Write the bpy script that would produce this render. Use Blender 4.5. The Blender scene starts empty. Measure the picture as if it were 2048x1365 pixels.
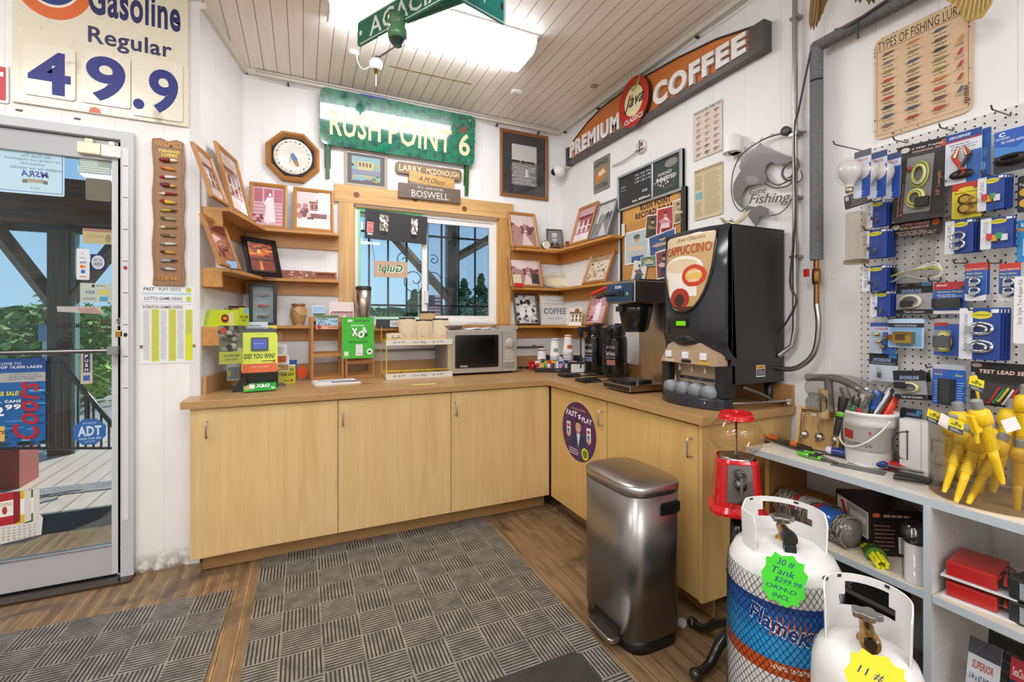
import bpy, math, random
from mathutils import Vector, Matrix
R_ = random.Random(7)
PI = math.pi
C = bpy.context.scene.collection
# camera
YAW = math.radians(24.54); SN, CS = math.sin(YAW), math.cos(YAW)
FL, CX, CY, EYE = 912.3, 1024.0, 642.3, 1.317
cd = bpy.data.cameras.new('camera'); cam = bpy.data.objects.new('camera', cd); C.objects.link(cam)
cd.sensor_width = 36; cd.lens = 36*FL/2048; cd.shift_y = -(682.5-CY)/2048; cd.clip_start = .05; cd.clip_end = 500
cam.location = (0, 0, EYE); cam.rotation_euler = (PI/2, 0, -YAW)
bpy.context.scene.camera = cam
# view and world
vs = bpy.context.scene.view_settings
vs.view_transform = 'Standard'; vs.look = 'None'; vs.gamma = 1; vs.use_curve_mapping = False; vs.exposure = 0.38
w = bpy.data.worlds.new('World'); bpy.context.scene.world = w; w.use_nodes = True
nt = w.node_tree; nt.nodes.clear()
bg = nt.nodes.new('ShaderNodeBackground'); out = nt.nodes.new('ShaderNodeOutputWorld'); nt.links.new(bg.outputs[0], out.inputs[0])
tc = nt.nodes.new('ShaderNodeTexCoord'); sx = nt.nodes.new('ShaderNodeSeparateXYZ'); nt.links.new(tc.outputs['Generated'], sx.inputs[0])
rp = nt.nodes.new('ShaderNodeValToRGB'); nt.links.new(sx.outputs['Z'], rp.inputs[0])
rp.color_ramp.elements[0].position = 0.0; rp.color_ramp.elements[0].color = (.50, .72, .93, 1)
rp.color_ramp.elements[1].position = .55; rp.color_ramp.elements[1].color = (.16, .38, .80, 1)
nt.links.new(rp.outputs[0], bg.inputs[0]); bg.inputs[1].default_value = 0.95
sd = bpy.data.lights.new('sun', 'SUN'); sd.energy = 5.0; sd.angle = .01; sd.color = (1, .95, .87)
sun = bpy.data.objects.new('sun', sd); C.objects.link(sun); sun.location = (-6, 12, 12)
sun.rotation_euler = Vector((-.42, -.60, -.68)).to_track_quat('-Z', 'Y').to_euler()
# measured room
Yb, Xr, Zc, Yd = 3.62, 2.14, 3.05, 2.97
def ray(x, y):
    l = (x-CX)/FL
    return (SN+l*CS, CS-l*SN, -(y-CY)/FL)
def onX(x, y, X): r = ray(x, y); t = X/r[0]; return Vector((X, r[1]*t, EYE+r[2]*t))
def onY(x, y, Y): r = ray(x, y); t = Y/r[1]; return Vector((r[0]*t, Y, EYE+r[2]*t))
def onZ(x, y, Z): r = ray(x, y); t = (Z-EYE)/r[2]; return Vector((r[0]*t, r[1]*t, Z))
class Wall:
    def __init__(s, ox, oy, rz):
        s.o = Vector((ox, oy)); s.rz = rz; s.ex = Vector((math.cos(rz), math.sin(rz))); s.ey = Vector((-math.sin(rz), math.cos(rz)))
    def hit(s, x, y, d=0):
        r = ray(x, y); q = s.o - s.ey*d
        t = q.dot(s.ey)/(r[0]*s.ey.x+r[1]*s.ey.y)
        return ((Vector((r[0]*t, r[1]*t))-s.o).dot(s.ex), EYE+r[2]*t)
    def loc(s, u, z, d=0): p = s.o+s.ex*u-s.ey*d; return Vector((p.x, p.y, z))
    def box(s, xl, xr, yt, yb, d=0):
        xc, yc = (xl+xr)/2, (yt+yb)/2
        return s.hit(xl, yc, d)[0], s.hit(xr, yc, d)[0], s.hit(xc, yb, d)[1], s.hit(xc, yt, d)[1]
WB = Wall(0, Yb, 0); WR = Wall(Xr, 0, -PI/2); WD = Wall(0, Yd, 0)
LANG = math.atan2(.66, .137); WL = Wall(-.377, 3.62, LANG)
# colour and materials
def hx(c):
    if not isinstance(c, str): return tuple(c)[:3]+(1,)
    v = [int(c[i:i+2], 16)/255 for i in (0, 2, 4)]
    return tuple(((q+.055)/1.055)**2.4 if q > .04045 else q/12.92 for q in v)+(1,)
MATS = {}
def newmat(name):
    m = bpy.data.materials.new(name); m.use_nodes = True; n = m.node_tree; n.nodes.clear()
    o = n.nodes.new('ShaderNodeOutputMaterial'); return m, n, o
def N(n, t, **k):
    a = n.nodes.new(t)
    for q, v in k.items():
        if q.startswith('i_'): a.inputs[q[2:].replace('_', ' ')].default_value = v
        else: setattr(a, q, v)
    return a
def noise(n, scale, stretch=(1, 1, 1), detail=3, dist=0):
    tcn = N(n, 'ShaderNodeTexCoord'); mp = N(n, 'ShaderNodeMapping'); mp.inputs['Scale'].default_value = stretch
    n.links.new(tcn.outputs['Object'], mp.inputs[0])
    no = N(n, 'ShaderNodeTexNoise', i_Scale=scale, i_Detail=detail, i_Distortion=dist); n.links.new(mp.outputs[0], no.inputs['Vector']); return no
def mth(n, op, a, b=None, c=None):
    m = N(n, 'ShaderNodeMath', operation=op)
    for i, v in enumerate((a, b, c)):
        if v is None: continue
        if isinstance(v, (int, float)): m.inputs[i].default_value = v
        else: n.links.new(v, m.inputs[i])
    return m.outputs[0]
def mixc(n, f, a, b, blend='MIX'):
    m = N(n, 'ShaderNodeMix', data_type='RGBA', blend_type=blend)
    for s, v in ((m.inputs[0], f), (m.inputs[6], a), (m.inputs[7], b)):
        if isinstance(v, (int, float, tuple)): s.default_value = v
        else: n.links.new(v, s)
    return m.outputs[2]
def ramp(n, f, lo, hi, c0=(0, 0, 0, 1), c1=(1, 1, 1, 1)):
    r = N(n, 'ShaderNodeValToRGB'); n.links.new(f, r.inputs[0]); e = r.color_ramp.elements
    e[0].position = lo; e[1].position = hi; e[0].color = c0; e[1].color = c1; return r.outputs[0]
def M_(kind):
    if kind in MATS: return MATS[kind]
    m, n, o = newmat(kind); L = n.links.new
    at = N(n, 'ShaderNodeAttribute', attribute_name='Col'); col = at.outputs['Color']
    b = N(n, 'ShaderNodeBsdfPrincipled'); L(b.outputs[0], o.inputs[0])
    rough = {'matte': .6, 'satin': .38, 'gloss': .14, 'metal': .28, 'chrome': .1, 'brushed': .27, 'paper': .75, 'print': .5, 'rubber': .8, 'worn': .3}.get(kind, .5)
    b.inputs['Roughness'].default_value = rough
    if kind in ('metal', 'chrome', 'brushed'): b.inputs['Metallic'].default_value = 1
    if kind == 'brushed':
        no = noise(n, 90, (1, 1, .015), 2); c2 = mixc(n, .10, col, no.outputs[0], 'MULTIPLY'); L(c2, b.inputs[0])
        L(mth(n, 'MULTIPLY_ADD', no.outputs[0], .10, .28), b.inputs['Roughness'])
    elif kind.startswith('wood'):
        st = {'woodx': (.06, 1, 1), 'woody': (1, .06, 1), 'woodz': (1, 1, .06)}[kind]
        no = noise(n, 34, st, 5, .7); n2 = noise(n, 4, tuple(.3 if v < 1 else 1 for v in st), 2)
        c1 = mixc(n, ramp(n, no.outputs[0], .3, .75), col, mixc(n, .5, col, (.30, .15, .05, 1)))
        L(mixc(n, mth(n, 'MULTIPLY', n2.outputs[0], .45), c1, mixc(n, .6, c1, (.62, .36, .14, 1), 'MULTIPLY')), b.inputs[0])
        b.inputs['Roughness'].default_value = .42
    elif kind == 'maple':
        no = noise(n, 9, (2.2, 2.2, .16), 6, 1.4); n2 = noise(n, 90, (1, 1, .03), 2)
        f = mth(n, 'ADD', mth(n, 'MULTIPLY', ramp(n, no.outputs[0], .35, .75), .45), mth(n, 'MULTIPLY', n2.outputs[0], .25))
        L(mixc(n, f, col, mixc(n, 1.0, col, (.74, .62, .48, 1), 'MULTIPLY')), b.inputs[0]); b.inputs['Roughness'].default_value = .38
    elif kind == 'counter':
        no = noise(n, 420, (1, 1, 1), 2); L(mixc(n, ramp(n, no.outputs[0], .4, .62), mixc(n, .6, col, (.5, .4, .32, 1), 'MULTIPLY'), col), b.inputs[0]); b.inputs['Roughness'].default_value = .3
    elif kind == 'worn':
        no = noise(n, 7, (1, 1, 1), 8, .6); n2 = noise(n, 40, (1, 1, 1), 4)
        f = ramp(n, mth(n, 'ADD', mth(n, 'MULTIPLY', no.outputs[0], .75), mth(n, 'MULTIPLY', n2.outputs[0], .25)), .60, .68)
        L(mixc(n, mth(n, 'MULTIPLY', f, .55), col, (.33, .22, .12, 1)), b.inputs[0]); L(mth(n, 'MULTIPLY_ADD', n2.outputs[0], .3, .08), b.inputs['Roughness'])
    elif kind == 'signgreen':
        no = noise(n, 26, (1, 1, 1), 8, .6); n2 = noise(n, 60, (1, 1, 1), 4)
        L(mixc(n, ramp(n, no.outputs[0], .48, .62), col, (.004, .075, .07, 1)), b.inputs[0]); L(mth(n, 'MULTIPLY_ADD', n2.outputs[0], .12, .05), b.inputs['Roughness']); b.inputs['Coat Weight'].default_value = 1; b.inputs['Coat Roughness'].default_value = .06; b.inputs['Coat IOR'].default_value = 1.7
    elif kind in ('paper', 'print'):
        no = noise(n, 25, (1, 1, 1), 4); L(mixc(n, .12, col, no.outputs[0], 'MULTIPLY'), b.inputs[0])
    elif kind == 'rubber':
        no = noise(n, 120, (1, 1, 1), 4); L(mixc(n, ramp(n, no.outputs[0], .45, .75), col, mixc(n, .25, col, (.5, .45, .38, 1))), b.inputs[0])
    elif kind == 'leaf':
        no = noise(n, 3, (1, 1, 1), 2); L(mixc(n, .6, col, ramp(n, no.outputs[0], .3, .7, (.35, .35, .3, 1)), 'MULTIPLY'), b.inputs[0]); b.inputs['Roughness'].default_value = .7
    elif kind == 'emit':
        e = N(n, 'ShaderNodeEmission', i_Strength=1.0); L(col, e.inputs[0]); L(e.outputs[0], o.inputs[0])
    elif kind == 'lamp':
        e = N(n, 'ShaderNodeEmission', i_Strength=17); L(col, e.inputs[0]); L(e.outputs[0], o.inputs[0])
    elif kind in ('glass', 'clear', 'bag'):
        tr = N(n, 'ShaderNodeBsdfTransparent'); gl = N(n, 'ShaderNodeBsdfGlossy', i_Roughness={'glass': .02, 'clear': .08, 'bag': .15}[kind]); mx = N(n, 'ShaderNodeMixShader')
        lw = N(n, 'ShaderNodeLayerWeight', i_Blend=.5); L(col, tr.inputs[0]); fz = mth(n, 'POWER', lw.outputs['Facing'], 4.0)
        k = {'glass': (.6, .035), 'clear': (.45, .035), 'bag': (.45, .04)}[kind]
        if kind == 'bag':
            no = noise(n, 9, (1, 1, 1), 4, 2.); L(mth(n, 'MULTIPLY_ADD', ramp(n, no.outputs[0], .45, .62), .11, mth(n, 'MULTIPLY', fz, .5)), mx.inputs[0])
        else: L(mth(n, 'MULTIPLY_ADD', fz, k[0], k[1]), mx.inputs[0])
        L(tr.outputs[0], mx.inputs[1]); L(gl.outputs[0], mx.inputs[2]); L(mx.outputs[0], o.inputs[0])
    elif kind in ('wall', 'walldirty'):
        tcn = N(n, 'ShaderNodeTexCoord'); sp = N(n, 'ShaderNodeSeparateXYZ'); L(tcn.outputs['Object'], sp.inputs[0])
        g = mth(n, 'LESS_THAN', mth(n, 'FRACT', mth(n, 'MULTIPLY_ADD', sp.outputs['X'], 1/.205, 50.3)), .014)
        no = noise(n, 5, (1, 1, 1), 5); n2 = noise(n, 22, (1, 1, 1), 6, .5)
        dirt = mth(n, 'MULTIPLY', ramp(n, sp.outputs['Z'], .0, .11, (1, 1, 1, 1), (0, 0, 0, 1)), ramp(n, n2.outputs[0], .36, .54))
        c1 = mixc(n, mth(n, 'MULTIPLY', ramp(n, no.outputs[0], .4, .7), .10), col, (.55, .50, .42, 1))
        c2 = mixc(n, mth(n, 'MULTIPLY', g, .28), c1, (.45, .42, .38, 1))
        L(mixc(n, mth(n, 'MULTIPLY', dirt, .9 if kind == 'walldirty' else .12), c2, (.16, .11, .06, 1)), b.inputs[0]); b.inputs['Roughness'].default_value = .5
        bp = N(n, 'ShaderNodeBump', i_Strength=.5, i_Distance=.004, invert=True); L(g, bp.inputs['Height']); L(bp.outputs[0], b.inputs['Normal'])
    elif kind == 'boards':
        tcn = N(n, 'ShaderNodeTexCoord'); sp = N(n, 'ShaderNodeSeparateXYZ'); L(tcn.outputs['Object'], sp.inputs[0])
        fr = mth(n, 'FRACT', mth(n, 'MULTIPLY_ADD', sp.outputs['X'], 1/.0825, 50.05)); g = mth(n, 'LESS_THAN', fr, .055)
        no = noise(n, 3, (8, .6, 1), 5)
        c1 = mixc(n, mth(n, 'MULTIPLY', ramp(n, no.outputs[0], .4, .7), .14), col, (.45, .38, .30, 1))
        L(mixc(n, mth(n, 'MULTIPLY', g, .8), c1, (.10, .08, .07, 1)), b.inputs[0]); b.inputs['Roughness'].default_value = .45
        bp = N(n, 'ShaderNodeBump', i_Strength=.6, i_Distance=.005, invert=True); L(g, bp.inputs['Height']); L(bp.outputs[0], b.inputs['Normal'])
    elif kind == 'floor':
        tcn = N(n, 'ShaderNodeTexCoord'); sp = N(n, 'ShaderNodeSeparateXYZ'); L(tcn.outputs['Object'], sp.inputs[0])
        u = mth(n, 'MULTIPLY', sp.outputs['X'], 1/.062); fr = mth(n, 'FRACT', mth(n, 'ADD', u, 90)); g = mth(n, 'LESS_THAN', fr, .05)
        idn = N(n, 'ShaderNodeTexWhiteNoise', noise_dimensions='1D'); L(mth(n, 'FLOOR', u), idn.inputs['W'])
        no = noise(n, 6, (5, .7, 1), 6, .6); n2 = noise(n, 2.2, (1, 1, 1), 6, .8)
        c1 = mixc(n, idn.outputs['Value'], (.15, .085, .040, 1), (.22, .13, .06, 1)); c2 = mixc(n, ramp(n, no.outputs[0], .35, .7), c1, (.30, .19, .10, 1))
        edge = mth(n, 'MULTIPLY', mth(n, 'MULTIPLY', ramp(n, mth(n, 'ABSOLUTE', mth(n, 'SUBTRACT', fr, .5)), .33, .5), ramp(n, n2.outputs[0], .36, .52)), ramp(n, sp.outputs['X'], .0, .35, (1, 1, 1, 1), (.12, .12, .12, 1)))
        c3 = mixc(n, mth(n, 'MULTIPLY', edge, .8), c2, (.62, .38, .13, 1)); c4 = mixc(n, ramp(n, n2.outputs[0], .56, .68), c3, (.06, .042, .028, 1))
        L(mixc(n, g, c4, (.04, .025, .012, 1)), b.inputs[0]); L(mth(n, 'MULTIPLY_ADD', no.outputs[0], .35, .15), b.inputs['Roughness'])
    elif kind.startswith('weave'):
        sz = .1525; sx0, sy0 = {'weave1': (.0, .0), 'weave2': (0, 0)}[kind]
        tcn = N(n, 'ShaderNodeTexCoord'); sp = N(n, 'ShaderNodeSeparateXYZ'); L(tcn.outputs['Object'], sp.inputs[0])
        u = mth(n, 'MULTIPLY_ADD', sp.outputs['X'], 1/sz, 40); v = mth(n, 'MULTIPLY_ADD', sp.outputs['Y'], 1/sz, 40)
        ck = mth(n, 'FRACT', mth(n, 'MULTIPLY', mth(n, 'ADD', mth(n, 'FLOOR', u), mth(n, 'FLOOR', v)), .5)); s = mth(n, 'GREATER_THAN', ck, .25)
        fu, fv = mth(n, 'FRACT', u), mth(n, 'FRACT', v)
        def tri(x): return mth(n, 'ABSOLUTE', mth(n, 'SUBTRACT', mth(n, 'FRACT', mth(n, 'MULTIPLY', x, 10)), .5))
        q = N(n, 'ShaderNodeMix', data_type='FLOAT'); L(s, q.inputs[0]); L(tri(fu), q.inputs[2]); L(tri(fv), q.inputs[3])
        rib = ramp(n, q.outputs[0], .14, .22)
        ed = mth(n, 'MINIMUM', mth(n, 'MINIMUM', fu, mth(n, 'SUBTRACT', 1, fu)), mth(n, 'MINIMUM', fv, mth(n, 'SUBTRACT', 1, fv))); bd = mth(n, 'LESS_THAN', ed, .028)
        h = mth(n, 'MAXIMUM', rib, bd); no = noise(n, 14, (1, 1, 1), 6); n3 = noise(n, 260, (1, 1, 1), 2)
        top = mixc(n, ramp(n, no.outputs[0], .35, .7), (.15, .133, .112, 1), (.31, .27, .22, 1)); top = mixc(n, ramp(n, n3.outputs[0], .62, .7), top, (.48, .44, .38, 1))
        L(mixc(n, h, (.030, .026, .021, 1), top), b.inputs[0]); b.inputs['Roughness'].default_value = .45
        bp = N(n, 'ShaderNodeBump', i_Strength=1, i_Distance=.004); L(h, bp.inputs['Height']); L(bp.outputs[0], b.inputs['Normal'])
    elif kind == 'carpet':
        no = noise(n, 180, (1, 1, 1), 4); n2 = noise(n, 8, (1, 1, 1), 3)
        L(mixc(n, ramp(n, mth(n, 'ADD', mth(n, 'MULTIPLY', no.outputs[0], .7), mth(n, 'MULTIPLY', n2.outputs[0], .3)), .4, .65), mixc(n, .8, col, (.2, .2, .2, 1), 'MULTIPLY'), col), b.inputs[0])
        b.inputs['Roughness'].default_value = .95; bp = N(n, 'ShaderNodeBump', i_Strength=1, i_Distance=.004); L(no.outputs[0], bp.inputs['Height']); L(bp.outputs[0], b.inputs['Normal'])
    elif kind == 'deck':
        tcn = N(n, 'ShaderNodeTexCoord'); sp = N(n, 'ShaderNodeSeparateXYZ'); L(tcn.outputs['Object'], sp.inputs[0])
        u = mth(n, 'MULTIPLY', sp.outputs['X'], 1/.145); g = mth(n, 'LESS_THAN', mth(n, 'FRACT', mth(n, 'ADD', u, 90)), .05)
        no = noise(n, 6, (5, .5, 1), 5); c = mixc(n, no.outputs[0], (.50, .38, .31, 1), (.72, .60, .52, 1)); L(mixc(n, g, c, (.1, .07, .05, 1)), b.inputs[0])
    elif kind == 'ground':
        no = noise(n, .6, (1, 1, 1), 6); L(mixc(n, ramp(n, no.outputs[0], .3, .7), mixc(n, .6, col, (.6, .6, .55, 1), 'MULTIPLY'), col), b.inputs[0]); b.inputs['Roughness'].default_value = .9
    elif kind == 'peg':
        tcn = N(n, 'ShaderNodeTexCoord'); sp = N(n, 'ShaderNodeSeparateXYZ'); L(tcn.outputs['Object'], sp.inputs[0])
        def fc(x): return mth(n, 'SUBTRACT', mth(n, 'FRACT', mth(n, 'MULTIPLY_ADD', x, 1/.0254, 50)), .5)
        a_, b_ = fc(sp.outputs['X']), fc(sp.outputs['Z']); rr = mth(n, 'ADD', mth(n, 'MULTIPLY', a_, a_), mth(n, 'MULTIPLY', b_, b_))
        g = mth(n, 'LESS_THAN', rr, .017); no = noise(n, 6, (1, 1, 1), 4)
        L(mixc(n, g, mixc(n, .1, col, no.outputs[0], 'MULTIPLY'), (.01, .01, .01, 1)), b.inputs[0])
    else: L(col, b.inputs[0])
    MATS[kind] = m; return m
# mesh builder
TXT = {}
def glyphs(s, bold, shear, res):
    k = (s, bold, shear, res)
    if k not in TXT:
        cu = bpy.data.curves.new('t', 'FONT'); cu.body = s; cu.offset = bold; cu.shear = shear; cu.resolution_u = res; cu.space_character = 1+bold*3
        o = bpy.data.objects.new('t', cu); me = bpy.data.meshes.new_from_object(o)
        vv = [(v.co.x, v.co.y) for v in me.vertices]; ff = [tuple(p.vertices) for p in me.polygons]
        bpy.data.objects.remove(o); bpy.data.curves.remove(cu); bpy.data.meshes.remove(me)
        if vv:
            x0 = min(v[0] for v in vv); x1 = max(v[0] for v in vv); y0 = min(v[1] for v in vv); y1 = max(v[1] for v in vv)
            sx_ = (x1-x0) or 1; sy_ = (y1-y0) or 1
            vv = [((a-x0)/sx_, (b-y0)/sy_) for a, b in vv]
        TXT[k] = (vv, ff)
    return TXT[k]
class MB:
    def __init__(s): s.v = []; s.f = []; s.m = []; s.c = []; s.s = []; s.T = Matrix.Identity(4)
    def tr(s, loc=(0, 0, 0), rx=0, ry=0, rz=0, sc=1):
        s.T = Matrix.Translation(loc) @ Matrix.Rotation(rz, 4, 'Z') @ Matrix.Rotation(ry, 4, 'Y') @ Matrix.Rotation(rx, 4, 'X') @ Matrix.Scale(sc, 4); return s
    def add(s, vs_, fs, mat, col, sm=False):
        b = len(s.v); s.v += [tuple(s.T @ Vector(v)) for v in vs_]
        if isinstance(col, str): col = hx(col)
        for f in fs: s.f.append([b+i for i in f]); s.m.append(mat); s.c.append(hx(col)); s.s.append(sm)
        return s
    def box(s, x0, x1, y0, y1, z0, z1, mat='matte', col='ffffff'):
        v = [(x, y, z) for z in (z0, z1) for y in (y0, y1) for x in (x0, x1)]
        return s.add(v, [(0, 2, 3, 1), (4, 5, 7, 6), (0, 1, 5, 4), (2, 6, 7, 3), (0, 4, 6, 2), (1, 3, 7, 5)], mat, col)
    def prism(s, pts, y0, y1, mat='matte', col='ffffff', sm=False, side=None, sidemat=None):
        n = len(pts); v = [(x, y0, z) for x, z in pts]+[(x, y1, z) for x, z in pts]
        s.add(v, [tuple(range(n)), tuple(range(2*n-1, n-1, -1))], mat, col)
        b = len(s.v)-2*n
        for i in range(n):
            j = (i+1) % n; s.f.append([b+i, b+n+i, b+n+j, b+j]); s.m.append(sidemat or mat); s.c.append(hx(side or col)); s.s.append(sm)
        return s
    def extz(s, pts, z0, z1, mat='matte', col='ffffff', sm=False, taper=1.0):
        n = len(pts); cx = sum(p[0] for p in pts)/n; cy = sum(p[1] for p in pts)/n
        v = [(x, y, z0) for x, y in pts]+[(cx+(x-cx)*taper, cy+(y-cy)*taper, z1) for x, y in pts]
        s.add(v, [tuple(range(n-1, -1, -1)), tuple(range(n, 2*n))], mat, col); b = len(s.v)-2*n
        for i in range(n):
            j = (i+1) % n; s.f.append([b+i, b+j, b+n+j, b+n+i]); s.m.append(mat); s.c.append(hx(col)); s.s.append(sm)
        return s
    def lathe(s, prof, n=24, mat='matte', col='ffffff', at=(0, 0, 0), sm=True, axis='z', caps=True, sy=1, a0=0, a1=2*PI):
        full = abs(a1-a0-2*PI) < 1e-6; k = n if full else n+1
        cols = col if isinstance(col, list) else None; vs_ = []
        for r, z in prof:
            for i in range(k):
                a = a0+(a1-a0)*i/n; p = (r*math.cos(a), r*math.sin(a)*sy, z)
                if axis == 'y': p = (p[0], p[2], p[1])
                elif axis == 'x': p = (p[2], p[0], p[1])
                vs_.append((p[0]+at[0], p[1]+at[1], p[2]+at[2]))
        b = len(s.v); s.v += [tuple(s.T @ Vector(v)) for v in vs_]
        for j in range(len(prof)-1):
            cc = hx(cols[j] if cols else col)
            for i in range(n):
                i2 = (i+1) % k; s.f.append([b+j*k+i, b+j*k+i2, b+(j+1)*k+i2, b+(j+1)*k+i]); s.m.append(mat); s.c.append(cc); s.s.append(sm)
        if caps and full:
            for j in (0, len(prof)-1):
                if prof[j][0] > 1e-5: s.f.append([b+j*k+i for i in range(k)]); s.m.append(mat); s.c.append(hx(cols[min(j, len(cols)-1)] if cols else col)); s.s.append(False)
        return s
    def cyl(s, r, z0, z1, at=(0, 0), n=20, mat='matte', col='ffffff', r2=None): return s.lathe([(r, z0), (r2 if r2 is not None else r, z1)], n, mat, col, (at[0], at[1], 0))
    def tube(s, pts, r, n=8, mat='matte', col='ffffff', closed=False, sub=0):
        P = [Vector(p) for p in pts]
        if sub:
            Q = []; m_ = len(P)
            for i in range(m_ if closed else m_-1):
                a = P[i-1] if (i or closed) else P[0]; b = P[i]; c = P[(i+1) % m_]; d = P[(i+2) % m_] if (closed or i+2 < m_) else P[-1]
                for k in range(sub):
                    t = k/sub; Q.append(.5*((2*b)+(c-a)*t+(2*a-5*b+4*c-d)*t*t+(3*b-a-3*c+d)*t*t*t))
            if not closed: Q.append(P[-1])
            P = Q
        m = len(P); vs_ = []; up = Vector((0, 0, 1))
        rr = r if isinstance(r, (list, tuple)) else [r]*m
        if len(rr) != m: rr = [rr[0]+(rr[-1]-rr[0])*i/(m-1) for i in range(m)]
        pn = None
        for i in range(m):
            a = P[i-1] if (i > 0 or closed) else P[i]; b = P[(i+1) % m] if (i < m-1 or closed) else P[i]
            d = (b-a)
            if d.length < 1e-9: d = Vector((0, 0, 1))
            d.normalize()
            if pn is None:
                u = up if abs(d.dot(up)) < .95 else Vector((1, 0, 0)); pn = (u-d*u.dot(d)).normalized()
            else:
                pn = pn-d*pn.dot(d)
                if pn.length < 1e-6: pn = d.orthogonal()
                pn.normalize()
            q = d.cross(pn)
            for k in range(n):
                an = 2*PI*k/n; vs_.append(tuple(P[i]+(pn*math.cos(an)+q*math.sin(an))*rr[i]))
        fs = []
        for i in range(m if closed else m-1):
            for k in range(n):
                fs.append((i*n+k, i*n+(k+1) % n, ((i+1) % m)*n+(k+1) % n, ((i+1) % m)*n+k))
        s.add(vs_, fs, mat, col, n > 4)
        if not closed: s.add(vs_[:n]+vs_[-n:], [tuple(range(n-1, -1, -1)), tuple(range(n, 2*n))], mat, col)
        return s
    def ball(s, c, r, mat='matte', col='ffffff', n=14, sz=1, sx=1, sy=1):
        pr = [(math.sin(PI*i/(n//2+1)), -math.cos(PI*i/(n//2+1))) for i in range(n//2+2)]
        v = []; f = []
        for a, z in pr:
            for k in range(n): v.append((c[0]+r*sx*a*math.cos(2*PI*k/n), c[1]+r*sy*a*math.sin(2*PI*k/n), c[2]+r*sz*z))
        for j in range(len(pr)-1):
            for k in range(n): f.append((j*n+k, j*n+(k+1) % n, (j+1)*n+(k+1) % n, (j+1)*n+k))
        return s.add(v, f, mat, col, True)
    def build(s, name, parent=None, label=None, bevel=0, loc=None):
        me = bpy.data.meshes.new(name); me.from_pydata(s.v, [], s.f); ks = []
        for k in s.m:
            if k not in ks: ks.append(k)
        for k in ks: me.materials.append(M_(k))
        ca = me.color_attributes.new('Col', 'FLOAT_COLOR', 'CORNER'); i = 0
        buf = []
        for p, c_ in zip(me.polygons, s.c): buf += list(c_)*p.loop_total
        ca.data.foreach_set('color', buf)
        me.polygons.foreach_set('material_index', [ks.index(k) for k in s.m]); me.polygons.foreach_set('use_smooth', s.s)
        me.update()
        o = bpy.data.objects.new(name, me); C.objects.link(o)
        if parent: o.parent = parent
        if label: o['label'] = label
        if loc is not None: o.location = loc
        if bevel:
            md = o.modifiers.new('b', 'BEVEL'); md.width = bevel; md.segments = 2; md.limit_method = 'ANGLE'
        return o
class Art(MB):
    """flat print on a panel: fractions of W x H measured from the top left; every call lies a hair in front of the last"""
    def __init__(s, W, H, y=0, mat='print', wall=None, d=0, uc=0, z0=0):
        super().__init__(); s.W, s.H, s.y, s.mat = W, H, y, mat; s.wall, s.d, s.uc, s.z0 = wall, d, uc, z0; s.k = 1
    def P(s, x, y): return ((x-.5)*s.W, (1-y)*s.H)
    def px(s, x, y):
        u, z = s.wall.hit(x, y, s.d); return ((u-s.uc)/s.W+.5, 1-(z-s.z0)/s.H)
    def pb(s, xl, xr, yt, yb):
        xc, yc = (xl+xr)/2, (yt+yb)/2; return s.px(xl, yc)[0], s.px(xc, yt)[1], s.px(xr, yc)[0], s.px(xc, yb)[1]
    def poly(s, pts, col):
        q = [s.P(*p) for p in pts]; yy = s.y-.00005*s.k; s.k += 1
        return s.add([(a, yy, b) for a, b in q], [tuple(range(len(q)))], s.mat, col)
    def r(s, x0, y0, x1, y1, col): return s.poly([(x0, y0), (x0, y1), (x1, y1), (x1, y0)], col)
    def e(s, cx, cy, rx, ry, col, n=24): return s.poly([(cx+rx*math.cos(2*PI*i/n), cy+ry*math.sin(2*PI*i/n)) for i in range(n)], col)
    def line(s, pts, w_, col):
        yy = s.y-.00005*s.k; s.k += 1; q = [Vector(s.P(*p)) for p in pts]
        for a, b in zip(q, q[1:]):
            d = b-a
            if d.length < 1e-7: continue
            nn = Vector((-d.y, d.x)).normalized()*w_/2; s.add([(a.x+nn.x, yy, a.y+nn.y), (a.x-nn.x, yy, a.y-nn.y), (b.x-nn.x, yy, b.y-nn.y), (b.x+nn.x, yy, b.y+nn.y)], [(0, 1, 2, 3)], s.mat, col)
        return s
    def t(s, txt, x0, y0, x1, y1, col, bold=.0, shear=0, res=2, mirror=False, th=0, rot=0):
        vv, ff = glyphs(txt, bold, shear, res); yy = s.y-.00005*s.k-th; s.k += 1
        if rot:   # text running up the panel
            pts = [s.P(x0+(x1-x0)*(1-b), y1+(y0-y1)*a) for a, b in vv]
        else: pts = [s.P(x0+(x1-x0)*((1-a) if mirror else a), y1+(y0-y1)*b) for a, b in vv]
        s.add([(a, yy, b) for a, b in pts], ff, s.mat, col)
        if th: s.add([(a, yy+th-.0001, b) for a, b in pts], ff, s.mat, col)
        return s
    def lines(s, x0, y0, x1, y1, n, col, w_=.4, seed=1, jag=.3):
        q = random.Random(seed); hgt = (y1-y0)/n; yy = s.y-.00005*s.k; s.k += 1
        for i in range(n):
            a = x0+(x1-x0)*jag*.3*q.random(); b = x1-(x1-x0)*jag*q.random(); t0 = y0+hgt*(i+.5-w_/2); x = a
            while x < b:
                e_ = min(b, x+(x1-x0)*(.08+.14*q.random())); p = [s.P(x, t0), s.P(x, t0+hgt*w_), s.P(e_, t0+hgt*w_), s.P(e_, t0)]
                s.add([(u, yy, v) for u, v in p], [(0, 1, 2, 3)], s.mat, col); x = e_+(x1-x0)*.03
        return s
def props(o, label, cat, group=None):
    o['label'] = label; o['category'] = cat
    if group: o['group'] = group
    return o
def T(name, label, cat, loc=(0, 0, 0), rz=0, group=None, rx=0, ry=0):
    o = bpy.data.objects.new(name, None); C.objects.link(o); o.location = loc; o.rotation_euler = (rx, ry, rz); o.empty_display_size = .05
    return props(o, label, cat, group)
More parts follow.
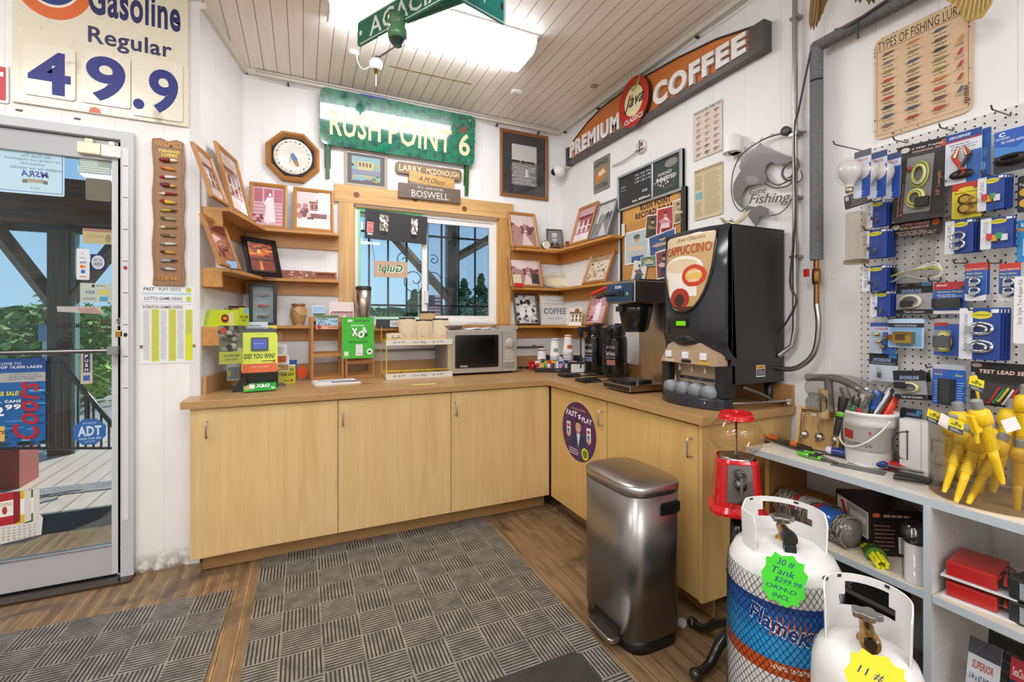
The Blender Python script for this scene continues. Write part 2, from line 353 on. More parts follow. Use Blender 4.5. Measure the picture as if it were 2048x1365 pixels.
def S(o): o['kind'] = 'structure'; return o
def top(m, name, label, cat, loc=(0, 0, 0), rz=0, group=None, rx=0, ry=0, bevel=0):
    o = m.build(name, None, None, bevel); o.location = loc; o.rotation_euler = (rx, ry, rz); return props(o, label, cat, group)
def dup(o, parent=None):
    c = o.copy(); C.objects.link(c)
    if parent: c.parent = parent
    for ch in [k for k in KIDS.get(o.name, [])]: dup(ch, c)
    return c
KIDS = {}
def reg(root):
    for ch in bpy.data.objects:
        if ch.parent: KIDS.setdefault(ch.parent.name, [])
    KIDS.clear()
    for ch in bpy.data.objects:
        if ch.parent: KIDS.setdefault(ch.parent.name, []).append(ch)
def copyof(root, loc, rz, label, group=None, rx=None, ry=None):
    c = dup(root); c.location = loc; e = root.rotation_euler; c.rotation_euler = (e[0] if rx is None else rx, e[1] if ry is None else ry, rz)
    return props(c, label, root['category'], group)
def rrect(x0, x1, y0, y1, r, n=5):
    out_ = []
    for cx, cy, a in ((x1-r, y1-r, 0), (x0+r, y1-r, PI/2), (x0+r, y0+r, PI), (x1-r, y0+r, 1.5*PI)):
        for i in range(n+1): t = a+PI/2*i/n; out_.append((cx+r*math.cos(t), cy+r*math.sin(t)))
    return out_
class Pan:
    """a thing fixed flat on a wall, given by its left/right pixel columns and the rows of its top and bottom at mid width"""
    def __init__(s, wall, name, label, cat, xl, xr, yt, yb, d=.002, th=.004, group=None, tilt=0):
        u0, u1, z0, z1 = wall.box(xl, xr, yt, yb, d+th); s.W, s.H = u1-u0, z1-z0; s.uc = (u0+u1)/2; s.z0 = z0
        s.wall, s.d, s.th = wall, d, th
        s.root = T(name, label, cat, wall.loc(s.uc, z0, d), wall.rz, group, 0, tilt)
    def art(s, mat='print', extra=0): return Art(s.W, s.H, -s.th-extra, mat, s.wall, s.d+s.th, s.uc, s.z0)
    def board(s, name, col, mat='satin', r=0, bevel=0):
        m = MB()
        if r: m.prism(rrect(-s.W/2, s.W/2, 0, s.H, r), -s.th, 0, mat, col)
        else: m.box(-s.W/2, s.W/2, -s.th, 0, 0, s.H, mat, col)
        return m.build(name, s.root, bevel=bevel)
# little pictures
def pic(a, style, x0=0, y0=0, x1=1, y1=1, seed=1):
    q = random.Random(seed); X = lambda t: x0+(x1-x0)*t; Y = lambda t: y0+(y1-y0)*t
    pal = {'sepia': ('e9d3cf', 'b98a84', '7c4a48', 'f7ece8'), 'bw': ('d9d7d2', '8c8a86', '2e2d2c', 'f4f3f0'), 'pink': ('e3b9c4', 'c2707c', '8a2c3c', 'fbeff0'), 'warm': ('e6d5ba', 'a98c68', '5a4530', 'f6efe2'), 'brick': ('c9806a', '8d4033', '592620', 'ebc4b2'), 'colour': ('9cc4e4', '5f7f45', '33402a', 'f3f0e6')}[style.split('_')[0]]
    L_, Mi, D, Hi = pal; k = style.split('_')[1]
    a.r(X(0), Y(0), X(1), Y(1), L_)
    if k == 'town':
        a.r(X(0), Y(.72), X(1), Y(1), Hi); a.r(X(.38), Y(.30), X(.9), Y(.72), Mi); a.r(X(.36), Y(.26), X(.92), Y(.31), D); a.e(X(.64), Y(.26), (x1-x0)*.09, (y1-y0)*.07, Mi)
        for i in range(4): a.r(X(.42+i*.12), Y(.35), X(.49+i*.12), Y(.47), D)
        a.r(X(.36), Y(.52), X(.92), Y(.58), Hi); a.r(X(.42), Y(.6), X(.88), Y(.72), D)
        for i in range(9): a.e(X(.02+.3*q.random()), Y(.4+.3*q.random()), (x1-x0)*.08, (y1-y0)*.08, D if i % 2 else Mi, 9)
        a.r(X(.3), Y(.7), X(.5), Y(.76), D)
    elif k == 'lady':
        for i in range(3): a.r(X(.03+.33*i), Y(.05), X(.3+.33*i), Y(.4), Mi)
        for i in range(6): a.r(X(0), Y(.45+i*.09), X(1), Y(.47+i*.09), Mi)
        a.e(X(.55), Y(.18), (x1-x0)*.07, (y1-y0)*.07, D); a.e(X(.55), Y(.2), (x1-x0)*.05, (y1-y0)*.055, Hi)
        a.poly([(X(.45), Y(.27)), (X(.36), Y(.92)), (X(.74), Y(.92)), (X(.66), Y(.27))], Hi); a.poly([(X(.45), Y(.28)), (X(.34), Y(.45)), (X(.5), Y(.5)), (X(.6), Y(.45))], Hi); a.r(X(.45), Y(.92), X(.52), Y(.97), Hi)
        for i in range(8): a.e(X(q.random()*.35), Y(.75+.2*q.random()), (x1-x0)*.06, (y1-y0)*.03, D, 8)
    elif k == 'sunset':
        a.r(X(0), Y(0), X(1), Y(1), '8a2f0c'); a.r(X(0), Y(.08), X(1), Y(.45), 'd9681b')
        for i in range(16):
            cx, cy = q.random(), .45*q.random(); a.e(X(cx), Y(cy), (x1-x0)*.16, (y1-y0)*.035, q.choice(('f49b2f', '5a1d0a', 'c04a10', '7c2a0c')), 10)
        a.e(X(.42), Y(.3), (x1-x0)*.07, (y1-y0)*.07, 'ffd76a'); a.r(X(0), Y(.55), X(1), Y(.6), '2a0d06'); a.poly([(X(.4), Y(.6)), (X(.34), Y(1)), (X(.52), Y(1)), (X(.46), Y(.6))], 'f08a2a'); a.r(X(0), Y(.93), X(1), Y(1), '3a1208')
    elif k == 'trees':
        a.r(X(0), Y(.55), X(1), Y(1), Mi)
        for i in range(16): a.e(X(q.random()), Y(.36+.2*q.random()), (x1-x0)*.1, (y1-y0)*.1, q.choice((D, Mi)), 9)
        a.poly([(X(.4), Y(1)), (X(.5), Y(.6)), (X(.56), Y(.6)), (X(.9), Y(1))], L_)
    elif k == 'store':
        a.r(X(0), Y(.78), X(1), Y(1), Hi); a.r(X(.05), Y(.28), X(.95), Y(.78), Mi); a.r(X(.02), Y(.22), X(.98), Y(.3), D)
        for i in range(6): a.r(X(.1+i*.145), Y(.38), X(.19+i*.145), Y(.74), D if i % 2 else Hi)
        a.r(X(.05), Y(.55), X(.95), Y(.59), Hi)
    elif k == 'group':
        for i in range(46): a.e(X(.08+.84*q.random()), Y(.3+.6*q.random()), (x1-x0)*.04, (y1-y0)*.045, q.choice((D, Mi, Hi, Mi)), 8)
        a.r(X(0), Y(0), X(1), Y(.22), Mi)
    elif k == 'man':
        a.r(X(0), Y(0), X(1), Y(1), Mi); a.poly([(X(.08), Y(1)), (X(.2), Y(.68)), (X(.42), Y(.6)), (X(.6), Y(.6)), (X(.82), Y(.68)), (X(.95), Y(1))], D); a.poly([(X(.42), Y(.62)), (X(.5), Y(.95)), (X(.6), Y(.62))], Hi)
        a.e(X(.5), Y(.38), (x1-x0)*.19, (y1-y0)*.24, L_); a.poly([(X(.31), Y(.32)), (X(.33), Y(.13)), (X(.67), Y(.13)), (X(.69), Y(.32)), (X(.6), Y(.2)), (X(.4), Y(.2))], Hi); a.r(X(.36), Y(.36), X(.47), Y(.42), D); a.r(X(.53), Y(.36), X(.64), Y(.42), D); a.r(X(.47), Y(.56), X(.54), Y(.95), D)
    elif k == 'horses':
        for i in range(40): a.e(X(q.random()), Y(q.random()), (x1-x0)*.09, (y1-y0)*.05, q.choice((D, Mi, Hi, D)), 8)
        for cx in (.3, .65): a.e(X(cx), Y(.6), (x1-x0)*.14, (y1-y0)*.2, Hi, 14); a.e(X(cx), Y(.25), (x1-x0)*.08, (y1-y0)*.1, D, 10)
    elif k == 'lake':
        a.r(X(0), Y(.42), X(1), Y(1), Mi)
        for i in range(12): a.e(X(q.random()), Y(.42), (x1-x0)*.08, (y1-y0)*.03, D, 9)
        a.lines(X(.0), Y(.5), X(1), Y(1), 18, Hi, .4, seed); a.lines(X(.0), Y(.52), X(1), Y(1.0), 12, D, .25, seed+1); a.r(X(.55), Y(.6), X(.64), Y(.78), Hi)
    return a
def frame(label, loc, rz, W, H, col='b07a3c', fw=.024, dp=.02, style='sepia_town', lean=.16, group=None, mat=0, matcol='f4efe8', seed=1, extra=None, name='picture_frame', wood='woodx', ry=0):
    root = T(name, label, 'picture frame', loc, rz, group, -lean, ry); m = MB()
    for (a, b, c, d) in (((-W/2, 0), (W/2, 0), (W/2-fw, fw), (-W/2+fw, fw)), ((W/2, 0), (W/2, H), (W/2-fw, H-fw), (W/2-fw, fw)), ((W/2, H), (-W/2, H), (-W/2+fw, H-fw), (W/2-fw, H-fw)), ((-W/2, H), (-W/2, 0), (-W/2+fw, fw), (-W/2+fw, H-fw))):
        o_ = [a, b]; i_ = [c, d]; mid = [(c[0]*.45+b[0]*.55, c[1]*.45+b[1]*.55), (d[0]*.45+a[0]*.55, d[1]*.45+a[1]*.55)]
        v = [(a[0], 0, a[1]), (b[0], 0, b[1]), (b[0], -dp*.8, b[1]), (a[0], -dp*.8, a[1]), (mid[0][0], -dp, mid[0][1]), (mid[1][0], -dp, mid[1][1]), (c[0], -dp*.55, c[1]), (d[0], -dp*.55, d[1]), (c[0], 0, c[1]), (d[0], 0, d[1])]
        m.add(v, [(0, 1, 2, 3), (3, 2, 4, 5), (5, 4, 6, 7), (7, 6, 8, 9)], wood, col)
    m.build('frame', root)
    MB().box(-W/2+fw*.7, W/2-fw*.7, -.004, -.001, fw*.7, H-fw*.7, 'paper', matcol).build('backing', root)
    iw, ih = W-2*fw-2*mat, H-2*fw-2*mat; a = Art(iw, ih, -.0045); a.T = Matrix.Translation((0, 0, fw+mat)); pic(a, style, seed=seed)
    if extra: extra(a)
    a.build('photograph', root)
    MB().box(-W/2+fw, W/2-fw, -dp*.5-.001, -dp*.5, fw, H-fw, 'glass', 'ffffff').build('glass_pane', root)
    return root
def lean_frame(wall, d, bot, topc, z0, label, dt=.03, **k):
    """frame leaning on a shelf: bot = (left px, right px, row) of its foot d from the wall, topc = pixel of the middle of its top edge dt from the wall"""
    u0, u1 = wall.hit(bot[0], bot[2], d)[0], wall.hit(bot[1], bot[2], d)[0]; q_ = wall.loc((u0+u1)/2, 0, dt); zt = EYE+(CY-topc[1])*(q_.x*SN+q_.y*CS)/FL
    return frame(label, wall.loc((u0+u1)/2, z0, d), wall.rz, abs(u1-u0), math.hypot(zt-z0, d-dt), lean=math.atan2(d-dt, zt-z0), **k)
_M0 = M_
def M_(kind):
    if kind in MATS or kind != 'powder': return _M0(kind)
    m = _M0('powder'); n = m.node_tree; b = [x for x in n.nodes if x.type == 'BSDF_PRINCIPLED'][0]; b.inputs['Roughness'].default_value = .36
    no = noise(n, 500, (1, 1, 1), 2); bp = N(n, 'ShaderNodeBump', i_Strength=.15, i_Distance=.001); n.links.new(no.outputs[0], bp.inputs['Height']); n.links.new(bp.outputs[0], b.inputs['Normal']); return m
# room shell
def wallobj(name, wall, parts, col='f3f2f1', mat='wall'):
    m = MB()
    for p in parts: m.box(*p, mat, col)
    o = m.build(name); o.location = (wall.o.x, wall.o.y, 0); o.rotation_euler = (0, 0, wall.rz); return S(o)
WX0, WX1, WZ0, WZ1 = .340, 1.525, 1.285, 2.19
S(MB().box(-3.2, 2.3, -3.6, 3.75, -.08, 0, 'floor').build('floor'))
S(MB().box(-3.2, 2.3, -3.6, 3.8, Zc, Zc+.08, 'boards', 'f9f3ea').build('ceiling'))
wallobj('wall_back', WB, [(-.6, WX0, 0, .13, 0, Zc), (WX1, Xr+.13, 0, .13, 0, Zc), (WX0, WX1, 0, .13, 0, WZ0), (WX0, WX1, 0, .13, WZ1, Zc)])
wallobj('wall_right', WR, [(-3.62, 3.6, 0, .13, 0, Zc)], 'f0efed')
wallobj('wall_left', WL, [(-.674, 0, 0, .1, 0, Zc)], 'f0efee')
DX1, DX0, DZ = -.795, -1.86, 2.285
wallobj('wall_door', WD, [(DX1, -.512, 0, .13, 0, Zc), (DX0, DX1, 0, .13, DZ, Zc), (-3.2, DX0, 0, .13, 0, Zc)], 'f0eee8', 'walldirty')
wallobj('wall_side', Wall(-3.2, 0, PI/2), [(-3.6, 3.1, 0, .13, 0, Zc)])
wallobj('wall_rear', Wall(0, -3.6, PI), [(-2.3, 3.2, 0, .13, 0, Zc)])
m = MB().box(-.36, Xr, -.035, 0, Zc-.035, Zc, 'satin', 'ded8cd').box(-.3, Xr-.02, -.05, -.035, Zc-.018, Zc-.006, 'satin', 'd0c9bd'); o = m.build('trim_1'); o.location = (0, Yb, 0); S(o)
m = MB().box(-Yb, 3.4, -.03, 0, Zc-.03, Zc, 'satin', 'd6d0c6'); o = m.build('trim_2'); o.location = (Xr, 0, 0); o.rotation_euler = (0, 0, -PI/2); S(o)
m = MB().box(-.674, 0, -.03, 0, Zc-.035, Zc, 'satin', 'ded8cd'); o = m.build('trim_3'); o.location = (WL.o.x, WL.o.y, 0); o.rotation_euler = (0, 0, WL.rz); S(o)
# cables clipped under the ceiling line
pts = [(x, Yb-.03, Zc-.045-.012*math.sin(i*1.9)**2) for i, x in enumerate([-.3+.2*k for k in range(13)])]
m = MB().tube(pts, .0035, 5, 'satin', 'b9b2a6', sub=3)
for p in pts[1::2]: m.box(p[0]-.006, p[0]+.006, p[1]-.006, p[1]+.02, p[2]-.012, p[2]+.008, 'satin', '2a2826')
top(m, 'ceiling_cable', 'thin grey cable pinned with black clips along the back wall under the ceiling', 'cable')
pts = [(Xr-.03, 3.5-.25*k, Zc-.05-.01*(k % 2)) for k in range(12)]
m = MB().tube(pts, .003, 5, 'satin', 'aaa398', sub=3)
for p in pts[::2]: m.box(p[0]-.004, p[0]+.02, p[1]-.006, p[1]+.006, p[2]-.01, p[2]+.008, 'satin', '2a2826')
top(m, 'ceiling_cable', 'thin grey cable running above the coffee sign along the right wall', 'cable')
# window
root = S(bpy.data.objects.new('window_1', None)); C.objects.link(root); root.location = (0, Yb, 0)
def vinyl(m, x0, x1, z0, z1, y0, y1, t=.045, col='eceae6'):
    m.box(x0, x1, y0, y1, z0, z0+t, 'satin', col).box(x0, x1, y0, y1, z1-t, z1, 'satin', col).box(x0, x0+t, y0, y1, z0+t, z1-t, 'satin', col).box(x1-t, x1, y0, y1, z0+t, z1-t, 'satin', col)
m = MB(); vinyl(m, WX0, WX1, WZ0, WZ1, .02, .11, .035); m.build('window_frame', root)
m = MB(); vinyl(m, WX0+.03, .93, WZ0+.035, WZ1-.035, .06, .085, .03, 'b9dccb'); m.build('sash', root)
m = MB(); vinyl(m, .87, WX1-.035, WZ0+.035, WZ1-.035, .03, .055, .04); m.build('sash', root)
MB().box(WX0+.06, .90, .07, .074, WZ0+.06, WZ1-.06, 'glass', 'eef6f4').build('glass_pane', root)
m = MB().box(.91, WX1-.075, .04, .044, WZ0+.07, WZ1-.07, 'glass', 'dde4e6').build('glass_pane', root, 'pane behind the grey insect screen')
m = MB().box(.885, .915, .01, .03, 1.46, 1.56, 'satin', 'dcdad6'); m.build('latch', root)
K = 'e2b878'
m = MB(); m.box(.204, 1.655, -.022, 0, WZ1+.01, WZ1+.142, 'woodx', K)
for cx in (.36, .80, 1.21): m.lathe([(.001, 0), (.022, -.0004)], 14, 'satin', '7a3f1c', (cx, -.0224, WZ1+.075+.02*math.sin(cx*9)), axis='y', sy=1, caps=False)
m.build('window_trim_top', root)
MB().box(.235, WX0, -.02, 0, WZ0-.09, WZ1+.01, 'woodz', K).build('window_trim_side', root)
MB().box(WX1, 1.628, -.02, 0, WZ0-.09, WZ1+.01, 'woodz', 'dcab64').build('window_trim_side', root)
MB().box(WX0, WX1, -.018, .02, WZ0-.05, WZ0, 'woodx', 'cf9a58').box(WX0, WX0+.012, 0, .03, WZ0, WZ1, 'woodz', K).box(WX1-.012, WX1, 0, .03, WZ0, WZ1, 'woodz', K).box(WX0, WX1, 0, .03, WZ1-.012, WZ1, 'woodx', K).build('window_sill', root)
# green glow tape along the upper left of the frame
MB().box(WX0+.035, .87, .015, .02, WZ1-.03, WZ1-.014, 'satin', '63c98a').box(WX0+.035, WX0+.05, .015, .02, 1.45, WZ1-.03, 'satin', '8fd6ac').build('green_strip', root)
# iron grille outside the window
G = Yb+.22
root = T('window_grille', 'black iron bars with scrolls outside the window', 'window bars', (1.0, G, 0))
m = MB()
for x in (738, 776, 813, 883, 917, 950):
    X = onY(x, 520, G).x-1.0; m.box(X-.007, X+.007, -.007, .007, 1.1, 2.45, 'satin', '1d1f20')
m.build('upright_bars', root); m = MB()
for yy in (612, 472): z = onY(850, yy, G).z; m.box(-.75, .65, -.008, .008, z-.008, z+.008, 'satin', '1d1f20')
m.build('cross_bars', root)
def spiral(m, cx, cz, r0, tn, s=1, a0=0):
    pts = [(cx+s*(r0*(1-t/34))*math.cos(a0+t*tn/30*2*PI), .01, cz+(r0*(1-t/34))*math.sin(a0+t*tn/30*2*PI)) for t in range(31)]; m.tube(pts, .004, 5, 'satin', '1d1f20')
for (x, y, r, s, a) in ((808, 520, .05, 1, 1.2), (842, 535, .045, -1, 2), (865, 560, .06, 1, 0), (830, 560, .09, -1, 4), (868, 520, .035, -1, 1)):
    p = onY(x, y, G); spm = MB(); spiral(spm, p.x-1, p.z, r*1.3, 1.3, s, a); spm.build('scroll', root)
# door
root = S(bpy.data.objects.new('door_1', None)); C.objects.link(root); root.location = (0, Yd, 0)
AL = 'b5b7ba'
m = MB().box(DX1-.055, DX1, -.03, .13, 0, DZ, 'satin', 'c3c4c6').box(DX1-.075, DX1-.05, .0, .1, 0, DZ, 'satin', '9c9ea2').box(DX0, DX1-.05, -.03, .13, DZ-.045, DZ, 'satin', 'c3c4c6').box(DX0, DX0+.05, -.03, .13, 0, DZ, 'metal', AL); m.build('door_frame', root, bevel=.003)
gx1 = onY(226, 700, Yd+.02).x
m = MB().box(gx1, DX1-.055, 0, .045, .02, DZ-.05, 'satin', 'c9cacc').box(DX0+.05, DX0+.12, 0, .045, .02, DZ-.05, 'metal', AL); m.build('door_stile', root, bevel=.002)
MB().box(DX0+.12, gx1, 0, .045, .02, .168, 'satin', 'b4b4b6').box(DX0+.12, gx1, -.008, .0, .168, .178, 'metal', 'dcdee0').build('bottom_rail', root, bevel=.002)
MB().box(DX0+.12, gx1, 0, .045, 2.135, DZ-.05, 'satin', 'b0b1b3').build('top_rail', root, bevel=.002)
MB().box(DX0+.12, gx1, .018, .024, .17, 2.136, 'glass', 'e6eeee').build('glass_pane', root)
zb = onY(120, 704, Yd-.06).z
m = MB().tube([(DX0+.1, -.06, zb), (gx1+.03, -.06, zb)], .011, 10, 'metal', '8d8a88').box(gx1+.005, gx1+.04, -.075, 0, zb-.02, zb+.02, 'metal', 'a3a4a6'); m.build('push_bar', root)
MB().box(DX0, DX1, -.09, .13, 0, .012, 'metal', '6f6459').build('threshold', root)
for xl, xr, yt, yb, c in ((155, 202, 286, 308, 'efe6c8'), (203, 245, 292, 315, 'ece7dc')):
    u0, u1, z0, z1 = WD.box(xl, xr, yt, yb, .02); MB().box(u0, u1, -.03, -.001, z0, z1, 'satin', c).box(u0+.03, u1-.03, -.03, -.001, z1, z1+.02, 'satin', c).build('contact_sensor', root, bevel=.003)
MB().box(*[DX1-.045, DX1-.02, -.034, -.03, .3, 2.2], 'satin', 'd9d9d6').build('strike_strip', root)
a = Art(.02, 1.8, -.0345); a.T = Matrix.Translation((DX1-.0325, 0, .4))
for i in range(8): a.r(0, .05+i*.09, 1, .052+i*.09, '333333')
a.e(.5, .34, .42, .006, 'b02a2a'); a.e(.5, .53, .42, .006, '222222'); a.build('door_marks', root)
u0, u1, z0, z1 = WD.box(228, 245, 637, 678, .04)
t_ = T('padlock', 'brass and steel key lock hanging on the door stile at hand height', 'padlock', WD.loc((u0+u1)/2, z0, .0), 0)
MB().lathe([(.016, 0), (.016, -.012)], 16, 'metal', '77736c', (0, 0, z1-z0-.012), axis='y').build('cylinder_guard', t_)
MB().box(-.016, .016, -.03, -.006, .008, .042, 'metal', 'b98d3e').build('lock_body', t_, bevel=.004)
MB().tube([(-.01, -.018, .042), (-.01, -.018, .06), (0, -.018, .07), (.01, -.018, .06), (.01, -.018, .042)], .003, 6, 'chrome', 'cccccc', sub=3).build('shackle', t_)
# things seen outside the door
S(MB().box(-6, 3.2, 3.1, 7.6, -.12, -.05, 'deck').build('floor_porch'))
S(MB().box(-300, 300, 3.2, 400, -1.15, -1.1, 'ground', 'a9a59f').build('ground_lot'))
g = MB().box(-300, 300, 26, 400, -1.098, -1.06, 'ground', '7fa04a').build('lawn'); props(g, 'green grass field beyond the parking lot', 'grass'); g['kind'] = 'stuff'
S(MB().box(-300, 300, 19, 22, -1.1, -1.085, 'ground', '8d9096').build('road'))
def porch_post(px_, Y, wpx, y0, label):
    p = onY(px_, 640, Y); t = T('porch_post', label, 'post', (p.x, Y, -.05), 0, 'porch posts')
    MB().box(-wpx, wpx, -wpx, wpx, 0, y0, 'woodz', '2e3b3c').box(wpx, wpx+.035, -.05, .06, 0, y0, 'satin', '6f8c86').build('post_timber', t); return t, p
t, p = porch_post(124, 6.2, .085, onY(120, 448, 6.2).z-.03, 'dark timber porch post seen through the glass door')
for s, (a, b) in ((0, ((-30, 430), (112, 610))), (1, ((240, 480), (140, 600)))):
    A = onY(*a, 6.2)-t.location; B = onY(*b, 6.2)-t.location; MB().tube([tuple(A), tuple(B)], .075, 4, 'woodx', '33403f').build('brace', t)
t, p = porch_post(902, 5.6, .06, 2.6, 'grey timber porch post seen through the window screen')
for a, b in (((770, 455), (900, 600)), ((985, 475), (905, 520))):
    A = onY(*a, 5.6)-t.location; B = onY(*b, 5.6)-t.location; MB().tube([tuple(A), tuple(B)], .055, 4, 'woodx', '5b605a').build('brace', t)
zb_ = onY(120, 448, 6.2).z; S(MB().box(-6, 0.2, 6.10, 6.3, zb_, zb_+.45, 'woodx', '35282a').box(-6, .2, 6.3, 6.34, zb_-.08, zb_+.1, 'satin', '31433f').build('beam_porch'))
S(MB().box(-6, 3.3, 3.77, 6.0, 2.98, 3.05, 'boards', '34465a').build('ceiling_porch'))  # porch ceiling, extended unseen above the window to keep sun out of the room
# stair railing
Y_ = 5.0
root = T('stair_railing', 'black metal stair railing running down past the porch post', 'railing', (-1.2, Y_, -.05))
def rl(a): q = onY(*a, Y_); return (q.x+1.2, 0, q.z+.05)
MB().tube([rl((-40, 735)), rl((95, 727)), rl((120, 724)), rl((235, 862))], .02, 6, 'satin', '3b3d40').build('handrail', root)
for i in range(17):
    x = -30+i*15.5; yt = 727 if x < 120 else 724+(x-120)*1.2; MB().tube([rl((x, yt)), rl((x, 897))], .009, 5, 'satin', '44474a').build('baluster', root)
MB().tube([rl((-40, 897)), rl((235, 897))], .012, 6, 'satin', '44474a').build('bottom_rail', root)
def flatmat(name, label, pts, z, mat, col, th=.012):
    cx = sum(p.x for p in pts)/len(pts); cy = sum(p.y for p in pts)/len(pts); m = MB(); m.extz([(p.x-cx, p.y-cy) for p in pts], 0, th, mat, col); return top(m, name, label, 'mat', (cx, cy, z))
flatmat('door_mat', 'dark ribbed door mat on the porch boards outside the glass door', [Vector((-2.6, 3.15, 0)), Vector((-.6, 3.15, 0)), Vector((-.6, 4.25, 0)), Vector((-2.1, 4.25, 0)), Vector((-2.6, 4.0, 0))], -.05, 'carpet', '5d524a')
flatmat('rubber_strip', 'grey anti slip strip across the porch boards by the railing', [Vector((-3.6, 4.72, 0)), Vector((-1, 4.72, 0)), Vector((-1, 4.95, 0)), Vector((-3.6, 4.95, 0))], -.05, 'carpet', 'b9b0b2', .008)
p = onY(20, 905, 5.2); top(MB().box(-.3, .12, -.15, .15, 0, .42, 'satin', '9e4238'), 'planter_box', 'red painted box on the porch behind the beer poster', 'box', (p.x, 5.2, -.05))
# greenery
def leafcloud(m, n, c, r, col, col2, size, seed, shape='ell'):
    q = random.Random(seed)
    for i in range(n):
        if shape == 'ell':
            while True:
                v = Vector((q.uniform(-1, 1), q.uniform(-1, 1), q.uniform(-1, 1)))
                if .35 < v.length < 1: break
            k = 1+.22*math.sin(7*v.x+seed)*math.cos(6*v.z); pnt = Vector((c[0]+v.x*r[0]*k, c[1]+v.y*r[1]*k, c[2]+v.z*r[2]*k))
        else:
            h = q.random(); rad = r[0]*(1-h)*(.75+.35*math.sin(h*48)); a = q.uniform(0, 2*PI); rr_ = rad*math.sqrt(q.random()); pnt = Vector((c[0]+rr_*math.cos(a), c[1]+rr_*math.sin(a), c[2]+h*r[2]))
        d1 = Vector((q.uniform(-1, 1), q.uniform(-1, 1), q.uniform(-.6, .6))).normalized()*size; d2 = Vector((q.uniform(-1, 1), q.uniform(-1, 1), q.uniform(-1, 1))).normalized()*size*.6
        m.add([pnt-d1, pnt+d2, pnt+d1, pnt-d2], [(0, 1, 2, 3)], 'leaf', col if q.random() < .6 else col2)
def bush(px_, py_, Y, w_, h_, label, cat='bush', col='7da24a', col2='4d6f2b', n=1500, name='bush', group=None, size=None):
    p = onY(px_, py_, Y); t = T(name, label, cat, (p.x, Y, -1.1), 0, group); H = p.z+1.1
    m = MB(); leafcloud(m, n, (0, 0, H-h_/2), (w_/2, w_/2.5, h_/2), col, col2, size or w_*.035, int(px_)+3)
    m.build('foliage', t); MB().lathe([(w_*.03, 0), (w_*.02, max(.2, H-h_/2))], 8, 'matte', '4a3b2a').build('trunk', t); return t
bush(66, 598, 17, 4.6, 3.2, 'light green bushy tree left of the porch post through the door', 'tree', n=2600, name='tree', col='93b45c', col2='5f8436')
bush(190, 600, 22.5, 3.6, 3.0, 'light green bushy tree right of the porch post through the door', 'tree', n=2200, name='tree', col='9dbb5d', col2='6f9440')
bush(20, 690, 24, 6, 1.6, 'low yellow green hedge at the far left edge of the lot', n=1000, col='a3b25a', col2='7f9a48')
bush(178, 722, 6.9, .8, .4, 'spiky green plant behind the stair railing', n=240, col='86b04c', col2='a9c860', size=.07, name='garden_plant', cat='plant')
bush(752, 618, 21, 2.4, 2.2, 'round bright green bush low in the left window pane', n=700, col='93ab57', col2='6f8d42')
bush(792, 622, 25.5, 2.2, 1.8, 'small round bush right of the brighter bush in the left pane', n=600, col='8ba653', col2='668a3f')
def conifer(px_, py_, Y, w_, label):
    p = onY(px_, py_, Y); t = T('conifer', label, 'tree', (p.x, Y, -1.06), 0, 'conifers beyond the window'); H = p.z+1.06
    m = MB(); leafcloud(m, 3600, (0, 0, H*.12), (w_*.75, w_*.75, H*.88), '8aa878', '62805c', w_*.06, int(px_), 'cone'); m.build('foliage', t); MB().lathe([(.16, 0), (.03, H*.9)], 6, 'matte', '3a2e22').build('trunk', t)
conifer(829, 582, 26, 3.0, 'dark pointed conifer seen low in the middle of the left window pane')
conifer(846, 578, 35, 3.6, 'dark conifer just left of the window mullion')
conifer(962, 550, 22, 2.6, 'tallest conifer at the right of the screened pane')
conifer(928, 560, 30, 3.4, 'full conifer between the post and the tallest conifer')
conifer(980, 585, 38, 4, 'lower conifer at the far right edge of the screened pane')
bush(955, 596, 19, 3.4, 2.6, 'grey green leafy tree filling the lower right of the screened pane', 'tree', n=1800, name='tree', col='a3b694', col2='74906a')
def ridge(name, label, x0, x1, ytop, Y, col, seed):
    q = random.Random(seed); A = onY(x0, 640, Y).x; B = onY(x1, 640, Y).x; n = 60; pts = [(A, -1.2)]+[(A+(B-A)*i/n, onY(x0+(x1-x0)*i/n, ytop+q.uniform(-4, 4), Y).z) for i in range(n+1)]+[(B, -1.2)]
    m = MB(); m.prism(pts, 0, 30, 'leaf', col); o = m.build(name); o.location = (0, Y, 0); return S(o)
ridge('tree_line_far', '', -200, 300, 616, 150, '4f6b52', 4); ridge('tree_line_window', '', 640, 1100, 617, 120, '44604a', 5)
p = onY(91, 650, 13); m = MB().box(-.04, .04, -.03, .03, 0, p.z+1.1, 'metal', '9aa0a2').box(-.1, .1, -.04, -.03, p.z+.75, p.z+1.1, 'satin', '5b7f9a'); top(m, 'street_post', 'thin metal post with a small blue plate by the road', 'post', (p.x, 13, -1.1))
p = onY(867, 630, 6.6); t = T('flag', 'small red white and blue flag hanging outside the window', 'flag', (p.x, 6.6, 0)); t.location.z = p.z
a = Art(.2, .34, 0); a.T = Matrix.Translation((.03, 0, -.05)); a.r(0, 0, 1, 1, 'e8e4e0')
for i in range(6): a.r(0, .1+.15*i, 1, .17+.15*i, 'b8434a')
a.r(0, 0, .45, .45, '3a4a78'); a.build('cloth', t); MB().tube([(-.22, .01, -.6), (-.22, .01, .5)], .008, 6, 'satin', 'cfcfcf').build('staff', t)
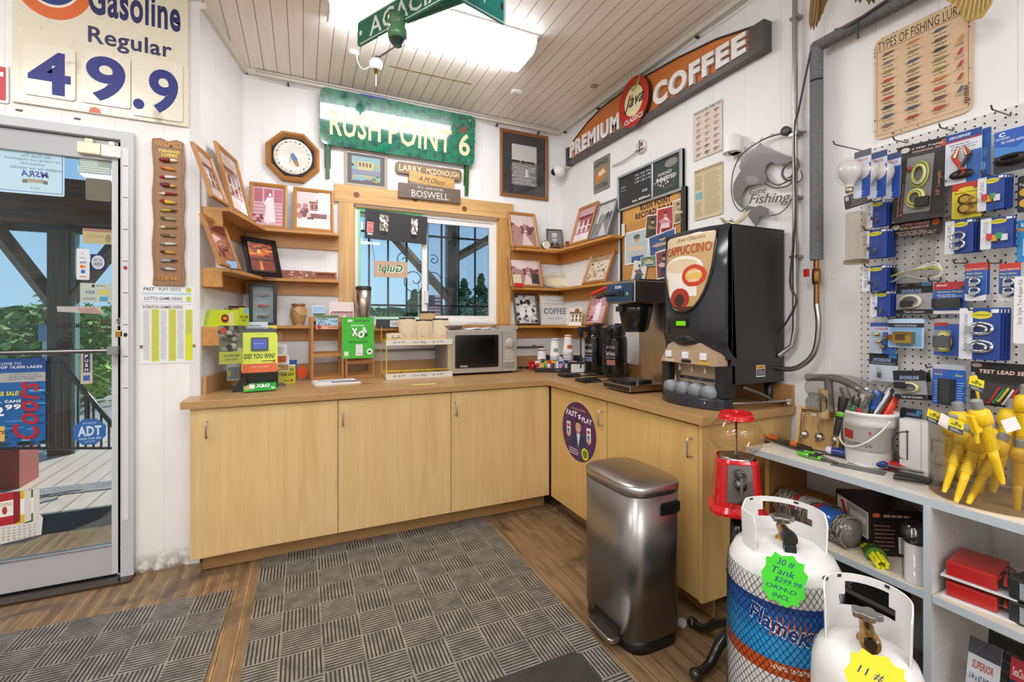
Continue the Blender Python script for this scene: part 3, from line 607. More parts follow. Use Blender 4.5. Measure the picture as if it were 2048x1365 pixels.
# ceiling lights
def ceiling_light(cx, cy, label, LX=1.15, LY=.32, grp='fluorescent ceiling fixtures'):
    t = T('ceiling_light', label, 'ceiling light', (cx, cy, Zc), 0, grp)
    m = MB().box(-LX/2-.012, LX/2+.012, -LY/2-.01, LY/2+.01, -.01, 0, 'satin', 'f0efed')
    for sx in (-1, 1):
        pts = [(y, z) for y, z in [(-LY/2, -.01), (-LY/2*.9, -.06), (-LY/4, -.088), (0, -.094), (LY/4, -.088), (LY/2*.9, -.06), (LY/2, -.01)]]
        m.T = Matrix.Translation((sx*(LX/2+.004), 0, 0)) @ Matrix.Rotation(PI/2, 4, 'Z'); m.prism([(-a_, b_) for a_, b_ in pts], -.005, .005, 'satin', 'e3e2e0')
    m.T = Matrix.Identity(4); m.build('housing', t)
    m = MB(); n = 20; v = []
    for sx in (-1, 1):
        for i in range(n+1):
            u = math.sin((i/n-.5)*PI); v.append((sx*LX/2, u*LY/2*.985, -.010-.080*max(0, 1-abs(u)**5)**.5))
    m.add(v, [(i, n+1+i, n+2+i, i+1) for i in range(n)], 'lamp', 'f6f7fc', True); m.build('diffuser', t); return t
ceiling_light(.705, 2.62, 'long curved fluorescent light above the window wall', 1.16, .33)
for k, (x, y) in enumerate(((-.3, .35), (.9, -1.1), (-1.7, 1.3), (-1.7, -.8), (-.3, -2.1), (.9, -2.7))): ceiling_light(x, y, 'fluorescent light of the shop ceiling behind the photographer', 1.16, .33)  # unseen fixtures added behind the camera to brighten the room
# ceiling odds and ends
p = onZ(1033, 187, Zc-.02); m = MB().box(-.035, .035, -.02, .02, -.025, 0, 'satin', 'efece6').box(-.028, .028, -.022, -.02, -.022, -.012, 'matte', 'b5b0a8'); top(m, 'ceiling_sensor', 'small white box on the ceiling boards right of the light', 'sensor', (p.x, p.y, Zc), bevel=.003)
p = onZ(1188, 172, Zc); top(MB().lathe([(.024, -.004), (.024, 0)], 18, 'matte', '2b2320').lathe([(.028, -.003), (.024, -.005)], 18, 'satin', 'a89f90'), 'ceiling_knot_hole', 'dark round plug in the ceiling boards by the coffee sign', 'hole plug', (p.x, p.y, Zc))
p = onZ(752, 130, Zc-.06); t = T('lamp_socket', 'white porcelain lamp socket hanging from a black wire bracket', 'lamp socket', (p.x, p.y, Zc))
MB().lathe([(.032, -.03), (.042, -.045), (.042, -.07), (.036, -.085), (.02, -.09)], 20, 'gloss', 'f4f2ee').build('socket', t); MB().cyl(.012, -.12, -.09, mat='metal', col='b99a55').cyl(.003, -.2, -.12, mat='satin', col='efeccf').build('pull_chain', t)
q = onZ(797, 95, Zc-.03)-t.location; MB().tube([(0, 0, -.03), (0, 0, 0), (.02, .0, -.005), (q.x, q.y, -.01)], .004, 6, 'satin', '26282a').build('bracket', t)
p2 = onZ(710, 110, Zc-.02); d = p2-t.location
MB().box(d.x-.035, d.x+.025, d.y-.014, d.y+.014, -.022, 0, 'satin', 'f1efea').build('outlet_box', t); MB().tube([(d.x+.01, d.y, -.02), (d.x+.02, d.y, -.07), (d.x+.05, d.y, -.1), (-.03, 0, -.075)], .0035, 6, 'satin', 'efece6', sub=4).build('white_cord', t)
A, B = onZ(780, 132, Zc), onZ(942, 168, Zc); L_ = (B-A).length; a = Art(L_, .018, 0); a.mat = 'paper'; m = MB().box(0, L_, -.008, .008, -.0012, 0, 'paper', 'b39b6d'); top(m, 'masking_tape', 'peeling tan tape strip stuck across the ceiling boards', 'tape', tuple(A), math.atan2(B.y-A.y, B.x-A.x))
# street signs on a pole below the light
zS = 2.62
A = onZ(716, 96, zS); B = onZ(858, 18, zS); ang = math.atan2(B.y-A.y, B.x-A.x); D = (B-A).length
hS = onY(712, 44, A.y).z-zS
t = T('street_sign', 'green street sign reading ACACIA hanging under the ceiling light', 'sign', tuple(A), ang)
W_ = D*1.9; m = MB().prism(rrect(0, W_, 0, hS, .02), -.003, .003, 'worn', '1f6b4e'); m.build('sign_blade', t)
a = Art(W_, hS, -.0032, 'satin'); a.T = Matrix.Translation((W_/2, 0, 0)); a.r(.0, .03, 1, .055, 'dfe8de'); a.r(.02, .9, .98, .935, 'dfe8de'); a.t('ACACIA', .10, .14, .62, .84, 'e3eae2', .01); a.t('ST', .72, .2, .85, .6, 'e3eae2', .01); a.e(.028, .5, .012, .1, 'dfe8de'); a.build('lettering', t)
P1 = onZ(795, 62, zS-.03)-A
t2 = T('street_sign_pole', 'green painted pole end cap holding the two street signs', 'pole', (A.x+P1.x, A.y+P1.y, zS-.05))
C1 = onZ(1015, -40, 2.9)-t2.location
MB().lathe([(.012, -.05), (.018, -.03), (.038, -.02), (.043, 0), (.043, .02), (.036, .03), (.036, .05), (.04, .055), (.04, .075), (.02, .085)], 22, 'worn', '4f7a52').lathe([(.02, -.045), (.038, -.021)], 16, 'metal', '77807a').build('end_cap', t2)
MB().tube([(0, 0, .07), tuple(C1)], .028, 14, 'worn', '2c6b50').build('pole', t2)
A = onZ(1010, 52, zS+.05); B = onZ(915, -2, zS+.05); ang = math.atan2(A.y-B.y, A.x-B.x); D = (A-B).length*2.6; h2 = onY(1020, -22, A.y).z-(zS+.05)
t = T('street_sign', 'teal street sign blade with a letter W at its end, crossing the ACACIA sign', 'sign', tuple(A), ang)
m = MB().prism(rrect(-D, 0, 0, h2, .02), -.003, .003, 'worn', '18908a'); m.build('sign_blade', t)
a = Art(D, h2, -.0032, 'satin'); a.T = Matrix.Translation((-D/2, 0, 0)); a.r(0, .93, 1, .97, 'd8e6e0'); a.r(.985, .05, .995, .95, 'd8e6e0'); a.t('AVE NW', .35, .2, .86, .74, 'dfe9e3', .01); a.e(.97, .55, .013, .1, '222222', 12); a.build('lettering', t)
# floor mats
o = top(MB().box(-.21-.0, 1.09, 1.145-.0, 2.87, 0, .01, 'weave2'), 'floor_mat', 'large basket weave rubber mat in front of the cabinets', 'mat', (0, 0, 0))
o.location = (-.085+.0, .0, 0); me = o.data
for v in me.vertices: v.co.x += .085
o.data.update()
x0, y1 = -.31, 2.585
m = MB().box(-2.3, 0, -1.7, 0, 0, .01, 'weave1'); top(m, 'floor_mat', 'basket weave rubber mat in front of the glass door', 'mat', (x0, y1, 0), rz=-.035)
m = MB().extz(rrect(-.6, .0, -.75, 0, .03), 0, .008, 'rubber', '2c2826').extz(rrect(-.585, -.015, -.735, -.015, .03), .008, .011, 'carpet', '4c443c'); top(m, 'floor_mat', 'small dark carpet mat with rubber border by the trash can', 'mat', (1.0, 1.552, 0))
# cabinets and countertop
Yf, Xf, Ye = 2.781, 1.5565, 1.442
CT, CTC = .91, 'c39a66'
top(MB().extz([(-.562, 2.756), (1.53, 2.756), (1.53, 1.417), (Xr-.001, 1.417), (Xr-.001, Yb-.001), (-.375, Yb-.001), (-.51, 2.962), (-.562, 2.962)], .872, .91, 'counter', CTC)
    , 'countertop', 'brown speckled L shaped countertop with a low backsplash', 'countertop', bevel=.002)
ct = bpy.data.objects['countertop']; MB().box(-.370, Xr-.026, Yb-.022, Yb-.001, .91, 1.01, 'counter', CTC).build('backsplash', ct); MB().box(Xr-.024, Xr-.001, 1.425, Yb-.001, .91, 1.01, 'counter', 'b98c58').build('backsplash', ct); t = MB(); t.box(-.655, -.02, -.024, -.004, .91, 1.01, 'counter', CTC); b = t.build('left_backsplash', ct); b.location = (WL.o.x, WL.o.y, 0); b.rotation_euler = (0, 0, WL.rz)
KM = 'e4c48a'
def handle(par, x, z0, z1, y): return MB().tube([(x, y, z0), (x, y-.03, z0), (x, y-.032, z0+.012), (x, y-.032, z1-.012), (x, y-.03, z1), (x, y, z1)], .0042, 8, 'metal', 'b9b8b4').build('handle', par)
def xf(px_): return onY(px_, 900, Yf).x
def cab_back(px0, px1, hx_, label, fill=0):
    x0, x1 = xf(px0), xf(px1); t = T('base_cabinet', label, 'cabinet', ((x0+x1)/2, Yf, 0), 0, 'maple base cabinets'); w2 = (x1-x0)/2
    m = MB()
    if fill: m.extz([(-w2, .0), (w2, .02), (w2, .8), (-w2+.18, .8), (-w2+.02, .18), (-w2, .17)], .1, .872, 'maple', KM)
    else: m.box(-w2, w2, .02, .8, .1, .872, 'maple', KM)
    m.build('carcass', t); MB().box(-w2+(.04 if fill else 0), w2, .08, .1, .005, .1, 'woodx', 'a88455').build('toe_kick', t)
    f = fill; d = MB().box(-w2+f+.002, w2-.002, 0, .019, .105, .864, 'maple', KM).build('door', t, bevel=.0015); k = ((hx_-x0)-w2)
    handle(d, k, .72, .80, 0); return t
cab_back(380.5, 676, xf(414), 'leftmost maple cabinet under the countertop beside the door wall', fill=xf(404.5)-xf(380.5))
cab_back(676, 902, xf(685), 'maple cabinet with handle below the ticket rack, second from the left')
cab_back(902, 1099, xf(911), 'maple cabinet in the inner corner below the microwave')
def cab_right(ya, yb, hk, label, end=False):
    t = T('base_cabinet', label, 'cabinet', (Xf, (ya+yb)/2, 0), -PI/2, 'maple base cabinets'); w2 = (ya-yb)/2
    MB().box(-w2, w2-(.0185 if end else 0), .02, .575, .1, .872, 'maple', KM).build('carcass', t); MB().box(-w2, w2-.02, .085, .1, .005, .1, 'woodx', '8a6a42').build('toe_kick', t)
    d = MB().box(-w2+.003, w2-.003-(.02 if end else 0), 0, .019, .105, .86, 'maple', 'dcb673').build('door', t, bevel=.0015); handle(d, hk, .72, .80, 0)
    if end: MB().box(w2-.018, w2, -.001, .58, .1, .872, 'maple', 'dfbb78').build('end_panel', t)
    return t
yq = onX(1214, 900, Xf).y
cab_right(Yf-.02, yq, (Yf-.02-yq)/2-.04, 'maple cabinet with a round sticker beside the inner corner'); cab_right(yq, Ye, (yq-Ye)/2-.055, 'maple cabinet behind the steel trash can at the counter end', True)
# round sticker on cabinet door
WF = Wall(Xf, 0, -PI/2)
P = Pan(WF, 'round_sticker', 'round purple sticker with a smiling man on the corner cabinet door', 'sticker', 1125, 1192, 806, 924, .0005, .0008)
a = P.art(); a.e(.5, .5, .5, .5, '43204a', 48); a.e(.5, .5, .47, .475, '55265c', 48)
a.t('FAST', .12, .17, .47, .27, 'f4f0f4', .03, .2); a.t('PLAY', .6, .22, .9, .31, 'f4f0f4', .03, .2); a.poly([(.48, .22), (.58, .19), (.55, .24), (.6, .25), (.5, .29), (.52, .25)], 'f4f0f4'); a.t('INTRODUCING LOTTERY', .28, .11, .72, .14, 'e8c34a')
a.poly([(.27, .78), (.3, .58), (.42, .52), (.58, .52), (.7, .6), (.74, .78)], '1f3557'); a.poly([(.45, .53), (.5, .78), (.56, .53)], 'd9dde2'); a.e(.5, .42, .08, .105, 'd2a184'); a.poly([(.41, .4), (.42, .31), (.58, .31), (.59, .4), (.55, .35), (.45, .35)], '2b1d18'); a.line([(.46, .46), (.5, .475), (.54, .46)], .002, 'ffffff')
for x in (.14, .74): a.poly([(x, .38), (x+.12, .37), (x+.13, .6), (x+.01, .61)], 'efefef'); a.r(x+.02, .42, x+.1, .47, 'c03a4a'); a.e(x+.07, .6, .05, .045, 'd2a184', 10); a.r(x+.03, .5, x+.09, .56, '3a7a4a')
a.e(.7, .83, .1, .1, 'dfe23a'); a.e(.7, .83, .07, .07, '6f8a2a'); a.lines(.22, .8, .55, .92, 3, 'f0e8f0', .4, 3); a.build('print', P.root)
# sign wall above the door
P = Pan(WD, 'price_sign', 'weathered cream gasoline price sign with blue 49.9 above the door', 'sign', 24, 376, -62, 228, .004, .012, tilt=0)
P.board('sign_panel', 'e2dac2', 'worn')
a = P.art('satin')
def ell_px(cx, cy, r, col, n=40): (x0, y0), (x1, _) = a.px(cx-r, cy), a.px(cx+r, cy); (_, yt) = a.px(cx, cy-r); (_, yb) = a.px(cx, cy+r); a.e((x0+x1)/2, (yt+yb)/2, (x1-x0)/2, (yb-yt)/2, col, n)
ell_px(103, -48, 86, 'd9692c'); ell_px(103, -48, 62, 'ece6d2'); ell_px(103, -48, 57, '2a3a7d'); a.t('76', *a.pb(72, 134, -92, -6), 'ece6d2', .03)
def TP(s, xl, xr, yt, yb, col, **k): a.t(s, *a.pb(xl, xr, yt, yb), col, **k)
TP('Gasoline', 176, 361, -22, 46, '232a5e', bold=.03, res=4); TP('Regular', 176, 344, 68, 110, '262a52', bold=.02, res=4)
a.build('lettering', P.root)
def card(xl, xr, yt, yb, ch, tx):
    x0, y0, x1, y1 = P.art().pb(xl, xr, yt, yb); k = MB(); X = lambda f: (f-.5)*P.W; Z = lambda f: (1-f)*P.H
    k.prism(rrect(X(x0), X(x1), Z(y1), Z(y0), .015), -P.th-.007, -P.th-.0035, 'worn', 'e6dfc9'); o = k.build('number_card', P.root)
    b = Art(P.W, P.H, -P.th-.0072, 'print', P.wall, P.d+P.th, P.uc, P.z0); b.t(ch, *b.pb(*tx), '16227a', .03, res=6); b.build('digit', o)
card(47, 152, 92, 196, '4', (57, 143, 104, 190)); card(163, 262, 108, 212, '9', (173, 252, 115, 205)); card(264, 366, 120, 238, '.9', (267, 357, 138, 226))
b = P.art('satin'); x0, y0, x1, y1 = b.pb(177, 203, 214, 226); b.poly([(x0, y1), (x0+.01, y0+.01), ((x0+x1)/2, y0), (x1-.01, y0+.01), (x1, y1)], 'd0642e'); b.build('orange_mark', P.root)
P = Pan(WD, 'exit_sign', 'red sign with white border cut off at the left of the gasoline sign', 'sign', -90, 17, 122, 200, .003, .005)
P.board('sign_panel', 'e9e6e3', 'satin', .01); a = P.art('satin'); a.r(.03, .06, .95, .93, 'c1131f'); a.t('EXIT', .16, .2, .9, .78, 'f2efec', .03); a.build('lettering', P.root)
for i, (x, y) in enumerate(((38, 222), (154, 239))):
    u, z = WD.hit(x, y, .003); top(MB().box(-.012, .012, -.004, 0, 0, .008, 'satin', '1c1b1a'), 'velcro_patch', 'small black patch on the white header board, %s one' % ('left' if i == 0 else 'right'), 'patch', WD.loc(u, z, .0), group='black patches under the price sign')
# lure board
P = Pan(WD, 'lure_display', 'carved wooden board of handmade fishing lures beside the door', 'sign', 305, 368, 281, 571, .002, .018)
m = MB(); W, H = P.W, P.H; pts = [(-W/2+.004*math.sin(i*1.3), H*i/14) for i in range(15)]; pts += [(-W/4, H+.008), (0, H-.004), (W/4, H+.008)]+[(W/2+.004*math.sin(i*1.7), H*i/14) for i in range(14, -1, -1)]
m.prism(pts[::-1], -.018, 0, 'woodz', '9a7350'); m.build('board', P.root)
a = P.art('satin'); a.line([(.07, .02), (.07, .97), (.93, .97), (.93, .06)], .002, '7c3a22'); a.t('HANDMADE', .05, .012, .97, .055, '2b1a0e', .05); a.t('HANDMADE', .06, .008, .96, .05, 'd8932c', .01); a.t('FISHING', .2, .065, .85, .085, 'e8cf2a', .04); a.t('LURES', .28, .09, .78, .112, 'e8cf2a', .04); a.t('15¢ ea.', .14, .935, .8, .975, '20120a', .05); a.t('15¢ ea.', .16, .932, .82, .972, 'e0902a', .02); a.build('lettering', P.root)
cols = [('7a1f1c', 'e8dfc4'), ('d98a2a', 'c4601c'), ('efe9dc', 'b3202a'), ('6a1c2a', 'd8b23a'), ('9a1c1c', 'd9d2c4'), ('d9b83a', 'a01c1c'), ('b8a23a', '55431c'), ('a89a7a', '5a4a34'), ('8a7a3a', 'd0c9a8'), ('6a5a44', '9a8a6a'), ('cfc8bc', '8a8274'), ('c9962a', '2a2118'), ('9aa09a', '3a3a34'), ('c4c0b8', '6a6a6a')]
for i, (c1, c2) in enumerate(cols):
    z = H*(1-(.14+i*.0575)); m = MB(); r = .011 if i in (0, 3, 5) else .008; w_ = W*(.27 if i % 2 else .3)
    m.tr((0, -.018-r, z), ry=.08 if i % 2 else -.05); pr = [(-w_, .001), (-w_*.8, r*.7), (-w_*.3, r), (w_*.3, r*.9), (w_*.8, r*.5), (w_, .001)]
    m.lathe([(b_, a_) for a_, b_ in pr], 12, 'gloss', [c2, c2, c1, c1, c1] if i % 3 else [c1, c1, c1, c2, c2], axis='x'); m.ball((-w_*.75, -r*.5, r*.3), .0025, 'gloss', '111111', 6)
    for s in (-.5, .6): m.tube([(w_*s, 0, -r*.6), (w_*s, 0, -r-.006), (w_*s+.006, 0, -r-.009), (w_*s+.009, 0, -r-.004)], .0008, 4, 'metal', '99948a')
    m.build('fishing_lure', P.root)
# odds sheet
P = Pan(WD, 'odds_sheet', 'white and yellow lottery odds sheets pinned beside the door frame', 'notice', 281, 390, 573, 727, .001, .003)
P.board('sheet', 'eef0f0', 'paper'); a = P.art()
a.t('FAST', .05, .02, .25, .06, '222222', .03, .2); a.t('PLAY ODDS', .33, .02, .73, .06, '222222', .01); a.e(.88, .045, .05, .035, 'c9cf2a'); a.r(.03, .085, .95, .11, 'bcd8df'); a.t('LOTTO GAME ODDS', .07, .14, .76, .18, '333333', .02); a.e(.88, .16, .05, .035, 'c9cf2a'); a.r(.03, .2, .95, .205, '7a9ac0')
a.t('SCRATCH GAMES ODDS', .04, .25, .76, .29, '222222', .02); a.r(.0, .235, 1, .239, 'b9bdbd')
for i in range(6):
    x = .04+.155*i
    if i % 2: a.r(x, .3, x+.14, .97, 'd7dc2e')
    a.lines(x+.01, .31, x+.13, .95 if i < 5 else .62, 40, '8d8f8c', .35, i, .2)
a.build('print', P.root); MB().box(-P.W/2-.003, -P.W/2+.01, -.006, 0, P.H*.2, P.H*.24, 'metal', 'a08a70').box(P.W/2-.01, P.W/2+.003, -.006, 0, P.H*.2, P.H*.24, 'metal', 'a08a70').build('clips', P.root)
# decals and posters on the door glass (their printed face points outwards, so the writing reads mirrored from inside)
GL = -.018
P = Pan(WD, 'thank_you_notice', 'pale blue thank you certificate taped to the top of the door glass', 'notice', -110, 129, 292, 384, GL, .001); P.board('sheet', 'bcdbe6', 'paper', .01); a = P.art(); a.line([(.02, .04), (.98, .04), (.98, .95), (.02, .95), (.02, .04)], .003, '3a6ea0')
for i, (s, x0, x1) in enumerate((('We Thank You', .62, .88), ('for making non-oxygenated', .48, .96), ('premium fuel', .62, .82), ('available for our vehicles.', .52, .97))): a.t(s, x0, .12+i*.09, x1, .19+i*.09, '4a5a80', .0, mirror=True)
a.t('MSRA', .62, .48, .86, .62, '4a4fa0', .03, .2, mirror=True); a.r(.66, .66, .82, .74, 'a79a7a'); a.r(.63, .68, .67, .76, '6a6a60'); a.r(.81, .68, .85, .76, '6a6a60'); a.t('2024', .7, .84, .78, .88, '555555', mirror=True); a.build('print', P.root)
P = Pan(WD, 'window_decal', 'pale green louvred decal at the top right of the door glass', 'decal', 158, 222, 318, 348, GL, .001); P.board('sheet', '9fb2a6', 'paper'); a = P.art()
for i in range(6): a.r(.03, .08+.15*i, .6 if i < 3 else .97, .16+.15*i, 'd3dfd2')
a.build('print', P.root)
P = Pan(WD, 'window_decal', 'brown square decal below the louvred decal on the door glass', 'decal', 171, 222, 358, 402, GL, .001); P.board('sheet', '746f5c', 'paper', .008)
P = Pan(WD, 'window_decal', 'small tan bait shop decal in the gap beside the porch post', 'decal', 165, 225, 458, 488, GL, .001); P.board('sheet', 'b9ac7c', 'paper'); a = P.art(); a.r(0, 0, 1, .2, '9a6a5a'); a.t('EMPLOYEES', .12, .42, .7, .62, '8a7f58', mirror=True); a.e(.85, .6, .1, .3, '8c845a'); a.build('print', P.root)
P = Pan(WD, 'payment_decal', 'tall white card payment sticker on the door glass', 'decal', 153, 179, 498, 560, GL, .001); P.board('sheet', 'dcdfe0', 'paper', .005); a = P.art()
a.t('VISA', .25, .4, .78, .48, '2a3f86', .03, .2, mirror=True); a.e(.42, .575, .14, .055, 'd8452c'); a.e(.58, .575, .14, .055, 'e9962c'); a.r(.33, .68, .67, .79, '2a6aa8'); a.lines(.2, .26, .8, .33, 1, '888888', .4); a.line([(.4, .1), (.5, .14), (.4, .18)], .002, '445'+'566'); a.r(.25, .88, .75, .91, 'c46a3a'); a.build('print', P.root)
P = Pan(WD, 'window_decal', 'navy square decal with a round white WE LOVE OUR VETERANS style emblem', 'decal', 181, 211, 509, 541, GL, .001); P.root['label'] = 'navy square decal with a round white lettered emblem'; P.board('sheet', '1c2c58', 'paper'); a = P.art(); a.e(.5, .5, .43, .43, 'd9dde0'); a.e(.5, .5, .37, .37, 'b9c0c8'); a.t('WE   OUR', .22, .3, .78, .42, '222a44', .02, mirror=True); a.t('VETERANS', .2, .52, .8, .72, '2a3350', .02, mirror=True); a.build('print', P.root)
P = Pan(WD, 'payment_decal', 'wide pale payment sticker below the tall one', 'decal', 160, 225, 567, 605, GL, .001); P.board('sheet', 'b7c3b4', 'paper'); a = P.art(); a.t('VISA', .16, .38, .45, .56, '2a5a86', .03, .2); a.r(.55, .36, .9, .58, 'c9c45a'); a.e(.4, .14, .05, .09, '333333'); a.t('SimplePay', .48, .08, .78, .2, '333333'); a.t('DISCOVER', .1, .76, .48, .88, '333333'); a.r(.6, .7, .85, .95, '4a9ab8'); a.build('print', P.root)
P = Pan(WD, 'window_decal', 'peeling arrow shaped decal above the no smoking sign', 'decal', 113, 210, 612, 628, GL, .001); a = Art(P.W, P.H, -.001); a.mat = 'paper'; a.poly([(0, .1), (.02, .75), (.8, 1), (1, .9), (.9, .5), (.93, .1)], 'b4b3ac'); a.poly([(.4, .25), (.5, .9), (.95, .95), (.85, .5), (.8, .2)], 'b88d84'); a.build('print', P.root)
P = Pan(WD, 'no_smoking_decal', 'black NO SMOKING lettering with crossed cigarette circle on the glass', 'decal', 113, 216, 640, 661, GL, .001); a = Art(P.W, P.H, -.001, 'satin'); a.t('NO SMOKING', .0, .3, .7, .8, '1d1f20', .02, mirror=True)
x, y, n = .88, .5, 28; w_ = P.W; rx, ry = .115, .115*P.W/P.H
a.line([(x+rx*math.cos(2*PI*i/n), y+ry*math.sin(2*PI*i/n)) for i in range(n+1)], .004, '5a3a2a'); a.line([(x-rx*.7, y+ry*.7), (x+rx*.7, y-ry*.7)], .004, '5a3a2a'); a.r(x-.07, y-.06, x+.06, y+.08, '3a3a3a'); a.build('print', P.root)
P = Pan(WD, 'fish_decal', 'black round fish and hook decal behind the push bar', 'decal', 111, 147, 664, 712, GL, .001); a = Art(P.W, P.H, -.001, 'satin'); n = 26
a.line([(.5+.45*math.cos(2*PI*i/n), .62+.36*math.sin(2*PI*i/n)) for i in range(n+1)], .004, '141414'); a.poly([(.05, .6), (.3, .38), (.75, .42), (.95, .6), (.7, .75), (.3, .74)], '1b1b1b'); a.line([(.82, .45), (.82, .14), (.75, .04), (.88, .03), (.92, .1)], .005, '1b1b1b'); a.r(.1, .8, .9, .86, '1b1b1b'); a.build('print', P.root)
P = Pan(WD, 'push_decal', 'blue and white PUSH sticker below the bar', 'decal', 161, 185, 708, 768, GL, .001); P.board('sheet', 'bfb8a8', 'paper'); a = P.art(); a.r(.24, 0, .78, .62, '1f2a52')
for i, ch in enumerate('PUSH'): a.t(ch, .36, .03+i*.15, .64, .14+i*.15, 'f2f2f2', .03)
a.r(.22, .72, .78, .9, '2f5aa0'); a.build('print', P.root)
P = Pan(WD, 'security_decal', 'blue octagonal security sticker low on the door glass', 'decal', 146, 212, 838, 890, GL, .001); oc = [(.3, 0), (.7, 0), (1, .3), (1, .7), (.7, 1), (.3, 1), (0, .7), (0, .3)]
a = Art(P.W, P.H, -.001); a.poly(oc[::-1], '2a66a8'); a.t('ADT', .14, .28, .86, .66, 'cfe0ee', .035); a.t('SECURED BY', .3, .14, .7, .2, 'cfe0ee'); a.t('800 ADT ASAP', .18, .72, .84, .8, 'cfe0ee', .01, mirror=True); a.t('MONITOR', .34, .85, .66, .9, 'cfe0ee', mirror=True); a.build('print', P.root)
P = Pan(WD, 'beer_poster', 'blue beer poster with red lettering taped low on the door glass', 'poster', -90, 91, 718, 896, .004, .001); P.board('sheet', '1f5f9c', 'paper'); a = P.art(); q = random.Random(5)
a.r(0, 0, 1, .15, '1e4f94'); a.t('WELCOME TO', .34, .045, .72, .075, 'e8eef4', .01); a.t('LAND OF 10,000 LAKES', .3, .085, .96, .12, 'f4f6f8', .03); a.r(0, .165, 1, .27, 'a9a9a8')
a.t('AN INFLATABLE FLOAT RING,', .58, .205, .96, .222, '2c2c2c', .02); a.t('BUCKET HAT, AND MORE', .58, .23, .88, .247, '2c2c2c', .02); a.t('YOU COULD WIN COOL PRIZES', .58, .18, .92, .195, '333333')
for i in range(44):
    x, y = q.random(), .3+.66*q.random(); a.e(x, y, .16*q.random()+.03, .012, q.choice(('3a86c4', '6fb0dc', '164a80', '12385e')), 8)
a.t('SUMMER SALE!', .3, .37, .7, .42, 'e9dd2c', .03, .2); a.t('12oz. CANS', .36, .47, .72, .5, 'f2f4f4', .03); a.t('$2', .3, .54, .53, .66, 'f2f4f4', .03); a.t('99', .54, .52, .72, .58, 'f2f4f4', .03)
a.t('Coors', .62, .27, .93, .93, 'b3172a', .02, .3, rot=1); a.r(.3, .76, .54, .93, 'd8b45c'); a.t('Coors', .32, .79, .54, .85, '5a1a1c', .02, .3); a.r(.4, .87, .48, .9, 'b0202a')
for i in range(14): a.e(q.random(), .97, .05, .02, q.choice(('1c2a2c', '2d3f38', '0f1c24')), 8)
a.build('print', P.root)
P = Pan(WD, 'cigarette_poster', 'cigarette pack poster with red, yellow and green packs at the foot of the door glass', 'poster', -90, 86, 985, 1098, .004, .001); a = Art(P.W, P.H, -.001); a.mat = 'paper'
a.poly([(0, .45), (0, 1), (.98, .86), (1, .55), (.94, .45)], 'dcd8d0')
for x0, x1, c in ((.78, .96, '2a5a3c'), (.66, .86, 'd8b92f'), (.3, .73, 'b3202c')):
    a.poly([(x0, .05), (x0, .62), (x1-.08, .6), (x1-.08, .02)], c); a.poly([(x1-.08, .02), (x1-.08, .6), (x1, .57), (x1, .03)], 'd9d3c8' if c != 'b3202c' else '8a1822'); a.poly([(x0, .2), (x0, .47), (x1-.08, .44), (x1-.08, .16)], 'f0ece4')
a.t('CROWNS', .42, .2, .64, .27, 'b09a6a', .02); a.e(.55, .34, .03, .07, 'a83a2a'); a.t('5', .2, .75, .34, .92, '1d1d1d', .04)
q = random.Random(2)
for i in range(46): a.r(.4+.55*(i % 9)/9, .65+.05*(i//9), .43+.55*(i % 9)/9, .665+.05*(i//9), 'a9988a')
a.build('print', P.root)
# left shelves
SZ = (1.945, 1.61, 1.285); PW = 'd39a52'
LW = lambda u, d: tuple(WL.loc(u, 0, d))[:2]
for z, nm in zip(SZ, ('top', 'middle', 'lowest')):
    t = T('corner_shelf', '%s pine shelf wrapping the left corner beside the window' % nm, 'shelf', (-.377, 3.62, z-.02), 0, 'pine picture shelves')
    O = Vector((-.377, 3.62)); xe = .232 if nm != 'lowest' else .232
    pl = [LW(-.655, .001), LW(-.655, .14), (-.377+.142, Yb-.14), (xe, Yb-.14), (xe, Yb-.001), (-.376, Yb-.001)]
    MB().extz([(a_-O.x, b_-O.y) for a_, b_ in pl], 0, .02, 'woodx', PW).build('shelf_board', t, bevel=.0015)
    MB().box(0, xe+.377, -.02, -.001, -.088, -.001, 'woodx', PW).build('wall_cleat', t)
    c = MB().box(-.645, -.005, -.02, -.001, -.088, -.001, 'woodx', 'c98f49').box(-.655, -.636, -.1, -.001, -.085, 0, 'woodx', 'cf964e').build('wall_cleat', t); c.rotation_euler = (0, 0, WL.rz)
OAK = 'bd8340'
lean_frame(WL, .125, (419, 453, 405), (414, 300), SZ[0], 'oak framed faded photo of a storefront, first on the top left shelf', dt=.035, col=OAK, style='sepia_store', group='framed old photos')
lean_frame(WL, .125, (461, 500, 426), (458, 303), SZ[0], 'tall oak framed photo with a white lower half, second on the top left shelf', dt=.035, col=OAK, style='sepia_store', group='framed old photos', mat=.012, matcol='f4f0ec', seed=4)
lean_frame(WB, .10, (497, 574, 456), (536, 369), SZ[0], 'oak framed photo of a lady in a white dress on the top left shelf', dt=.03, col=OAK, style='pink_lady', group='framed old photos')
lean_frame(WB, .11, (586, 668, 462), (628, 380), SZ[0], 'oak framed photo of an old town store beside the window trim', dt=.03, col=OAK, style='sepia_town', group='framed old photos')
lean_frame(WL, .13, (436, 478, 534), (428, 441), SZ[1], 'wood framed reddish photo on the middle left shelf', dt=.04, col='b57c40', style='brick_group', group='framed old photos')
A = WL.loc(WL.hit(496, 544, .10)[0], 0, .10); B = WB.loc(WB.hit(562, 549, .12)[0], 0, .12); ang = math.atan2(B.y-A.y, B.x-A.x); W_ = (B-A).length*1.02; M0 = (A+B)/2
zt = EYE+(642.3-470)*2.97/912
frame('black framed orange lake sunset leaning in the left corner', (M0.x, M0.y, SZ[1]), ang, W_, .27, 'ignored' and '1b1a1c', .03, .022, 'warm_sunset', .32, 'framed old photos', wood='gloss')
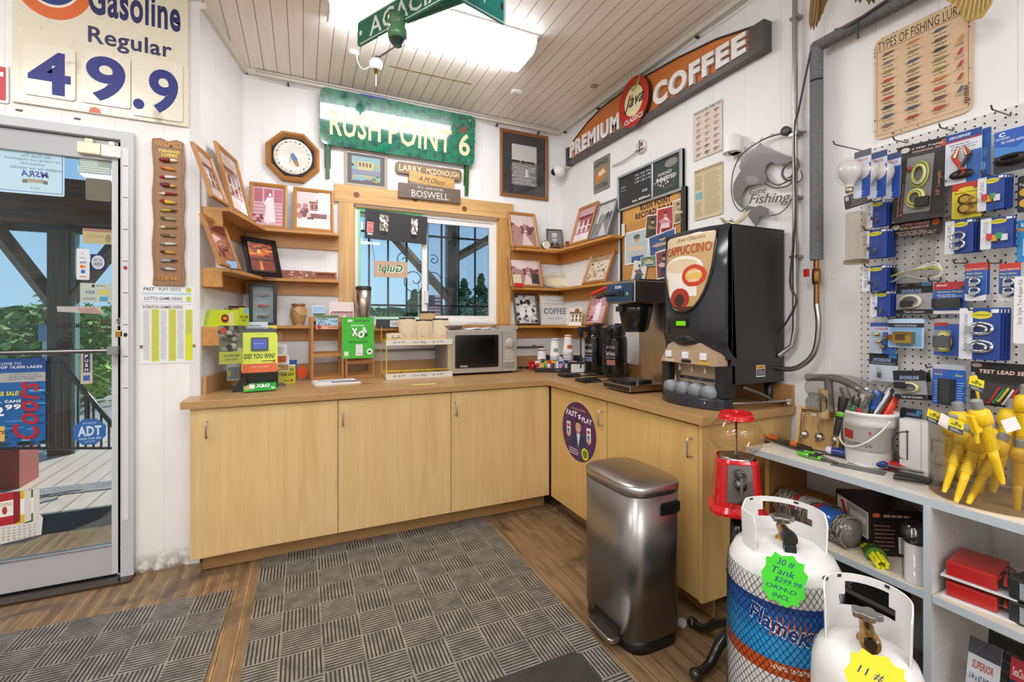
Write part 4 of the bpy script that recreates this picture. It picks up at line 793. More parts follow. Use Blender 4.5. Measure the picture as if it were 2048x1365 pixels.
p = WL.loc(WL.hit(484, 545, .2)[0], SZ[1], .15); top(MB().box(-.03, .03, -.0015, 0, 0, .04, 'paper', '8fb4dc'), 'blue_tag', 'small blue tag leaning between the sunset frame and the wood frame', 'tag', (p.x, p.y, SZ[1]), .7, rx=-.2)
def on_shelf(wall, px0, px1, py, d): return wall.hit(px0, py, d)[0], wall.hit(px1, py, d)[0]
u0, u1 = on_shelf(WB, 562, 626, 545, .11); t = T('brick', 'old red brick with white mortar stains on the middle left shelf', 'brick', WB.loc((u0+u1)/2, SZ[1], .11), 0)
m = MB().box(-(u1-u0)/2, (u1-u0)/2, 0, .09, 0, .058, 'worn', '8d4a38'); m.build('brick_body', t, bevel=.004)
a = Art(u1-u0, .058, -.0002); q = random.Random(3)
for i in range(16): a.e(.2+.6*q.random(), .1+.8*q.random(), .02+.04*q.random(), .04+.1*q.random(), q.choice(('d8c8b0', 'b99a80')), 7)
a.build('mortar_stains', t)
u0, u1 = on_shelf(WB, 628, 673, 545, .11); W_ = u1-u0; t = T('wooden_block', 'reddish carved wooden mould with a recessed panel beside the brick', 'block', WB.loc((u0+u1)/2, SZ[1], .11), 0)
MB().box(-W_/2, W_/2, .02, .09, 0, .055, 'woodx', 'a2542e').box(-W_/2, W_/2, 0, .02, 0, .013, 'woodx', 'a2542e').box(-W_/2, W_/2, 0, .02, .043, .055, 'woodx', 'a2542e').box(-W_/2, -W_/2+.016, 0, .02, .013, .043, 'woodx', '9a4c2a').box(W_/2-.016, W_/2, 0, .02, .013, .043, 'woodx', '9a4c2a').build('block', t, bevel=.001)
u0, u1 = on_shelf(WB, 499, 554, 606, .13); W_ = u1-u0; H_ = WB.hit(526, 568, .13)[1]-SZ[2]; t = T('shadow_box', 'black shadow box frame holding three fishing lures', 'shadow box', WB.loc((u0+u1)/2, SZ[2], .13), .12)
m = MB()
for b in ((-W_/2, -W_/2+.02, 0, H_), (W_/2-.02, W_/2, 0, H_), (-W_/2+.02, W_/2-.02, 0, .02), (-W_/2+.02, W_/2-.02, H_-.02, H_)): m.box(b[0], b[1], 0, .08, b[2], b[3], 'satin', '1a191a')
m.build('frame', t, bevel=.0015); MB().box(-W_/2+.02, W_/2-.02, .06, .065, .02, H_-.02, 'paper', '9fb8bc').build('backing', t); MB().box(-W_/2+.02, W_/2-.02, .004, .006, .02, H_-.02, 'glass', 'ffffff').build('glass_pane', t)
for i, (c, z) in enumerate((('8f8a7c', .74), ('b3281c', .48), ('6a4a20', .22))):
    m = MB(); m.lathe([(.001, -W_*.25), (.009, -W_*.15), (.011, 0), (.007, W_*.15), (.001, W_*.25)], 10, 'gloss', c, (0, .045, H_*z), axis='x').tube([(0, .045, H_*z-.01), (0, .045, H_*z-.022), (.008, .045, H_*z-.024)], .001, 4, 'metal', '777777'); m.build('fishing_lure', t)
# ticket dispenser box, frame behind, vase, cards on the lowest left shelf
o_ = WL.loc(WL.hit(462, 640, .12)[0], SZ[2], .10); t = T('ticket_box', 'lime green lottery holder box reading GIFT SOME FUN on the lowest left shelf', 'display box', tuple(o_), WL.rz-.75)
MB().prism([(-.10, 0), (-.07, .095), (.06, .095), (.06, 0)], 0, .06, 'satin', 'b9cc2a').box(.06, .065, 0, .06, 0, .1, 'satin', 'a9bc24').build('box', t)
a = Art(.13, .095, -.0005); a.T = Matrix.Translation((-.005, 0, 0)); a.e(.45, .52, .17, .26, 'c23a1c'); a.e(.45, .52, .14, .21, '3a1a10'); a.e(.45, .5, .1, .1, 'd8862a'); a.r(.05, .85, .9, .9, 'dbe23a'); a.build('print', t)
a = Art(.09, .11, 0); a.T = Matrix.Translation((.066, -.0, 0)) @ Matrix.Rotation(.45, 4, 'Z') @ Matrix.Translation((.045, 0, 0)); a.mat = 'paper'; a.r(0, 0, 1, 1, 'c4d12e'); a.t('GIFT SOME', .1, .42, .9, .58, '20241a', .03, .2); a.t('FUN', .3, .62, .7, .76, '20241a', .03, .2); a.r(.5, .02, .95, .3, '7fb8dc'); a.build('front_card', t)
u0, u1 = on_shelf(WL, 458, 498, 630, .07); frame('small dark brown frame behind the lime ticket box', WL.loc((u0+u1)/2, SZ[2], .08), WL.rz-.5, .12, .13, '5a2c22', .014, .012, 'warm_group', .3, 'framed old photos', wood='satin')
u, z = WB.hit(597, 646, .075); t = T('clay_jar', 'small tan clay jar with a cord draped round it on the lowest left shelf', 'jar', WB.loc(u, SZ[2], .075), 0)
hv = WB.hit(597, 608, .075)[1]-SZ[2]; r = .053; MB().lathe([(r*.55, 0), (r*.8, hv*.15), (r, hv*.5), (r*.97, hv*.72), (r*.75, hv*.86), (r*.82, hv*.93), (r*.85, hv), (r*.7, hv), (r*.65, hv*.8), (.001, hv*.78)], 26, 'satin', ['a07c4e']*1+['b9935f']*3+['8a5a34']*2+['c09a66']*4).build('jar', t)
MB().tube([(r*1.02*math.cos(a_), -abs(r*1.02*math.sin(a_))*1.0, hv*(.75-.3*abs(math.sin(a_*1.5)))) for a_ in [PI*i/14 for i in range(15)]], .003, 6, 'paper', 'c9a870').build('cord', t)
def postcard(px0, px1, yt, yb, label, col, d=.09, z0=None, st='colour_lake', wall=WB, group='postcards'):
    u0, u1, z0_, z1 = wall.box(px0, px1, yt, yb, d); z0_ = z0 if z0 is not None else z0_; t = T('postcard', label, 'postcard', wall.loc((u0+u1)/2, z0_, d), wall.rz, group, -.12)
    MB().box(-(u1-u0)/2, (u1-u0)/2, -.001, 0, 0, z1-z0_, 'paper', col).build('card', t); a = Art(u1-u0, z1-z0_, -.0012); pic(a, st, .04, .05, .96, .95, int(px0)); a.build('print', t); return t, a
postcard(625, 650, 611, 636, 'small blue fish postcard standing near the letter rack', 'e8ecef', z0=SZ[2])
t, _ = postcard(659, 708, 604, 636, 'postcard with nine small grey car photos by the window', 'e9e4e0', z0=SZ[2], st='sepia_lake')
# back wall, above the window
def oct_(r, k=.4142): return [(r*x, r*z) for x, z in ((-k, -1), (k, -1), (1, -k), (1, k), (k, 1), (-k, 1), (-1, k), (-1, -k))]
u0, u1, z0, z1 = WB.box(534, 636, 263, 361, .05); R = (z1-z0)/2; t = T('framed_plate', 'octagonal oak frame with a white bird plate on black, left of the green sign', 'wall plate', WB.loc((u0+u1)/2, (z0+z1)/2, 0), 0)
m = MB(); o1, o2, o3 = oct_(R), oct_(R*.9), oct_(R*.79)
v = [(x, -.0, z) for x, z in o1]+[(x, -.035, z) for x, z in o1]+[(x, -.045, z) for x, z in o2]+[(x, -.02, z) for x, z in o3]
for j in range(3): m.add(v[j*8:(j+2)*8], [(i, (i+1) % 8, 8+(i+1) % 8, 8+i) for i in range(8)], 'woodx', 'b87e3e')
m.build('frame', t); MB().prism(o3, -.014, -.012, 'paper', '1d2226').build('backing', t)
MB().lathe([(.001, -.022), (R*.42, -.022), (R*.5, -.030), (R*.71, -.034), (R*.72, -.031), (R*.5, -.018), (.001, -.018)], 40, 'gloss', 'efeae0', axis='y').build('plate', t)
a = Art(R*2, R*2, -.0235); a.T = Matrix.Translation((0, 0, -R)); a.poly([(.44, .38), (.5, .4), (.58, .52), (.6, .62), (.5, .6), (.46, .5)], '5c7fb0'); a.poly([(.52, .55), (.6, .6), (.62, .68), (.56, .68), (.5, .6)], 'b9843c'); a.e(.46, .41, .035, .03, 'e9e2d0'); a.line([(.46, .46), (.44, .62)], .003, '6a5a3a'); a.build('bird_print', t)
a = Art(R*2, R*2, -.0348); a.T = Matrix.Translation((0, 0, -R)); q = random.Random(8)
for i in range(22): an = 2*PI*i/22; a.e(.5+.305*math.cos(an), .5+.305*math.sin(an), .022, .016, 'cfc489' if i % 3 else '5a6a8a', 8)
a.build('rim_print', t); MB().prism(oct_(R*.8), -.041, -.040, 'glass', 'ffffff').build('glass_pane', t)
# RUSH POINT road sign on two posts
u0, u1 = WB.hit(640, 235, .05)[0], WB.hit(948, 285, .05)[0]; z1 = WB.hit(790, 206, .05)[1]; z0 = WB.hit(790, 309, .05)[1]; W_, H_ = u1-u0, z1-z0
t = T('road_sign', 'large green RUSH POINT 6 road sign with worn edges above the window', 'sign', WB.loc((u0+u1)/2, z0, .045), 0, None, .105)
q = random.Random(4); pts = rrect(-W_/2, W_/2, 0, H_, .045, 6); pp = []
for i, (x, z) in enumerate(pts):
    pp.append((x, z)); x2, z2 = pts[(i+1) % len(pts)]
    if abs(x2-x)+abs(z2-z) > .1:
        for k in range(1, 14): pp.append((x+(x2-x)*k/14+(q.uniform(-.003, .003) if abs(x2-x) < .02 else 0), z+(z2-z)*k/14+q.uniform(-.0025, .0025)))
MB().prism(pp, -.006, 0, 'signgreen', '0c7a5a', side='5a3a22').build('sign_panel', t)
a = Art(W_, H_, -.0065, 'satin'); CR = 'ddd0a4'
a.t('RUSH', .055, .36, .36, .82, CR, .02); a.t('POINT', .41, .36, .83, .82, CR, .02); a.t('6', .885, .38, .965, .82, CR, .02, res=4)
a.poly([(.89, .3), (.93, .22), (.945, .32), (.92, .36), (.895, .4)], '7a3a22'); a.e(.865, .26, .01, .025, '8a4026', 8); a.e(.875, .34, .008, .02, '8a4026', 8); a.r(.23, -.01, .4, .03, '26408f'); a.build('lettering', t)
for x, z in ((-.46, .9), (-.46, .1), (.46, .9), (.46, .1)): MB().lathe([(.001, -.012), (.008, -.011), (.011, -.006)], 12, 'metal', 'c4c0b8', (x*W_, 0, z*H_), axis='y').build('bolt', t)
for x, zb in ((-.455, WB.hit(660, 357, .02)[1]-z0), (.455, WB.hit(938, 392, .02)[1]-z0)):
    m = MB().box(x*W_-.014, x*W_+.014, .002, .03, zb, H_*.8, 'worn', '2f5a2c').box(x*W_-.022, x*W_+.022, .028, .032, zb, H_*.8, 'worn', '2f5a2c'); m.build('sign_post', t)
def wallframe(wall, box, label, col, fw, style, mat=0, matcol='8c8a88', d=.0, wood='satin', dp=.02, seed=1, extra=None, group='framed old photos'):
    u0, u1, z0, z1 = wall.box(*box, d+dp); return frame(label, wall.loc((u0+u1)/2, z0, d+.001), wall.rz, u1-u0, z1-z0, col, fw, dp, style, 0, group, mat, matcol, seed, extra, wood=wood)
def town(a):
    a.r(0, 0, 1, 1, '8fb4b8'); q = random.Random(3)
    for i in range(30): a.e(q.random(), .3+.7*q.random(), .08, .06, q.choice(('5a7a44', 'b0a03a', '7a5a80', 'c9b070', '3a5a54')), 8)
    a.r(.2, .2, .75, .55, 'c9c08a')
    for i in range(4): a.r(.25+.12*i, .25, .32+.12*i, .42, '8a4a3a')
    a.r(0, .55, 1, .75, '8a8aa0')
wallframe(WB, (689, 775, 300, 375), 'pale wood framed colourful town painting under the road sign', 'b9a899', .022, 'colour_town', .03, '6f6c6a', extra=town)
wallframe(WB, (1001, 1097, 264, 396), 'large wood framed black and white lake photo with wide dark mat', '8f5c34', .028, 'bw_lake', .085, '3a3a3e', wood='woodz', extra=None)
def plank(px0, px1, yt, yb, label, txt, col, tcol, tx, name='name_sign', mat='woodx', rr=.03, d=.012, th=.018, tilt=0, bold=.02, shear=0, group='hanging name boards'):
    u0, u1, z0, z1 = WB.box(px0, px1, yt, yb, d+th); W_, H_ = u1-u0, z1-z0; t = T(name, label, 'sign', WB.loc((u0+u1)/2, z0, d), 0, group, 0, tilt)
    MB().prism(rrect(-W_/2, W_/2, 0, H_, min(rr, H_*.49)), -th, 0, mat, col).build('board', t, bevel=.002)
    a = Art(W_, H_, -th-.0005, 'satin')
    for s_, *bx in tx: a.t(s_, *bx, tcol, bold, shear)
    a.build('lettering', t); return t, W_, H_
t, W_, H_ = plank(791, 924, 331, 354, 'brown rounded name board with two carved cream words, topmost of three', '', '7a6250', 'e6cf94', [('LARRY', .05, .24, .38, .76), ('MCDONOUGH', .45, .24, .95, .76)])
for x in (-.32, .32): MB().tube([(x*W_, -.01, H_), (x*W_, -.012, H_+.02), (x*W_-.006, -.014, H_+.03), (x*W_+.006, -.014, H_+.035)], .002, 5, 'gloss', 'efefef').build('hook', t)
u0, u1, z0, z1 = WB.box(817, 908, 349, 373, .04); W_, H_ = u1-u0, z1-z0
t = T('name_sign', 'half log sign with script lettering hung between the two name boards', 'sign', WB.loc((u0+u1)/2, z0, .01), 0, 'hanging name boards', 0, .06)
m = MB(); q = random.Random(6); up = [(-W_/2+W_*i/10, H_*(.93+.1*q.random())) for i in range(11)]; dn = [(-W_/2+W_*i/10, H_*(.02+.08*q.random())) for i in range(11)]; m.prism(dn+up[::-1], -.03, 0, 'woodx', 'd6ac62', side='7a6040'); m.build('log_slice', t, bevel=.003); MB().tube([(-W_*.48, -.018, H_*.0), (W_*.48, -.018, H_*.0)], .012, 8, 'worn', '8a8478').build('bark', t)
a = Art(W_, H_, -.0305, 'satin'); a.t('A.M.Olson', .2, .3, .78, .74, '2a1d12', .0, .4); a.build('lettering', t)
plank(797, 921, 372, 401, 'dark grey name plank with pale lettering just above the window trim', '', '5a5552', 'd8d2c8', [('M.T. AND ETHEL', .3, .12, .72, .27), ('BOSWELL', .2, .4, .8, .86)], rr=.002, bold=0, d=.025)
# hanging things in the window
u0, u1, z0, z1 = WB.box(729, 853, 426, 483, -.0); W_, H_ = u1-u0, z1-z0
t = T('black_board', 'thin black board hung across the top of the left window pane', 'board', WB.loc((u0+u1)/2, z0, -.005), 0, None, 0, .035)
MB().box(-W_/2, W_/2, -.006, 0, 0, H_, 'matte', '2c2b2c').build('board', t, bevel=.001)
for x in (-.2, .28): MB().tube([(x*W_, -.003, H_), (x*W_, -.003, H_+.04), (x*W_-.006, -.003, H_+.045)], .0015, 5, 'satin', '222222').build('hanger', t)
for x, w_, l in ((-.21, .06, .125), (.28, .045, .125)):
    m = MB(); q = random.Random(int(x*100)+40); nx, nz = 5, 8; v = [(x*W_+w_*(i/(nx-1)-.5)*(1+.2*q.random()), -.010-.008*q.random(), H_-.03-l*j/(nz-1)) for j in range(nz) for i in range(nx)]
    m.add(v, [(j*nx+i, j*nx+i+1, (j+1)*nx+i+1, (j+1)*nx+i) for j in range(nz-1) for i in range(nx-1)], 'chrome', 'd8d4cc'); m.box(x*W_-.015, x*W_+.02, -.012, -.007, H_-.05-l, H_-.02-l, 'matte', '1c1c1c'); m.build('foil_strip', t)
a = Art(W_, H_, -.0065); a.r(.03, .42, .13, .78, 'e58a84'); a.r(.045, .47, .12, .5, 'b5504a'); a.r(.05, .6, .12, .74, 'd0665e'); a.r(.04, .8, .12, .87, 'd8d0c8'); a.r(.04, .28, .13, .4, '151515'); a.build('pink_tag', t)
P = Pan(WB, 'bait_sign', 'tan bait placard hanging in the left window pane, seen from behind', 'sign', 748, 815, 523, 555, -.03, .002); P.board('card', 'c9a98a', 'paper'); a = P.art(); a.t('Gulp!', .1, .18, .88, .84, 'e9efe2', .09, -.2, mirror=True); a.t('Gulp!', .12, .2, .86, .8, '2f7a4a', .03, -.2, mirror=True); a.build('print', P.root)
MB().tube([(-P.W/2+.004, 0, -.01), (-P.W/2+.004, 0, P.H+.02), (-P.W/2-.02, .0, P.H+.16)], .002, 5, 'satin', '1d1d1d').build('cord', P.root)
# conduit below shelves
zc_ = 1.09; m = MB().tube([(.30, Yb-.018, zc_), (1.95, Yb-.018, zc_-.005)], .009, 8, 'metal', '9b9a98')
for x in (.36, 1.0, 1.86): m.box(x-.008, x+.008, Yb-.03, Yb, zc_-.016, zc_+.014, 'metal', '8d8c8a')
top(m, 'conduit', 'grey metal conduit along the back wall under the lowest shelf', 'pipe')
# right corner shelves
PWR = 'd99b45'; SR = (1.94, 1.603, 1.278); uR = WR.hit(1229, 480, .1)[0]
for z, nm in zip(SR, ('top', 'middle', 'lowest')):
    t = T('corner_shelf', '%s pine shelf wrapping the right corner above the coffee counter' % nm, 'shelf', (Xr, Yb, z-.02), 0, 'pine picture shelves'); yl = -uR-Yb
    pl = [(-.001, yl), (-.001, -.001), (-.505, -.001), (-.505, -.125), (-.125, -.125), (-.125, yl)]
    MB().extz(pl, 0, .02, 'woodx', PWR).build('shelf_board', t, bevel=.0015); MB().box(-.505, -.02, -.02, -.001, -.09, -.001, 'woodx', 'c9893c').build('wall_cleat', t); MB().box(-.02, -.001, yl, -.001, -.09, -.001, 'woody', 'c9893c').build('wall_cleat', t)
lean_frame(WB, .11, (1022, 1078, 494), (1046, 427), SR[0], 'oak framed faded photo of trees and a road, leftmost on the top right shelf', dt=.02, col=OAK, style='sepia_trees', group='framed old photos')
u, _ = WB.hit(1116, 490, .09); frame('small dark framed portrait of a man in glasses beside the gavel', WB.loc(u-.02, SR[0], .07), -.15, .15, .20, '4a3a2c', .012, .012, 'bw_man', .12, 'framed old photos', wood='satin')
u, _ = WB.hit(1092, 482, .10); t = T('small_clock', 'small round gold and white dial standing by the man portrait', 'clock', WB.loc(u, SR[0], .10), -.1)
MB().lathe([(.001, -.012), (.038, -.012), (.042, -.004), (.042, .012), (.001, .012)], 24, 'metal', 'c9b37a', (0, 0, .042), axis='y').build('case', t); a = Art(.07, .07, -.0125); a.T = Matrix.Translation((0, 0, .007)); a.e(.5, .5, .46, .46, 'eeeae0'); a.e(.5, .5, .25, .25, '8a8378'); a.e(.5, .5, .2, .2, 'eeeae0'); a.build('dial', t)
u, _ = WB.hit(1110, 492, .11); t = T('gavel', 'wooden gavel resting on a small plaque on the top right shelf', 'gavel', WB.loc(u, SR[0], .115), -.25)
MB().box(-.09, .10, -.02, .03, 0, .014, 'woodx', 'd6b070').build('plaque', t); MB().tube([(-.11, 0, .022), (.09, 0, .045)], .006, 8, 'gloss', '9a5a2c').build('gavel_handle', t)
MB().lathe([(.001, 0), (.018, .002), (.02, .012), (.015, .018), (.017, .035), (.015, .05), (.02, .056), (.018, .068), (.001, .07)], 18, 'gloss', '8a4a22', (.11, 0, .014)).build('gavel_head', t)
def right_frame(d, bot, topc, z0, label, **k): return lean_frame(WR, d, bot, topc, z0, label, **k)
right_frame(.11, (1141, 1178, 488), (1172, 411), SR[0], 'oak framed pink photo of a building on the right wall shelf', dt=.01, col=OAK, style='pink_store', group='framed old photos')
right_frame(.11, (1180, 1216, 479), (1210, 404), SR[0], 'grey framed black and white photo at the end of the top right shelf', dt=.01, col='7a7c80', style='bw_trees', wood='satin', fw=.014, group='framed old photos', seed=3)
lean_frame(WB, .11, (1021, 1086, 570), (1053, 516), SR[1], 'oak framed snow scene with a note card, on the middle right shelf', dt=.04, col='b3783a', style='sepia_trees', group='framed old photos', extra=lambda a: (a.r(.02, .6, .32, .95, 'e6dcb4'), a.r(.7, .55, .97, .95, '3a3c34')))
u, _ = WB.hit(1037, 565, .125); top(MB().box(-.04, .04, -.0015, 0, 0, .035, 'paper', 'c8201c'), 'red_tag', 'small red tag at the foot of the snow scene frame', 'tag', WB.loc(u, SR[1], .135), 0, rx=-.1)
right_frame(.11, (1166, 1213, 564), (1202, 506), SR[1], 'oak framed group photo at the right end of the middle shelf', dt=.02, col='b3783a', style='warm_group', group='framed old photos')
u, _ = WB.hit(1117, 558, .09); t = T('basket', 'oval cream lattice basket tray leaning in the corner on the middle right shelf', 'basket', WB.loc(u, SR[1]+.075, .085), -.25, None, -.35)
m = MB(); rx_, rz_ = .155, .075
m.lathe([(.001, .02), (.105, .018), (.11, .01)], 30, 'satin', 'ddd5b4', axis='y', caps=False, sy=.45); m.build('basket_floor', t); m = MB()
for k in range(36):
    for s in (-1, 1):
        a0 = 2*PI*k/36; a1 = a0+s*.26; m.tube([(.105*math.cos(a0), .015, .048*math.sin(a0)), (rx_*math.cos(a1), -.012, rz_*math.sin(a1))], .0022, 4, 'satin', 'e2dab8')
m.tube([(rx_*math.cos(2*PI*i/36), -.012, rz_*math.sin(2*PI*i/36)) for i in range(36)], .004, 6, 'satin', 'ddd4b0', closed=True); m.tube([(.107*math.cos(2*PI*i/36), .014, .05*math.sin(2*PI*i/36)) for i in range(36)], .003, 6, 'satin', 'ddd4b0', closed=True); m.build('lattice_rim', t)
lean_frame(WB, .11, (1031, 1079, 645), (1048, 588), SR[2], 'dark framed black and white photo of horses on the lowest right shelf', dt=.04, col='4a3428', style='bw_horses', wood='satin', fw=.018, group='framed old photos')
u0, u1 = on_shelf(WB, 1081, 1139, 620, .10); h = WB.hit(1110, 591, .09)[1]-SR[2]
def cof(a):
    a.r(0, 0, 1, 1, 'e9e8e6'); a.t('MY FAVORITE', .2, .12, .8, .18, '8a8a8a'); a.t('COWORKER IS THE', .12, .24, .88, .30, '8a8a8a'); a.t('COFFEE', .1, .42, .9, .64, '6a6a6c', .03); a.t('MACHINE', .25, .76, .75, .82, '8a8a8a')
frame('white COFFEE quote sign in a thin pale frame on the lowest right shelf', WB.loc((u0+u1)/2, SR[2], .10), -.03, u1-u0, h, 'cbb088', .009, .014, 'bw_town', .08, None, extra=cof, wood='satin', name='coffee_quote_sign')
bpy.data.objects['coffee_quote_sign']['category'] = 'sign'
p = WR.loc(WR.hit(1150, 640, .09)[0], SR[2], .09); t = T('photo_print', 'small unframed brown coffee print leaning beside the COFFEE sign', 'photo', tuple(p), -.9, None, -.2)
a = Art(.11, .15, -.0015); MB().box(-.055, .055, -.001, .001, 0, .15, 'paper', 'b9a98c').build('card', t); pic(a, 'warm_store', seed=2); a.e(.6, .15, .2, .12, '8a4a2a'); a.build('print', t)
right_frame(.10, (1168, 1206, 655), (1198, 585), SR[2], 'oak framed photo of a lady on the lowest right shelf behind the coffee pots', dt=.01, col='b3783a', style='pink_lady', group='framed old photos')
# dome camera
p = WR.loc(WR.hit(1120, 345, .03)[0], 0, 0); u, z = WR.hit(1124, 345, .06)
t = T('security_camera', 'white dome security camera on the wall in the right corner', 'camera', (Xr-.002, Yb-.13, z+.03), -PI/2)
MB().box(-.055, .055, -.13, 0, 0, .025, 'satin', 'efedea').build('mount', t, bevel=.008); MB().lathe([(.04, .03), (.052, .02), (.055, -.01), (.045, -.04), (.02, -.055)], 22, 'satin', 'f2f0ee', (0, -.09, -.02)).build('housing', t)
m = MB(); m.tr((-.01, -.125, -.035), rz=.55); m.lathe([(.03, 0), (.028, -.02), (.001, -.022)], 20, 'gloss', '17181a', axis='y').lathe([(.013, -.022), (.012, -.026), (.001, -.026)], 14, 'chrome', '555a66', axis='y'); m.build('lens', t)
MB().tube([(.0, -.01, .02), (.06, -.02, -.03), (.09, -.005, .05), (.07, -.003, .15)], .0025, 5, 'satin', 'dedbd6', sub=4).build('cable', t)
# things on the back counter
def onC(x, y, k=3): return onZ(x, y+k, CT)
# ticket checker
p = onC(525, 781, 0); t = T('ticket_checker', 'lime and black lottery ticket checker asking DID YOU WIN?', 'ticket scanner', (p.x-.02, p.y+.05, CT), .12)
m = MB(); body = [(-.02, .0), (.12, .0), (.145, .03), (.15, .17), (.08, .36), (-.0, .36), (-.015, .3), (-.055, .1), (-.045, .06)]
m.T = Matrix.Rotation(PI/2, 4, 'Z'); m.prism([(a_, b_) for a_, b_ in body], -.095, .095, 'satin', '242628'); m.T = Matrix.Identity(4); m.build('housing', t, bevel=.006)
fl = MB(); fl.prism([(-.11, 0), (-.02, .0), (-.05, .09), (-.095, .03)], -.02, -.0, 'satin', '1e2022');
o = fl.build('foot_wing', t); o.location = (-.03, -.04, 0)
lean = math.atan2(.04, .2); fr = Matrix.Translation((0, -.057, .105)) @ Matrix.Rotation(-.17, 4, 'X')
m = MB(); m.T = fr; m.prism(rrect(-.093, .093, .0, .235, .015), -.014, 0, 'satin', 'c5d32a'); m.build('face_plate', t)
m = MB(); m.T = fr; m.prism(rrect(-.045, .045, .125, .205, .006), -.020, -.014, 'satin', '3a3d3e'); m.build('screen_bezel', t)
a = Art(.07, .056, 0); a.mat = 'emit'; a.T = fr @ Matrix.Translation((0, -.0205, .137)); a.r(0, 0, 1, 1, '5866a8'); a.r(.08, .42, .8, .47, '9aa6e0'); a.build('screen', t)
a = Art(.18, .235, 0); a.T = fr @ Matrix.Translation((0, -.0145, 0)); a.t('LOTTERY', .4, .03, .62, .065, '5a641a'); a.t('DID YOU WIN?', .06, .53, .93, .66, '1d2118', .03, .15); a.r(.55, .71, .9, .73, '3a3f1c'); a.e(.9, .73, .05, .035, 'a8441c'); a.r(0, .78, 1, 1, 'd8632c'); a.t('SCAN YOUR TICKET', .25, .84, .75, .88, 'f0c0a0'); a.build('print', t)
a = Art(.17, .10, 0); m_ = Matrix.Translation((.0, -.12, .006)) @ Matrix.Rotation(-1.15, 4, 'X'); a.T = m_; a.mat = 'paper'; a.r(0, 0, 1, 1, '3aa53a'); a.t("X&O", .38, .22, .8, .62, 'f2f4f0', .05, .1); a.r(.18, .2, .34, .7, 'e8e4e0'); a.t("NEW LOTTO GAME", .2, .06, .7, .14, 'f2f4f0', .02); a.t('Ends all tournaments', .3, .82, .72, .9, '1d3a1c'); a.e(.88, .72, .07, .1, 'd9e8d0'); a.poly([(.02, .6), (.14, .2), (.18, .7), (.1, .9)], 'd9a06a'); a.build('base_card', t)
# brochure holder behind with coloured cards
t = T('brochure_holder', 'clear tiered rack of scratch ticket leaflets behind the ticket checker', 'brochure rack', (-.255, 3.18, CT), .15)
MB().box(-.13, .14, .06, .065, 0, .34, 'clear', 'ffffff').box(-.14, .15, -.03, .09, 0, .012, 'metal', '6a6a68').build('acrylic_stand', t)
q = random.Random(11)
for i, (x, z, w_, h_, c, c2) in enumerate(((-.10, .25, .10, .13, 'cfe3ea', '5aa8c8'), (0, .26, .11, .14, 'd9e6ea', '3a8ab0'), (.07, .26, .07, .12, 'e8dc60', '8a9a2a'), (.12, .14, .08, .12, 'e8e6e4', 'c05030'), (.14, .09, .07, .1, 'e8e8e8', 'b08a50'), (-.13, .05, .06, .2, 'c9d0d4', '8a98a0'))):
    a = Art(w_, h_, 0); a.mat = 'paper'; a.T = Matrix.Translation((x, .0+.01*(i % 3), z)); a.r(0, 0, 1, 1, c); a.r(.05, .6, .95, .95, c2); a.lines(.1, .1, .9, .5, 4, '555555', .35, i); a.e(.2, .8, .13, .1, 'd8d23a'); o = a.build('leaflet', t)
# hanging camo card
p = WL.loc(WL.hit(462, 690, .2)[0], 0, .2); z0 = EYE+(642.3-728)*(p.x*SN+p.y*CS)/FL; t = T('hunting_card', 'camouflage lottery card hanging by a strip from the lime ticket box', 'card', (p.x, p.y, z0), .35)
MB().box(-.055, .055, -.0015, 0, 0, .20, 'paper', '6b6f58').build('card', t); a = Art(.11, .20, -.002);
for i in range(30): a.e(q.random(), .05+.6*q.random(), .12, .06, q.choice(('8a8a7a', '4a4a3c', 'a8a898', '2f3026')), 7)
a.r(0, .68, 1, 1, 'a9b04a'); a.e(.18, .13, .13, .08, 'b8442c'); a.t('NORTHERN CAMO', .2, .76, .85, .82, '22261a', .02); a.t('$50,000', .25, .86, .75, .92, '22261a', .01); a.build('print', t); MB().box(-.01, .012, .0, .001, .20, .27, 'paper', 'c9c98a').build('hanging_strip', t)
# yellow leaflet box, blue leaflets, orange tag
p = onC(574, 764); t = T('leaflet_box', "yellow leaflet box reading TODAY'S YOUR DAY! right of the ticket checker", 'leaflet box', (p.x, p.y, CT), .1)
MB().box(-.05, .05, 0, .035, 0, .11, 'satin', 'cfc82a').build('box', t); a = Art(.10, .11, -.0005); a.t("TODAY'S", .06, .12, .9, .3, '22220f', .03, .12); a.t('YOUR DAY!', .04, .38, .94, .57, '22220f', .03, .12); a.e(.78, .84, .08, .07, 'a8441c'); a.r(.3, .84, .66, .87, '3a3a18'); a.build('print', t)
for x, z, c in ((-.02, .09, '3a7aa8'), (.03, .09, '2a5a98')):
    o = MB().box(x-.03, x+.03, .01, .014, z, z+.06, 'paper', c).box(x-.02, x+.02, .009, .0101, z+.02, z+.03, 'paper', 'dfe8ef').build('leaflet', t)
p = onC(590, 752); t = T('brochure_stack', 'blue and white brochures standing behind the yellow leaflet box', 'brochures', (p.x+.03, p.y+.08, CT), .1)
for i, (x, h, c) in enumerate(((-.05, .22, 'e6e4e2'), (-.02, .19, 'e2e0de'), (.03, .2, '2a5a9a'), (.05, .15, '3468a4'))): MB().box(x-.03, x+.03, .01*i, .01*i+.004, 0, h, 'paper', c).box(x-.02, x+.02, .01*i-.0006, .01*i, h-.04, h-.02, 'paper', 'b8603a' if i < 2 else 'e8eef4').build('brochure', t)
p = onC(604, 758); m = MB(); q = random.Random(3); pts = []
for i in range(18): a_ = 2*PI*i/18; r = .045*(1 if i % 2 else .8); pts.append((r*math.cos(a_)*.8, .055+r*1.1*math.sin(a_)))
